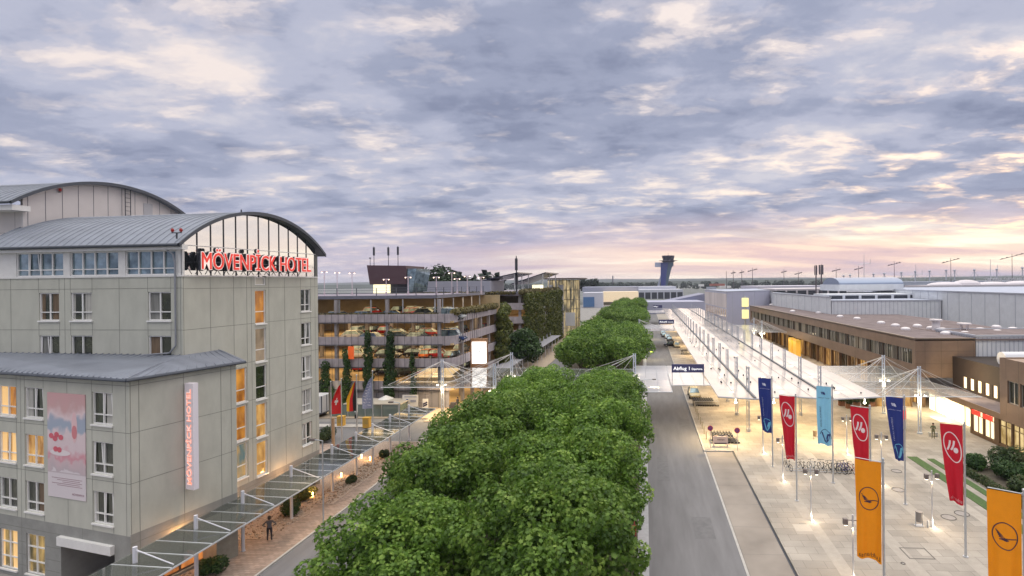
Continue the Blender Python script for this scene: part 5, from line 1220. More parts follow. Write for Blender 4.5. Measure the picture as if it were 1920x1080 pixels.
def control_tower():
    T = thing('control_tower', 'blue leaning airport control tower with dark glazed cab on the horizon', 'control tower', DP(1245,535,850))
    Z = 850; s = Z/FPX
    def w(u, v, dz=0): return Vector(DP(u, v, Z+dz))
    def slab(pts, th, name, mat, off=0):
        m = MB(); m.extr([w(*p)+Vector((0,off,0)) for p in pts], (0,th,0)); return m.build(name, mat, T)
    slab([(1239.2,537),(1247.5,537),(1250,512),(1253,492),(1239,492)], 14, 'blue_shaft', M('tower blue', (.035,.05,.22), .4))
    slab([(1246,537),(1251,537),(1258,507),(1263,492),(1248,492),(1246.5,512)], 13, 'glass_shaft', M('tower glass', (.10,.15,.20), .15, .3), 1)
    slab([(1232,539),(1236.5,539),(1239.3,522),(1239.3,513)], 3, 'strut', M('tower pale', (.42,.45,.58), .5), 4)
    slab([(1228,500.5),(1240,500.5),(1240,492),(1228,492)], 8, 'side_box', M('tower pale', ()), 2); slab([(1256,500),(1263,499),(1263,492),(1256,492)], 8, 'side_box', M('tower grey', (.24,.24,.30), .5), 3)
    c = w(1253, 489, 6); m = MB(); m.tube((c.x,c.y,c.z-2.6),(c.x,c.y,c.z), 8.5, 12, 20); m.tube((c.x,c.y,c.z),(c.x,c.y,c.z+.35), 15.5, n=20); m.build('gallery', M('tower dark', (.06,.05,.09), .5), T)
    m = MB(); m.tube((c.x,c.y,c.z+.8),(c.x,c.y,c.z+7.0), 8.2, 9.8, 12); m.build('cab_glazing', M('cab glass', (.05,.05,.07), .1, .3), T)
    m = MB(); m.tube((c.x,c.y,c.z+7.0),(c.x,c.y,c.z+8.4), 10.4, n=12)
    for i in range(12): a = 2*PI*i/12; m.tube((c.x+8.3*math.cos(a),c.y+8.3*math.sin(a),c.z+.8),(c.x+9.9*math.cos(a),c.y+9.9*math.sin(a),c.z+7), .35, n=5)
    m.tube((c.x,c.y,c.z+8.4),(c.x,c.y,c.z+13), .25, n=5); m.build('cab_roof', M('tower dark', ()), T)
control_tower()
# distant woods, ridges
def ridge(name, Y, x0, x1, h0, h1, mat, step, seed, dep):
    R = random.Random(seed); m = MB(); xs = np.arange(x0, x1, step); top = []
    a = R.random()*9
    for x in xs: top.append((x, h0+(h1-h0)*(.5+.28*math.sin(x/900+a)+.14*math.sin(x/270+a*2))+R.uniform(-1,1)*(h1-h0)*.05))
    vs = []; fs = []
    for x, z in top: vs += [(x,Y,-1),(x,Y+dep*.3,z),(x,Y+dep,z*.9)]
    for i in range(len(top)-1): fs += [(3*i,3*i+3,3*i+4,3*i+1),(3*i+1,3*i+4,3*i+5,3*i+2)]
    m.add(vs, fs); return m.build(name, mat, kind='structure')
ridge('far_hills', 3800, -3500, 5600, 26, 46, M('far hills', (.06,.075,.07), 1, noise=.2, nscale=.004), 25, 3, 700)
ridge('near_hills', 2400, -2300, 3400, 17, 26, M('wooded hills', (.035,.05,.035), 1, noise=.3, nscale=.01), 14, 5, 400)
def wood(name, cx, cy, n, sx, sy, h, lab, seed, lo=0):
    R = random.Random(seed); pf = []
    for i in range(n):
        x = cx+R.uniform(-sx,sx); y = cy+R.uniform(-sy,sy); hh = h*R.uniform(.6,1.1); r = hh*.33; pf.append((x,y,lo+hh*.6,r,r,hh*.42))
    leafcloud(name, M('distant foliage', (.03,.045,.035), .95), pf, n*85, h*.14, None, shape='quad', kind='stuff', label=lab, cat='woodland')
wood('woodland', 130, 1150, 170, 240, 90, 17, 'dark belt of woodland behind and right of the control tower', 4)
wood('woodland', -250, 1300, 150, 330, 60, 15, 'distant dark woodland along the horizon left of the control tower', 6)
wood('woodland', 800, 1150, 260, 500, 110, 14, 'distant woodland belt along the right-hand horizon', 8)
for i, (u, v, Z, r) in enumerate(((1102,525,520,3.6),(1114,522,520,4.6),(1093,519,500,3.0))):
    b = DP(u, 537, Z); top = DP(u, v, Z)
    simple_tree('conifer_tree', b[0], b[1], top[2]-(b[2]-6), r, ['small dark round tree on the horizon beside the stair tower roof','taller dark rounded tree on the horizon between stair tower and chimney','dark tree half behind the stair tower roof'][i], 900, M('distant foliage', ()), size=1.6, z0=b[2]-6, squash=1.0)
q = DP(824,500,150); simple_tree('broadleaf_tree', q[0], q[1], q[2], 8.2, 'large dark tree rising behind the garage roof lamps', 4200, M('dark foliage', (.025,.045,.02), .9), size=.75)
q = DP(880,520,190); wood('treetops', q[0], q[1], 16, 11, 6, q[2]+1, 'line of reddish treetops behind the garage roof', 12)
for (u, vt, Z, lab) in ((1149,519,1600,'thin factory chimney on the horizon left of the control tower'),):
    b = DP(u, 530, Z); c = DP(u, vt-2, Z); m = MB(); m.tube((b[0],b[1],0),(c[0],c[1],c[2]), 2.6, 1.8, 8); m.build('chimney', M('chimney grey', (.16,.15,.19), .9), label=lab, cat='chimney')
for i, (u, v, w_) in enumerate(((1316,533,8),(1346,532,26),(1362,536,18),(1335,538,16))):
    q = DP(u, v+3, 900); rbox('distant_house', f'small distant building with {["white","red and white","pale","low grey"][i]} front among the trees, {ORD[i]} of its cluster', 'house', u-w_/2, u+w_/2, v, v+4, 900+i*20, 15, [W_, M('brick red', (.35,.12,.09), .9), W_, PALEB][i], 'distant houses')

# ------------------------------------------------------------ floodlight masts and aerials over the apron
def flood_mast(u, vt, vb, Z, arm, lab, tilt=.25):
    b = DP(u, vb, Z); t_ = DP(u, vt, Z); T = thing('floodlight_mast', lab, 'floodlight mast', (b[0],b[1],0), group='apron floodlight masts')
    s = Z/FPX; m = MB(); m.tube((b[0],b[1],0),(b[0],b[1],t_[2]), s*.75, s*.4, 6); m.build('mast', M('mast dark', (.10,.085,.10), .7), T)
    if arm:
        z = t_[2]-s*5; m = MB(); m.tube((b[0]-arm*s,b[1],z-arm*s*tilt),(b[0]+arm*s,b[1],z+arm*s*tilt), s*.55, n=5)
        for k in (-.8,-.4,.4,.8): m.box(b[0]+k*arm*s-s,b[0]+k*arm*s+s,b[1]-s,b[1]+s,z+k*arm*s*tilt-s*.2,z+k*arm*s*tilt+s*1.3)
        m.build('lamp_arm', M('mast dark', ()), T)
fm = [(1362,508,700,0,'rightmost but three of the thin poles left of the office aerials, plain'),(1375,507,700,4,''),(1391,506,700,4,''),(1411,502,650,9,''),(1470,505,700,5,''),(1497,508,700,7,''),(1568,502,600,8,''),(1610,499,560,8,''),(1677,490,480,12,''),(1783,484,400,16,''),(1898,476,340,22,'')]
for i, (u, vt, Z, arm, _) in enumerate(fm):
    flood_mast(u, vt, 530, Z, arm, f'{"tall" if i>7 else "slender"} floodlight mast on the right horizon, {ORD[i]} from the left')
for i, (u, vt, Z) in enumerate(((1620,476,500),(1717,496,500),(1857,486,450))):
    b = DP(u, 530, Z); t_ = DP(u, vt, Z); T = thing('radio_aerial', f'thin whip aerial standing among the floodlight masts, {ORD[i]} from the left', 'aerial', (b[0],b[1],0), group='whip aerials on the horizon')
    m = MB(); m.tube((b[0],b[1],0),t_, .45,.15,5); m.build('mast', STEEL, T)
    m = MB(); z = t_[2]-10; m.tube((b[0]-6,b[1],z),(b[0]+6,b[1],z+.6), .2, n=4); m.tube((b[0]+6,b[1],z),(b[0]+6,b[1],z+5), .2, n=4); m.build('cross_arm', STEEL, T)
for i, (u, vt, Z) in enumerate(((1530,497,235),(1540,496,235))):
    b = DP(u, 556, Z); t_ = DP(u, vt, Z); T = thing('aerial_mast', ['slim dark aerial mast, left one of the pair above the terminal halls','thicker dark aerial mast, right one of the pair above the terminal halls'][i], 'aerial', (b[0],b[1],b[2]))
    m = MB(); m.tube(b, t_, .33+.1*i,.22,7); m.build('mast', M('mast dark', ()), T)
    m = MB(); m.box(b[0]-.6-i*.4,b[0]-.3,b[1]-.2,b[1]+.2,t_[2]-4.5,t_[2]-.2); m.box(b[0]+.3,b[0]+.6+i*.4,b[1]-.2,b[1]+.2,t_[2]-4.5,t_[2]-.2); m.build('antenna_panel', M('mast dark', ()), T)
for i, (u, v) in enumerate(((1582,518),(1594,517),(1638,515),(1658,514),(1690,512),(1716,510),(1743,509),(1774,508),(1790,508),(1827,507),(1869,506),(1917,503))):
    Z = 380; b = DP(u, v+17, Z); t_ = DP(u, v, Z); T = thing('gangway_mast', f'squat white cable mast above the far halls, {ORD[i]} from the left', 'mast', (b[0],b[1],b[2]), group='squat cable masts over the far halls')
    m = MB(); m.tube(b, t_, .45, .25, 6); m.ell((b[0],b[1],t_[2]+.3), .9,.9,.8, 8, 5); m.tube((b[0],b[1],t_[2]-.5),(b[0]-3.5,b[1],b[2]+1), .12, n=4); m.tube((b[0],b[1],t_[2]-.5),(b[0]+3.5,b[1],b[2]+1), .12, n=4); m.build('mast', M('cable mast white', (.42,.44,.52), .5), T)
m = MB(); q = DP(1840,533,330); m.text('NÜRNBERG AIRPORT', (q[0]+28,q[1],q[2]), (-1,0,0), (0,0,1), 4.2, .5, 26); m.build('rooftop_letters', M('roof letters', (.55,.55,.60), .5), label='row of pale rooftop letters seen from behind on the right horizon', cat='sign')

# ------------------------------------------------------------ banner flags on the plaza
FA = Vector((-1.0,.55,0)).normalized(); FN = Vector((FA.y,-FA.x,0))   # FN faces the camera side
if FN.y > 0: FN = -FN
def banner(x, y, style, lab, seed, taper=.30, ztop=8.82, zbot=3.48, w=1.28, z0=.12):
    T = thing('banner_flag', lab, 'flag', (x,y,z0), group='tall banner flags on the plaza poles')
    m = MB(); m.tube((x,y,z0),(x,y,9.0), .075, .055, 12); m.tube((x,y,z0),(x,y,z0+.06), .17, n=12); m.ell((x,y,9.04), .075,.075,.07, 10, 6); m.tube((x,y,8.78),(x,y,8.9), .085, n=10); m.build('pole', STEEL, T)
    m = MB(); m.tube((x,y,8.86), Vector((x,y,8.90))+FA*(w+.06), .022, n=6); m.build('arm', STEEL, T)
    H_ = ztop-zbot
    def F(a, b, out=0.0):
        """a 0 at the pole..w along the arm, b height above the hem"""
        v = b/H_; lo = (1-v)**1.35
        ww = 1-taper*lo; aa = a*ww; wave = (.12*math.sin(a/w*7.5+seed*2+v*2.2)+.035*math.sin(a/w*17+seed+v*1.2))*(.30+1.1*lo)+.06*math.sin(v*8+seed)*(a/w); sag = -.22*lo*(a/w)*(1 if seed%2 else .4) + .30*lo*(a/w)
        p = Vector((x,y,zbot+b))+FA*(aa+.09)+FN*(wave+out); p.z += sag; return p
    nx, nz = 14, 36; vs = [F(w*i/nx, H_*j/nz) for j in range(nz+1) for i in range(nx+1)]; m = MB()
    fs = [(j*(nx+1)+i, j*(nx+1)+i+1, (j+1)*(nx+1)+i+1, (j+1)*(nx+1)+i) for j in range(nz) for i in range(nx)]
    colr = {'red':(.52,.012,.03), 'navy':(.018,.035,.20), 'sky':(.22,.52,.74), 'orange':(.82,.29,.008)}[style]
    if 'cloth '+style not in MATS:
        mt = M('cloth '+style, colr, .75, noise=.06, nscale=2.0); N, L, b_ = nodes_of(mt)
        tl = N.new('ShaderNodeBsdfTranslucent'); tl.inputs[0].default_value = (*colr,1); mx = N.new('ShaderNodeMixShader'); mx.inputs[0].default_value = .35
        L.new(b_.outputs[0], mx.inputs[1]); L.new(tl.outputs[0], mx.inputs[2]); L.new(mx.outputs[0], N['Material Output'].inputs[0])
    m.add(vs, fs); cl = m.build('cloth', MATS['cloth '+style], T, smooth=True)
    m = MB(); prev = None
    def strip(fn, n, wd):   # band along curve fn(t)->(a,b)
        q = [fn(i/n) for i in range(n+1)]; m_ = []
        for i in range(n+1):
            a0 = q[max(0,i-1)]; a1 = q[min(n,i+1)]; d = Vector((a1[0]-a0[0], a1[1]-a0[1])); d.normalize(); nn = Vector((-d.y,d.x))*wd/2
            m_.append((F(q[i][0]+nn.x, q[i][1]+nn.y, .012), F(q[i][0]-nn.x, q[i][1]-nn.y, .012)))
        for a, b in zip(m_, m_[1:]): m.quad(a[0], b[0], b[1], a[1])
    def poly(pts, sub=6):
        c = (sum(p[0] for p in pts)/len(pts), sum(p[1] for p in pts)/len(pts))
        P_ = []
        for p, q in zip(pts, pts[1:]+pts[:1]):
            for k in range(sub): P_.append((p[0]+(q[0]-p[0])*k/sub, p[1]+(q[1]-p[1])*k/sub))
        n = len(P_); m.add([F(*c,.012)]+[F(*p,.012) for p in P_], [(0,1+i,1+(i+1)%n) for i in range(n)])
    def disc(cx, cy, r, ry=None, n=20): ry = ry or r; poly([(cx+r*math.cos(2*PI*i/n), cy+ry*math.sin(2*PI*i/n)) for i in range(n)], 1)
    def txt(s, a, b, h, width, vert=False, mir=False):
        # a increases away from the pole, i.e. to the left in view
        if vert: m.text(s, (0,0,0), (1,0,0), (0,0,1), h, .01, width, fmap=lambda X, Y, Z: F(a-(-Y if mir else Y), b+X, .012))
        else: m.text(s, (0,0,0), (1,0,0), (0,0,1), h, .01, width, fmap=(lambda X, Y, Z: F(a+X, b+Y, .012)) if mir else (lambda X, Y, Z: F(a-X, b+Y, .012)))
    Hh = H_
    if style == 'red':
        c = (.62, Hh-1.55); A = math.radians(25)
        def o(t): th = 2*PI*t; X, Y = .50*math.cos(th), 1.08*math.sin(th); return (c[0]+X*math.cos(A)+Y*math.sin(A)*.55, c[1]-X*math.sin(A)+Y*math.cos(A))
        strip(o, 48, .065)
        for k in (0,1): strip(lambda t, k=k: (c[0]+.02+.22-k*.24-.10+t*.20-.05*math.sin(t*3), c[1]+.44-t*.66), 8, .12)
        m.build('emblem', M('flag white', (.80,.70,.72), .7), cl); m = MB(); disc(c[0]-.19, c[1]-.20, .15, .19); m.build('emblem_dot', M('flag white', ()), cl); m = MB()
        txt('airberlin', .10, .16, .24, 1.0, mir=True); mat = M('flag white', (.80,.70,.72), .7)
    elif style in ('navy','sky'):
        for k in range(3): poly([(.50+k*.12,Hh-.78+k*.02),(.58+k*.12,Hh-.78+k*.02),(.70+k*.10,Hh-.52),(.62+k*.10,Hh-.50)])
        disc(.62,Hh-.66,.09); m.build('emblem', M('flag pale', (.62,.66,.78), .7) if style == 'navy' else M('flag navy', (.02,.035,.16), .7), cl); m = MB()
        txt('AIRPORT NÜRNBERG', .14, Hh-1.10, .085, 1.0, mir=True)
        m.build('small_lettering', M('flag pale', ()) if style == 'navy' else M('flag navy', ()), cl); m = MB()
        txt('AIRPORT NÜRNBERG', 1.02, 1.55, .14, 1.95, vert=True)
        mat = M('flag pale', (.62,.66,.78), .7) if style == 'navy' else M('flag navy', (.02,.035,.16), .7)
        m.build('print', mat, cl); m = MB()
        def arc(t): th = math.radians(10+185*t); return (.55+.52*math.cos(th), .78+.62*math.sin(th))
        mat0 = M('flag cyan', (.16,.50,.72), .7) if style == 'navy' else M('flag navy', ())
        strip(arc, 24, .05); m.build('emblem_arc', mat0, cl); m = MB()
        poly([(.98,1.12),(.84,1.12),(.58,.34),(.66,.24)]); m.build('emblem_stroke', mat0, cl); m = MB(); poly([(.62,.24),(.56,.42),(.36,1.06),(.14,1.12),(.10,.92),(.26,.46),(.44,.24)])
        mat = M('flag cyan', (.16,.50,.72), .7) if style == 'navy' else M('flag navy', ())
    else:
        c = (.62, Hh-2.05); strip(lambda t: (c[0]+.47*math.cos(2*PI*t), c[1]+.62*math.sin(2*PI*t)), 44, .05)
        # simplified bird : wing of five feathers and a long neck-and-tail line
        for k in range(5): poly([(c[0]+.02-k*.00,c[1]-.06-k*.025),(c[0]-.02,c[1]-.10-k*.02),(c[0]+.34-k*.03,c[1]+.26-k*.075),(c[0]+.36-k*.03,c[1]+.21-k*.075)])
        strip(lambda t: (c[0]+.22-.66*t, c[1]-.20+.12*t+.05*math.sin(t*3.1)), 16, .045); poly([(c[0]+.02,c[1]-.08),(c[0]-.16,c[1]-.16),(c[0]-.05,c[1]-.24),(c[0]+.16,c[1]-.20)])
        m.build('emblem', M('flag print dark', (.07,.03,.05), .7), cl); m = MB()
        txt('Lufthansa', .08, .12, .26, 1.08, mir=True); mat = M('flag print dark', (.07,.03,.05), .7)
    m.build('print', mat, cl)
banner(12.46,44.6,'red','crimson banner with white oval emblem, leftmost red one, its pole beside the first parked bicycles',1,.42)
banner(12.42,52.7,'navy','navy banner with pale blue V emblem, leftmost of all the plaza banners',2,.28,zbot=3.35)
banner(16.83,48.6,'sky','light blue banner with navy emblems, the only pale one, between two red banners',3,.10,zbot=3.45)
banner(16.83,40.6,'red','crimson banner with white oval emblem partly behind the orange banner, above the bicycles',4,.34)
banner(21.07,44.2,'navy','navy banner right of the plaza centre, pole beside the double lamp post',5,.52,zbot=3.6)
banner(21.0,36.0,'red','large crimson banner nearest the shopfronts, rightmost red one',6,.40)
banner(12.5,28.6,'orange','orange banner with dark circled bird emblem standing in the middle foreground',7,.06)
banner(16.9,24.6,'orange','orange banner cut by the right edge of the picture',8,.04)

# national flags by the hotel forecourt
def nation(x, y, ztop, kind, lab, rest=False):
    T = thing('flagpole', lab, 'flagpole', (x,y,0), group='flagpoles at the hotel forecourt')
    m = MB(); m.tube((x,y,0),(x,y,ztop), .07, .045, 10); m.ell((x,y,ztop+.06), .09,.09,.08, 8, 6); m.build('pole', STEEL, T)
    W, Hh = 1.05, 3.4; zt = ztop-.5
    cols = {'swiss':[(.62,.02,.025)], 'german':[(.015,.015,.02),(.60,.02,.02),(.85,.50,.02)], 'silver':[(.30,.33,.48)], 'furled':[(.30,.28,.24)]}[kind]
    dirx = Vector((-1,-.15,0)).normalized(); nn = Vector((-.15,1,0)).normalized()
    def F(u, v, out=0):
        wd = (W if kind != 'furled' else .30)*(.25+.75*min(1, (1-v)*1.7)) if kind != 'furled' else .26*(1-v*.5)
        p = Vector((x,y,zt-Hh*(1-v)))+dirx*(wd*u+.06)+nn*(.10*math.sin(u*7+v*5)+out); p.z -= .35*u*(v if kind != 'furled' else 0); return p
    nx, nz = 12, 18; k = len(cols); m = MB()
    for j in range(nz):
        for i in range(nx): m.quad(F(i/nx,j/nz),F((i+1)/nx,j/nz),F((i+1)/nx,(j+1)/nz),F(i/nx,(j+1)/nz), min(k-1, int(i*k/nx)))
    c = m.build('flag_cloth', [M(f'flag {kind} {i}', q, .8) for i, q in enumerate(cols)], T, smooth=True)
    if kind == 'swiss':
        m = MB()
        for (u0,u1,v0,v1) in ((.40,.56,.32,.56),(.26,.70,.40,.48)): 
            for i in range(4): a = u0+(u1-u0)*i/4; b = u0+(u1-u0)*(i+1)/4; m.quad(F(a,v0,-.02),F(b,v0,-.02),F(b,v1,-.02),F(a,v1,-.02))
        m.build('white_cross', W_, c)
    if kind == 'silver':
        m = MB()
        for j in range(9):
            for i in range(2): a = .15+.4*i+.08*(j%2); v = .08+j*.1; m.quad(F(a,v,-.02),F(a+.28,v+.03,-.02),F(a+.30,v+.055,-.02),F(a+.02,v+.025,-.02))
        m.build('pattern_marks', M('flag mark white', (.75,.75,.8), .8), c)
nation(-34.5,57.2,7.9,'swiss','flagpole with the red flag bearing a white cross'); nation(-31.8,55.6,8.6,'german','flagpole with the black red and gold flag'); nation(-28.9,53.6,9.4,'silver','tallest flagpole with a silver blue patterned flag')
nation(-37.6,60.2,7.0,'furled','flagpole with a limp grey furled flag next to the hotel wall')
m = MB(); a = G(625,850); m.tube((a[0],a[1],0),(a[0],a[1],3.9), .16, n=10); m.build('bare_post', M('tan post', (.42,.28,.17), .6), label='thick tan post standing alone below the furled flag', cat='post')

# ------------------------------------------------------------ plaza lamps
def lamp_post(x, y, h, lab, heads=2, z0=.12, rot=0.0, power=140):
    T = thing('street_lamp', lab, 'street lamp', (x,y,z0), group='lamp posts on the plaza')
    m = MB(); m.tube((x,y,z0),(x,y,h+.45), .055, n=10); m.tube((x,y,z0),(x,y,z0+.45), .085, n=10); m.build('pole', M('lamp pole', (.62,.62,.64), .35, .4), T)
    m = MB(); hs = (-1,1)[:heads] if heads == 2 else (-1,)
    for s in hs:
        cx, cy = x+s*.42*math.cos(rot), y+s*.42*math.sin(rot); m.tube((x,y,h+.12),(cx,cy,h+.12), .03, n=6); m.box(cx-.12,cx+.12,cy-.12,cy+.12,h-.16,h+.2)
    m.build('lamp_head', M('lamp head', (.20,.17,.16), .5, .3), T)
    m = MB()
    for s in hs: cx, cy = x+s*.42*math.cos(rot), y+s*.42*math.sin(rot); m.box(cx-.09,cx+.09,cy-.09,cy+.09,h-.19,h-.161)
    m.build('lens', LAMPW, T)
    light('lamp_light', 'SPOT', (x,y-.02,h-.3), power*2.0, (1,.68,.33), T, size=.12, spot=math.radians(118), blend=.9)
    m = MB(); m.tube((x+.1,y-.1,z0+.02),(x+.1,y-.1,z0+.10), .07, n=8); m.build('ground_spot', LAMPW, T); light('foot_light', 'POINT', (x+.12,y-.25,z0+.45), 18, (1,.88,.66), T, size=.06)
    return T
L2 = [(12.48,40.87,'double-headed foreground lamp post with a brightly lit foot, left of the orange banner'),(12.41,48.84,'lamp post half hidden behind the leftmost red banner'),(21.06,40.16,'double-headed lamp post beside the waste bin on the right of the plaza'),(12.37,32.45,'single-sided lamp post at the bottom edge just left of the orange banner'),(12.37,56.71,'lamp post directly beneath the leftmost navy banner'),(21.0,56.44,'lamp post between the light blue and crimson banners'),(21.0,48.3,'double-headed lamp post rising behind the orange banner'),]
for i, (x, y, l) in enumerate(L2): lamp_post(x, y, 3.9 if i not in (6,) else 4.4, l, rot=.12*(i%3-1), power=170)
for x, y in ((15,70),(24,70),(24,63.5)): pass

# warm wash on the near part of the road (lamp on the roof edge) 
light('roof_edge_lamp', 'SPOT', (8.4,61,5.0), 3400, (1,.70,.32), None, size=.3, spot=math.radians(140), blend=1.0)
light('roof_edge_lamp', 'SPOT', (20,60.4,5.0), 3200, (1,.70,.34), None, size=.3, spot=math.radians(140), blend=1.0)
for x, y in ((10.2,60.7),(14.5,60.7),(20,60.7),(24.6,60.7)):
    m = MB(); m.tube((x,y,4.7),(x,y,5.2), .05, n=6); m.ell((x,y,4.62), .16,.16,.12, 8, 6); m.build('edge_lamp', LAMPW, label=f'small hanging lamp on the front edge of the glass roof, {ORD[[10.2,14.5,20,24.6].index(x)]} from the left', cat='lamp', group='lamps on the glass roof edge')

# ------------------------------------------------------------ people (one continuous skin each)
def person(x, y, z, h, rz, lab, top, legs, hair, arms='down', pose='stand', z0=0, bag=None):
    T = thing('person', lab, 'person', (x,y,z), rz); s = h/1.75
    J = {'pel':(0,0,.95),'abd':(0,0,1.12),'che':(0,.01,1.34),'neck':(0,.0,1.48),'head':(0,.02,1.60),'crown':(0,.015,1.70),
         'lh':(.10,0,.90),'rh':(-.10,0,.90),'lk':(.11,.03,.50),'rk':(-.11,.02,.50),'la':(.12,-.02,.08),'ra':(-.12,-.03,.08),'lt':(.13,.15,.04),'rt':(-.13,.14,.04),
         'ls':(.18,0,1.40),'rs':(-.18,0,1.40),'le':(.25,-.02,1.13),'re':(-.25,-.02,1.13),'lw':(.24,.06,.90),'rw':(-.24,.06,.90),'lf':(.24,.09,.80),'rf':(-.24,.09,.80)}
    if pose == 'walk': J.update({'lk':(.10,.18,.52),'la':(.11,.20,.10),'lt':(.11,.36,.09),'rk':(-.10,-.06,.50),'ra':(-.11,-.30,.12),'rt':(-.11,-.18,.04)})
    if arms == 'hips': J.update({'le':(.42,-.05,1.17),'lw':(.22,.06,1.02),'lf':(.16,.10,1.0),'re':(-.42,-.05,1.17),'rw':(-.22,.06,1.02),'rf':(-.16,.10,1.0)})
    if arms == 'phone': J.update({'le':(.27,.04,1.14),'lw':(.10,.26,1.25),'lf':(.04,.30,1.28),'re':(-.27,.04,1.14),'rw':(-.10,.26,1.22),'rf':(-.04,.30,1.25)})
    Rr = {'pel':.145,'abd':.125,'che':.155,'neck':.055,'head':.098,'crown':.085,'lh':.10,'rh':.10,'lk':.062,'rk':.062,'la':.042,'ra':.042,'lt':.035,'rt':.035,'ls':.062,'rs':.062,'le':.042,'re':.042,'lw':.030,'rw':.030,'lf':.024,'rf':.024}
    names = list(J); E = [('pel','abd'),('abd','che'),('che','neck'),('neck','head'),('head','crown'),('pel','lh'),('pel','rh'),('lh','lk'),('rh','rk'),('lk','la'),('rk','ra'),('la','lt'),('ra','rt'),('che','ls'),('che','rs'),('ls','le'),('rs','re'),('le','lw'),('re','rw'),('lw','lf'),('rw','rf')]
    vs = [tuple(c*s for c in J[n]) for n in names]; ed = [(names.index(a), names.index(b)) for a, b in E]; rd = [Rr[n]*s for n in names]
    for side, w in (('l','lf'),('r','rf')):   # five fingers
        b0 = Vector(J[w]); d = (b0-Vector(J[side+'w'])).normalized(); sx = Vector((1,0,0)) if abs(d.x) < .7 else Vector((0,1,0))
        for k, (o, ln) in enumerate(((-.030,.055),(-.010,.07),(.012,.066),(.030,.05),(.045,.035))):
            vs.append(tuple((b0+sx*o+d*ln*.5)*s)); vs.append(tuple((b0+sx*o*1.15+d*ln+Vector((0,.012,0)))*s)); n = len(vs); ed += [(names.index(w), n-2),(n-2,n-1)]; rd += [.009*s,.008*s]
    me = bpy.data.meshes.new('body'); me.from_pydata(vs, ed, []); o = bpy.data.objects.new('body', me); COL.objects.link(o)
    sk = o.modifiers.new('s','SKIN'); sv = me.skin_vertices[0].data
    for i, r in enumerate(rd): sv[i].radius = (r, r*(.78 if i < 3 else 1))
    sv[0].use_root = True; o.modifiers.new('u','SUBSURF').levels = 2
    bpy.context.view_layer.update(); dg = bpy.context.evaluated_depsgraph_get(); m2 = bpy.data.meshes.new_from_object(o.evaluated_get(dg)); bpy.data.objects.remove(o)
    m2.materials.clear()
    SK = M('skin', (.42,.25,.18), .6)
    for q in (SK, M(f'clothes {top}', top, .8), M(f'clothes {legs}', legs, .8), M('shoe', (.03,.03,.03), .6)): m2.materials.append(q)
    for p in m2.polygons:
        c = p.center/s; hand = (Vector(c)-Vector(J['lf'])).length < .12 or (Vector(c)-Vector(J['rf'])).length < .12
        p.material_index = 0 if (c.z > 1.475 or hand) else (3 if c.z < .085 else (2 if c.z < .96 and not (abs(c.x) > .19 and c.z > .7) else 1)); p.use_smooth = True
    b = bpy.data.objects.new('body', m2); COL.objects.link(b); b.parent = T
    m = MB(); m.ell((0,-.012*s,1.685*s), .108*s,.118*s,.105*s, 14, 8); m.ell((0,-.05*s,1.62*s), .10*s,.085*s,.11*s, 12, 8)
    hb = bpy.data.meshes.new('hair'); hb.from_pydata(m.v, [], m.f); hb.materials.append(M(f'hair {hair}', hair, .8)); ho = bpy.data.objects.new('hair', hb); COL.objects.link(ho); ho.parent = T
    m = MB(); m.ell((0,.118*s,1.595*s), .014*s,.022*s,.022*s, 8, 6)
    for e in (-.034,.034): m.ell((e*s,.098*s,1.625*s), .012*s,.008*s,.009*s, 8, 6, 1)
    m.ell((0,.098*s,1.555*s), .026*s,.008*s,.007*s, 8, 6, 2)
    for e in (-.102,.102): m.ell((e*s,.01*s,1.605*s), .014*s,.022*s,.032*s, 8, 6)
    fb = bpy.data.meshes.new('face'); fb.from_pydata(m.v, [], m.f); [fb.materials.append(q) for q in (SK, M('eye dark', (.02,.02,.02), .4), M('lips', (.3,.1,.09), .6))]; fb.polygons.foreach_set('material_index', m.mi); fo = bpy.data.objects.new('face', fb); COL.objects.link(fo); fo.parent = T
    return T
person(-27.4,36.3,.10,1.78,.4,'person in dark clothes standing with hands on hips on the brick pavement by the hotel',(.13,.12,.13),(.035,.035,.045),(.06,.04,.025),'hips')
person(33.0,62.5,.12,1.78,2.6,'person in a green jacket looking at something in both hands before the bright entrance',(.13,.16,.08),(.20,.19,.10),(.05,.03,.02),'phone')
q = G(858,768); person(q[0],q[1],.1,1.78,1.2,'person in dark clothes walking with luggage beneath the canopy near the garage',(.03,.03,.04),(.03,.03,.04),(.02,.015,.01),'down','walk')
m = MB(); q = G(849,771); m.box(q[0]-.5,q[0]+.5,q[1]-.3,q[1]+.3,.22,.34); m.box(q[0]-.45,q[0]+.4,q[1]-.25,q[1]+.25,.35,.95); m.box(q[0]-.3,q[0]+.45,q[1]-.2,q[1]+.25,.96,1.3); m.tube((q[0]+.5,q[1]-.25,.3),(q[0]+.65,q[1]-.25,1.1), .02); m.tube((q[0]+.5,q[1]+.25,.3),(q[0]+.65,q[1]+.25,1.1), .02)
for a in (-.4,.4):
    for b in (-.25,.25): m.tube((q[0]+a,q[1]+b-.02,.2),(q[0]+a,q[1]+b+.02,.2), .1, n=10)
m.build('luggage_cart', M('dark luggage', (.05,.045,.05), .7), label='loaded luggage cart beside the walking person near the garage', cat='luggage cart')

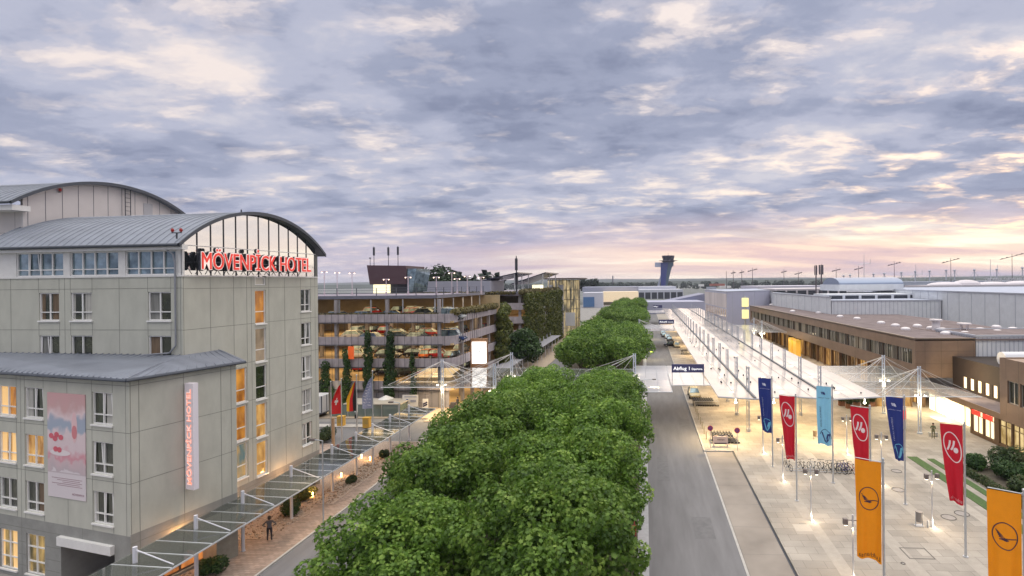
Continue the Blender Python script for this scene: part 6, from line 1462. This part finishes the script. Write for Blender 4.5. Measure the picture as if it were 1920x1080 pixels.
# ------------------------------------------------------------ bicycles
def bike_proto(lab):
    T = thing('bicycle', lab, 'bicycle'); 
    for x in (-.52,.52):
        m = MB(); m.ring((x,0,.34), (1,0,0), (0,0,1), .32, .022, n=26, m=6); m.tube((x,-.04,.34),(x,.04,.34), .03, n=6)
        for i in range(8): a = i*PI/4; m.tube((x,0,.34),(x+.31*math.cos(a),0,.34+.31*math.sin(a)), .004, n=3, caps=False)
        m.build('wheel', BLK, T)
    m = MB(); bb = (-.08,0,.30); se = (-.22,0,.80); hd = (.36,0,.82)
    for a, b in ((bb,se),(bb,(.33,0,.70)),(se,hd),((-.52,0,.34),bb),((-.52,0,.34),(-.19,0,.74)),((.52,0,.34),hd)): m.tube(a, b, .02, n=6)
    fr = m.build('frame', M('bike frame', (.10,.10,.14), .3, .3), T)
    m = MB(); m.ell((-.25,0,.92), .14,.07,.035, 10, 6); m.tube(se,(-.25,0,.92), .016, n=6); m.build('saddle', BLK, T)
    m = MB(); m.tube(hd,(.33,0,1.02), .016, n=6); m.tube((.30,-.27,1.02),(.30,.27,1.02), .016, n=6); m.tube((.30,-.27,1.02),(.20,-.29,1.0), .02, n=6); m.tube((.30,.27,1.02),(.20,.29,1.0), .02, n=6); m.build('handlebar', DARK, T)
    m = MB(); m.tube((-.08,-.06,.30),(-.08,.06,.30), .08, n=12); m.tube((-.08,.07,.30),(-.02,.09,.15), .012, n=4); m.tube((-.08,-.07,.30),(-.14,-.09,.45), .012, n=4); m.build('crank', DARK, T); return T
bp = None; bl_ = [(13.7,'dark'),(15.0,'black'),(16.05,'silver'),(16.85,'grey'),(17.5,'black'),(18.0,'dark'),(18.45,'blue'),(18.75,'violet'),(19.05,'blue'),(19.4,'red')]
bcol = {'dark':(.04,.04,.05),'black':(.015,.015,.015),'silver':(.45,.46,.48),'grey':(.2,.2,.22),'blue':(.04,.06,.30),'violet':(.13,.09,.30),'red':(.35,.03,.03)}
protos = {}
for i, (x, c) in enumerate(bl_):
    y = 51.9-(x-13.8)*.1+random.uniform(-.2,.2); lab = f'{c} bicycle in the rack row behind the banners, {ORD[i]} from the left'
    if c not in protos:
        t = bike_proto(lab); protos[c] = t; t['group'] = 'bicycles parked in the rack'
        for ch in t.children:
            if ch.name.startswith('frame'): ch.data.materials[0] = M('bike frame '+c, bcol[c], .3, .3)
        t.location = (x,y,.12); t.rotation_euler = (0,0,PI/2+random.uniform(.15,.5))
    else: t = dup(protos[c], (x,y,.12), PI/2+random.uniform(.15,.5), lab)
t = thing('bicycle_rack', 'low steel rack rail holding the row of bicycles', 'bicycle rack', (16.5,51.9,.12)); m = MB()
m.tube((13.4,52.0,.25),(19.7,51.4,.25), .03, n=6); m.tube((13.4,51.6,.18),(19.7,51.0,.18), .03, n=6)
for i in range(11): x = 13.6+i*.6; y = 52.0-(x-13.4)*.095; m.ring((x,y-.2,.3), (0,1,0),(0,0,1), .28,.014, n=14, m=4, a0=0, a1=PI)
m.build('rail', STEEL, t)

# ------------------------------------------------------------ luggage trolleys
def trolley_proto(lab):
    T = thing('luggage_trolley', lab, 'luggage trolley'); m = MB()
    m.tube((-.25,-.5,.2),(-.25,.45,.2), .03, n=5); m.tube((.25,-.5,.2),(.25,.45,.2), .03, n=5); m.box(-.25,.25,-.48,.45,.19,.22)
    for x in (-.25,.25): m.tube((x,-.45,.2),(x,-.55,1.0), .035, n=5); m.tube((x,.4,.2),(x,-.5,.7), .022, n=5)
    m.tube((-.25,-.5,.6),(.25,-.5,.6), .03, n=5); m.build('frame', M('trolley frame', (.22,.21,.20), .4, .5), T)
    m = MB(); m.tube((-.3,-.56,1.02),(.3,-.56,1.02), .055, n=8); m.build('handle', BLK, T)
    m = MB(); m.box(-.22,.22,-.52,-.28,.78,.94); m.build('basket', DARK, T)
    for p in ((-.24,-.42),(.24,-.42),(0,.4)): m = MB(); m.tube((p[0]-.03,p[1],.09),(p[0]+.03,p[1],.09), .09, n=10); m.build('wheel', BLK, T)
    return T
tp = None
for gi, (x0, y0, n, dx, where) in enumerate(((8.0,60.3,14,.34,'in the near line by the notice board'),(7.4,78.0,18,.34,'in the line beside the beige car'),(9.4,133,10,.34,'in the lit middle-distance line'),(7.4,158,10,.30,'in the farthest lit line'))):
    for i in range(n):
        row2 = i % 2; lab = f'luggage trolley {where}, {ORD[i//2]} from the left, {["front","back"][row2]} row'
        loc = (x0+(i//2)*dx, y0-(i*.01)+row2*.85, .12); rz = -.12-PI/2
        if tp is None: tp = trolley_proto(lab); tp.location = loc; tp.rotation_euler = (0,0,rz); tp['group'] = 'luggage trolleys parked in lines'
        else: dup(tp, loc, rz, lab)
def railbox(x0, x1, y0, y1, lab):
    t = thing('trolley_rail', lab, 'rail', (x0,y0,.12)); m = MB()
    for y in (y0,y1): m.tube((x0,y,.9),(x1,y,.9), .03, n=6); m.tube((x0,y,.5),(x1,y,.5), .02, n=6); m.tube((x1,y,.12),(x1,y,.9), .03, n=6); m.tube((x0,y,.12),(x0,y,.9), .03, n=6)
    m.build('rail', STEEL, t)
railbox(7.1,10.6,77.6,79.0,'steel rail round the trolley line beside the beige car'); railbox(9.2,11.6,132,134,'steel rail round the yellow lit trolley line')
t = thing('notice_board', 'low pinkish notice board with small writing in front of the near trolleys', 'notice board', (8.1,59.0,.12))
m = MB(); m.box(7.35,9.0,58.95,59.05,.35,1.25); p = m.build('board', M('notice pink', (.60,.48,.45), .6), t)
m = MB(); m.text('PARKEN', (7.85,58.94,.78), (1,0,0), (0,0,1), .2, .01, .75); m.box(7.5,8.85,58.93,58.945,.42,.52); m.build('lettering', M('notice ink', (.08,.05,.05), .7), p)
m = MB(); m.box(7.4,7.5,58.96,59.04,.12,.36); m.box(8.85,8.95,58.96,59.04,.12,.36); m.build('legs', STEEL, t)
def stop_sign(x, y, lab):
    t = thing('traffic_sign', lab, 'traffic sign', (x,y,.12), group='round traffic signs by the trolleys'); m = MB(); m.tube((x,y,.12),(x,y,2.55), .035, n=8); m.build('post', STEEL, t)
    m = MB(); m.tube((x,y-.05,2.3),(x,y-.02,2.3), .30, n=20); p = m.build('disc', M('sign red', (.45,.03,.04), .4), t); m = MB(); m.tube((x,y-.06,2.3),(x,y-.051,2.3), .22, n=20); m.build('disc_centre', M('sign blue', (.04,.06,.30), .4), p)
    m = MB(); m.obox((x,y-.068,2.3), Vector((1,0,1)).normalized(), (0,1,0), Vector((-1,0,1)).normalized(), .25,.006,.03); m.obox((x,y-.066,2.3), Vector((1,0,-1)).normalized(), (0,1,0), Vector((1,0,1)).normalized(), .25,.006,.03); m.build('disc_cross', M('sign red', ()), p)
stop_sign(7.0,58.4,'round no-stopping sign at the kerb left of the notice board'); stop_sign(9.8,57.6,'round no-stopping sign right of the near trolleys')
for i in range(8):
    y = 61.5+i*2.15; m = MB(); m.tube((6.9,y,.12),(6.9,y,1.05), .06, n=8); m.ell((6.9,y,1.05), .065,.065,.05, 8, 5); m.build('bollard', M('bollard metal', (.40,.36,.28), .4, .4), label=f'slim kerb bollard, {ORD[i]} from the traffic sign going up the road', cat='bollard', group='bollards along the kerb')
for i in range(6): 
    x, y = [(-27.6,66.2),(-25.9,69.3),(-25.0,70.4),(-24.2,71.6),(-23.2,72.8),(-26.8,67.9)][i]; m = MB(); m.tube((x,y,.1),(x,y,1.1), .05, n=8); m.ell((x,y,1.1), .055,.055,.05, 8, 5); m.build('bollard', DARK, label=f'thin dark bollard by the garage mast, {["nearest the kerb","third","fourth","fifth","farthest","second"][i]} in the row', cat='bollard', group='dark bollards near the garage mast')

# ------------------------------------------------------------ vehicles on the roads
car('cream taxi', 7.55,84.2,.12,PI/2+PI,'beige car with dark rear window stopped at the kerb beside the trolley line','cars at the kerb')
for i, (x, y, c) in enumerate(((6.1,176,'black'),(7.0,170,'silver'),(7.3,163,'black'),(7.1,150,'black'),(8.6,148,'cream taxi'),(6.0,183,'white'))):
    car(c, x, y, .02, -PI/2 if i != 3 else PI, f'{c} car in the lit bay far up the road, {["fourth","third","second","nearest left","nearest right","farthest"][i]} one', 'cars far up the road')
car('white',-22.0,158,.02,PI/2,'pale car driving on the side road beside the far garage')
for i, (x, y, c) in enumerate(((-21.6,205,'white'),(-19.2,212,'silver'),(-21.5,222,'red'),(-23.6,232,'white'),(-20,240,'black'))): car(c, x, y, .02, PI/2, f'{c} car in the distant parking rows beyond the stair tower, {ORD[i]} from the front', 'cars beyond the stair tower')
t = thing('box_truck', 'white box truck trailer parked against the garage behind the hotel', 'truck', (-47.5,71.2,0))
m = MB(); m.box(-50.5,-45.2,70.2,72.6,.75,3.1); m.build('box_body', M('truck white', (.60,.60,.62), .5), t); m = MB(); m.box(-46.2,-46.1,70.14,70.2,.8,3.05); m.box(-45.25,-45.15,70.14,70.22,.8,3.1); m.box(-45.25,-45.15,71.3,71.38,.8,3.1); m.box(-45.25,-45.15,72.52,72.6,.8,3.1); m.box(-50.5,-45.15,70.1,72.7,.6,.76); m.build('door_frame', DARK, t)
for x in (-46.3,-47.4,-49.6):
    for y in (70.35,72.4): m = MB(); m.tube((x,y-.12,.42),(x,y+.12,.42), .42, n=14); m.build('wheel', BLK, t)
light('truck_light', 'POINT', (-46,74.4,2.2), 120, (1,.85,.5), None, size=.4)

# ------------------------------------------------------------ forecourt kiosk, signs, yellow columns
for i, (u, v) in enumerate(((640,800),(688,803))):
    x, y = G(u, v); m = MB(); m.box(x-.42,x+.42,y-.3,y+.3,.1,1.35); m.box(x-.46,x+.46,y-.34,y+.34,1.351,1.43); t = thing('ticket_column', ['yellow ticket column on the traffic island, left one','yellow ticket column on the traffic island, right one'][i], 'ticket machine', (x,y,.1), group='yellow ticket columns'); m.build('housing', M('yellow column', (.62,.36,.06), .5), t)
    m = MB(); m.box(x-.3,x+.3,y-.335,y-.30,.6,1.15); m.build('front_panel', M('column panel', (.45,.30,.08), .4), t)
t = thing('ramp_shelter', 'low glass-sided shelter with flat pale roof in front of the garage doors', 'shelter', (-38,71.5,.1))
m = MB(); m.box(-42.6,-34.3,71.0,74.6,1.75,1.87); m.build('flat_roof', M('shelter roof', (.46,.42,.36), .6), t)
m = MB(); m.box(-44.5,-34.6,71.05,71.12,.1,1.70); m.box(-34.6,-34.5,71.1,74.5,.1,1.72); m.build('glass_side', glassy('green glass', (.16,.22,.20), .75, .08, .7), t)
m = MB()
for x in (-44.4,-41.9,-39.4,-37,-34.6): m.box(x-.04,x+.04,70.98,71.04,.1,1.75)
m.build('frame', STEEL, t)
t = thing('information_board', 'white framed information board with blue mark in front of the garage doors', 'board', (-34.2,73.6,.1))
m = MB(); m.box(-35.2,-32.9,73.5,73.58,.9,2.6); p = m.build('board', M('white board', ()), t); m = MB(); m.box(-34.6,-34.35,73.46,73.5,1.5,2.0); m.box(-34.9,-33.1,73.46,73.5,2.3,2.36); m.box(-34.0,-33.2,73.46,73.5,1.6,1.66); m.box(-34.0,-33.2,73.46,73.5,1.8,1.86); m.build('print', M('board blue', (.05,.10,.30), .5), p)
m = MB(); m.tube((-35.2,73.54,.1),(-35.2,73.54,2.6), .04); m.tube((-32.9,73.54,.1),(-32.9,73.54,2.6), .04); m.build('posts', STEEL, t)
t = thing('poster_stand', 'small white poster stand with dark diagonal stripes right of the information board', 'poster stand', (-31.7,73.2,.1))
m = MB(); m.box(-32.1,-31.3,73.16,73.24,.3,2.1); p = m.build('panel', M('white board', ()), t); m = MB(); m.obox((-31.7,73.14,1.5), Vector((1,0,.5)).normalized(), (0,1,0), Vector((-.5,0,1)).normalized(), .35,.01,.1); m.obox((-31.7,73.14,1.2), Vector((1,0,.5)).normalized(), (0,1,0), Vector((-.5,0,1)).normalized(), .35,.01,.1); m.build('stripes', M('board dark', (.03,.03,.08), .5), p)
m = MB(); m.tube((-31.7,73.25,.1),(-31.7,73.25,.3), .2); m.build('foot', STEEL, t)
x, y = G(724,772); t = thing('parasol', 'small white parasol with dark underside on the forecourt', 'parasol', (x,y,.1)); m = MB(); m.tube((x,y,.1),(x,y,2.1), .03); m.build('pole', STEEL, t); m = MB(); m.tube((x,y,1.9),(x,y,2.4), 1.1, .05, 8); m.build('shade', W_, t)
x, y = G(668,800); t = thing('barrier_sign', 'small grey sign post with black box between the yellow ticket columns', 'sign post', (x,y,0)); m = MB(); m.tube((x,y,0),(x,y,2.9), .04); m.build('post', STEEL, t); m = MB(); m.box(x-.18,x+.18,y-.08,y+.08,1.1,1.6); m.build('black_box', BLK, t); m = MB(); m.box(x-.2,x+.2,y-.05,y+.05,1.9,2.9); m.build('sign_plate', M('white board', ()), t)
# bin, small posts by the lamp, person-height post, bench by the entrance
t = thing('waste_bin', 'grey metal waste bin beside the double lamp post on the right', 'waste bin', (20.25,40.4,.12)); m = MB(); m.tube((20.25,40.4,.45),(20.25,40.4,1.15), .24, n=16); m.tube((20.25,40.4,1.151),(20.25,40.4,1.2), .26, n=16); m.build('bin_body', M('bin metal', (.28,.26,.25), .5, .4), t); m = MB(); m.tube((20.0,40.4,.12),(20.0,40.4,1.1), .03); m.tube((20.5,40.4,.12),(20.5,40.4,1.1), .03); m.box(19.95,20.55,40.2,40.6,.121,.16); m.build('stand', STEEL, t)
m = MB(); m.tube((20.75,40.15,.12),(20.75,40.15,.6), .07, n=8); m.ell((20.75,40.15,.6), .075,.075,.05, 8, 5); m.build('short_post', STEEL, label='very short steel post between the bin and the lamp post', cat='post')
x, y = G(1526,826); t = thing('waste_bin', 'small brown bin on a post in mid plaza, left of the light blue banner', 'waste bin', (x,y,.12)); m = MB(); m.tube((x,y,.12),(x,y,1.25), .035); m.build('post', STEEL, t); m = MB(); m.tube((x+.12,y,.5),(x+.12,y,1.15), .19, .22, 12); m.build('bin_body', M('bin brown', (.30,.22,.14), .6), t)
t = thing('bench', 'small grey bench beside the mast in front of the terminal entrance', 'bench', (33.3,63.3,.12)); m = MB(); m.box(32.9,33.9,63.1,63.5,.52,.60); m.build('seat', STEEL, t)
for dx in (33.0,33.8): m = MB(); m.box(dx-.05,dx+.05,63.15,63.45,.12,.519); m.build('leg', STEEL, t)
t = thing('info_totem', 'narrow white and red information totem left of the entrance mast', 'totem', (31.5,66.5,.12)); m = MB(); m.box(31.3,31.9,66.4,66.6,.12,2.9); p = m.build('column_body', W_, t); m = MB(); m.box(31.4,31.8,66.38,66.4,1.3,2.4); m.build('red_panel', M('red shop sign', ()), p)
# outdoor tables under the roof edge
for i, (u, v) in enumerate(((1578,752),(1592,757),(1606,754),(1622,760),(1636,753))):
    x, y = G(u, v+10); t = thing('cafe_planter', f'dark planter shrub of the terrace under the roof edge, {ORD[i]} from the left', 'planter', (x,y,.12), group='terrace planters under the glass roof')
    leafcloud('shrub', HEDGE, [(x,y,1.3,.55,.5,.7)], 700, .18, t, shape='quad'); m = MB(); m.box(x-.4,x+.4,y-.3,y+.3,.12,.8); m.build('tub', M('tub brown', (.20,.09,.05), .7), t)

# ------------------------------------------------------------ hedges, shrubs, grass strips
def hedge_row(name, pts, w, h, lab, cat, mat, n, sz, z0=.12, kind=None):
    pf = []
    for a, b in zip(pts, pts[1:]):
        L_ = math.dist(a, b); k = max(1, int(L_/.7))
        for i in range(k+1): pf.append((a[0]+(b[0]-a[0])*i/k+random.uniform(-.1,.1), a[1]+(b[1]-a[1])*i/k, z0+h*.5*random.uniform(.85,1.15), w*.5, .6, h*.55))
    leafcloud(name, mat, pf, n, sz, None, shape='quad', label=lab, cat=cat, kind=kind)
m = MB(); m.poly([(26.9,56),(27.9,56),(27.9,22),(26.9,22)], .12, .16); m.poly([(28.6,55.4),(29.3,55.4),(29.3,22),(28.6,22)], .12,.16); m.build('lawn_strip', GRASS, kind='structure')
m = MB(); m.poly([(30.0,54),(38.4,51.5),(38.4,22),(30.0,22)], .12,.15); m.build('planting_bed', SOIL, kind='structure')
hedge_row('low_hedge', [(30.0,53.5),(30.0,24)], .9, .75, 'low clipped hedge strip running along the lawn edge on the right', 'hedge', HEDGE, 9000, .13)
hedge_row('tall_hedge', [(36.0,53.0),(36.0,24)], 3.6, 2.1, 'broad dark green hedge beside the white wall and shopfronts', 'hedge', HEDGE, 16000, .17)
hedge_row('tall_hedge', [(33.4,52.6),(33.4,24)], 1.8, 1.5, 'lower reddish hedge in front of the broad dark one', 'hedge', VINE, 9000, .16)
for i, (x, y, r, h) in enumerate(((31.6,52.6,1.2,1.4),(34.4,52.6,1.7,2.3),(36.6,51.2,1.6,2.5),(33.2,49.6,1.5,1.7),(35.8,48.2,1.8,2.2),(32.2,46.5,1.4,1.5),(34.6,45,1.9,2.0),(37.2,46.2,1.6,2.4),(32.4,42.6,1.5,1.6),(35.3,41.2,2.0,2.1),(33,38.6,1.8,1.8),(36.8,38.4,1.8,2.2),(34,34.5,2.0,2.0))):
    t = thing('shrub', f'reddish green shrub in the planting bed by the shopfronts, {ORD[i]} counted from the back', 'shrub', (x,y,.14), group='shrubs in the planting bed')
    leafcloud('foliage', HEDGE if i%3 else VINE, [(x+a*.8,y+b*.8,.14+h*.5+c*.4,r*.55,r*.55,h*.42) for a,b,c in [(random.uniform(-r,r)*.6,random.uniform(-r,r)*.6,random.uniform(-.5,.6)) for _ in range(7)]], 1900, .19, t, shape='quad')
    m = MB(); m.tube((x,y,.13),(x,y,h*.5), .05, .02, 5); m.build('stem', BARK, t)
shr = [(660,905,.5,.7,'small dark round shrub in the gravel beside the walkway canopy',HEDGE),(552,962,1.0,1.2,'dark bushes below the canopy edge behind the standing person',VINE),(575,935,.9,1.0,'yellow-lit shrub beside the canopy post',IVY),(720,858,.5,.9,'brownish lamp-lit shrub at the far gravel bed',HEDGE),(398,1075,.9,1.1,'dark shrub in front of the concrete block',VINE),(613,822,1.0,1.6,'dark shrubs at the far corner of the hotel',HEDGE),(605,828,.9,1.3,'second dark shrub tucked against the far hotel corner',HEDGE)]
for u, v, r, h, lab, mt in shr:
    x, y = G(u, v, .15); t = thing('shrub', lab, 'shrub', (x,y,.12))
    leafcloud('foliage', mt, [(x+random.uniform(-.5,.5)*r,y+random.uniform(-.5,.5)*r,.12+h*.5*random.uniform(.7,1.2),r*.6,r*.6,h*.42) for _ in range(6)], 1500, .13, t, shape='quad'); m = MB(); m.tube((x,y,.1),(x,y,h*.5), .04, .02, 5); m.build('stem', BARK, t)
# loose stones in the beds
R = random.Random(3); m = MB()
for i in range(1500):
    if i % 3: x, y = R.uniform(-29,-26.8), R.uniform(42.6,58.5)
    elif i%2: x, y = R.uniform(-31,-28.1), R.uniform(28,33)
    else: x, y = R.uniform(-31,-27.6), R.uniform(36.6,42)
    r = R.uniform(.04,.11); m.ell((x,y,.14), r, r*R.uniform(.7,1.2), r*.7, 5, 3, R.randint(0,1), .15)
m.build('loose_stones', [M('stone pale', (.46,.38,.32), .9), M('stone brown', (.26,.18,.13), .9)], kind='stuff', label='loose pale and brown stones covering the gravel beds', cat='stones')
# warm uplights and wall lamps by the hotel walkway
for i, (u, v) in enumerate(((678,858),(694,862),(640,893),(586,930))):
    x, y = G(u, v, .2); m = MB(); m.tube((x,y,.12),(x,y,.42), .07, n=8); m.ell((x,y,.46), .09,.09,.08, 8, 6); m.build('garden_lamp', M('amber lamp', (1,.7,.3), .4, emit=(1,.55,.15), es=12), label=f'small amber garden lamp in the gravel, {["second from the back","farthest back","third from the back","nearest, by the lit shrub"][i]}', cat='garden lamp', group='amber garden lamps')
    light('garden_light', 'POINT', (x,y-.1,.75), 38, (1,.52,.16), None, size=.1)
for y in (31.5,36.4,42): 
    m = MB(); m.tube((-29.6,y,3.0),(-29.6,y,3.2), .12, n=10); m.build('canopy_lamp', M('amber lamp', ()), label=f'amber lamp under the walkway canopy, {["nearest","middle","farthest"][[31.5,36.4,42].index(y)]} of three', cat='lamp', group='lamps under the walkway canopy')
    light('canopy_light', 'POINT', (-29.5,y,2.8), 90, (1,.50,.20), None, size=.15)
light('pavement_light', 'SPOT', (-25.6,38.5,6.5), 520, (1,.72,.40), None, size=.3, spot=math.radians(100), blend=1)
light('pavement_light', 'SPOT', (-25.6,51,6.5), 620, (1,.76,.46), None, size=.3, spot=math.radians(110), blend=1)
for i, y in enumerate((38.5,51)):
    t = thing('street_lamp', f'slim pavement lamp, mostly hidden by trees, {["nearer","farther"][i]} one', 'street lamp', (-24.6,y,.1)); m = MB(); m.tube((-24.75,y,.1),(-24.75,y,6.7), .05, n=8); m.tube((-24.75,y,6.7),(-25.6,y,6.8), .04, n=8); m.build('pole', STEEL, t); m = MB(); m.box(-25.85,-25.35,y-.12,y+.12,6.7,6.85); m.build('lamp_head', M('lamp head', ()), t)
light('garage_court_light', 'AREA', (-27,72.5,4.5), 1500, (1,.74,.42), None, size=8, sy=6)
light('garage_court_light', 'AREA', (-22.5,88,3.1), 500, (1,.74,.44), None, size=3, sy=18)
# street lamps along the median light the road in warm bands
for i, y in enumerate((66,98,124,168)):
    light('median_light', 'SPOT', (1.0,y,6.0), 1100 if y > 40 else 40, (1,.82,.42), None, size=.3, spot=math.radians(95), blend=1)
    t = thing('street_lamp', f'lamp post in the leaves beside the kerbside road, {ORD[i]} from the front', 'street lamp', (-.45,y,.1)); m = MB(); m.tube((-.45,y,.1),(-.45,y,6.2), .05, n=8); m.tube((-.45,y,6.2),(.95,y,6.3), .035, n=8); m.build('pole', STEEL, t); m = MB(); m.box(.75,1.2,y-.1,y+.1,6.22,6.34); m.build('lamp_head', M('lamp head', ()), t)
# red scooter half hidden at the median kerb
x, y = G(1199,998,.4); t = thing('motor_scooter', 'small red scooter half hidden by the leaves at the median kerb', 'scooter', (-1.0,y,.1))
m = MB(); m.box(-1.2,-.85,y-.5,y+.35,.35,.75); m.tube((-1.0,y+.5,.3),(-1.0,y+.3,1.0), .05); m.build('body', M('scooter red', (.4,.02,.03), .3), t)
for dy in (-.5,.55): m = MB(); m.tube((-1.08,y+dy,.26),(-.95,y+dy,.26), .25, n=14); m.build('wheel', BLK, t)

# ------------------------------------------------------------ evening haze
m = MB(); m.box(-4500,6500,-300,6500,-1.1,82)
hz = bpy.data.materials.new('haze air'); hz.use_nodes = True; N = hz.node_tree.nodes; N.clear()
o_ = N.new('ShaderNodeOutputMaterial'); pv = N.new('ShaderNodeVolumePrincipled'); pv.inputs['Color'].default_value = (.80,.84,1.0,1); pv.inputs['Density'].default_value = .00010
hz.node_tree.links.new(pv.outputs[0], o_.inputs['Volume'])
m.build('haze', hz, kind='stuff', label='thin bluish evening haze over the airfield', cat='haze')
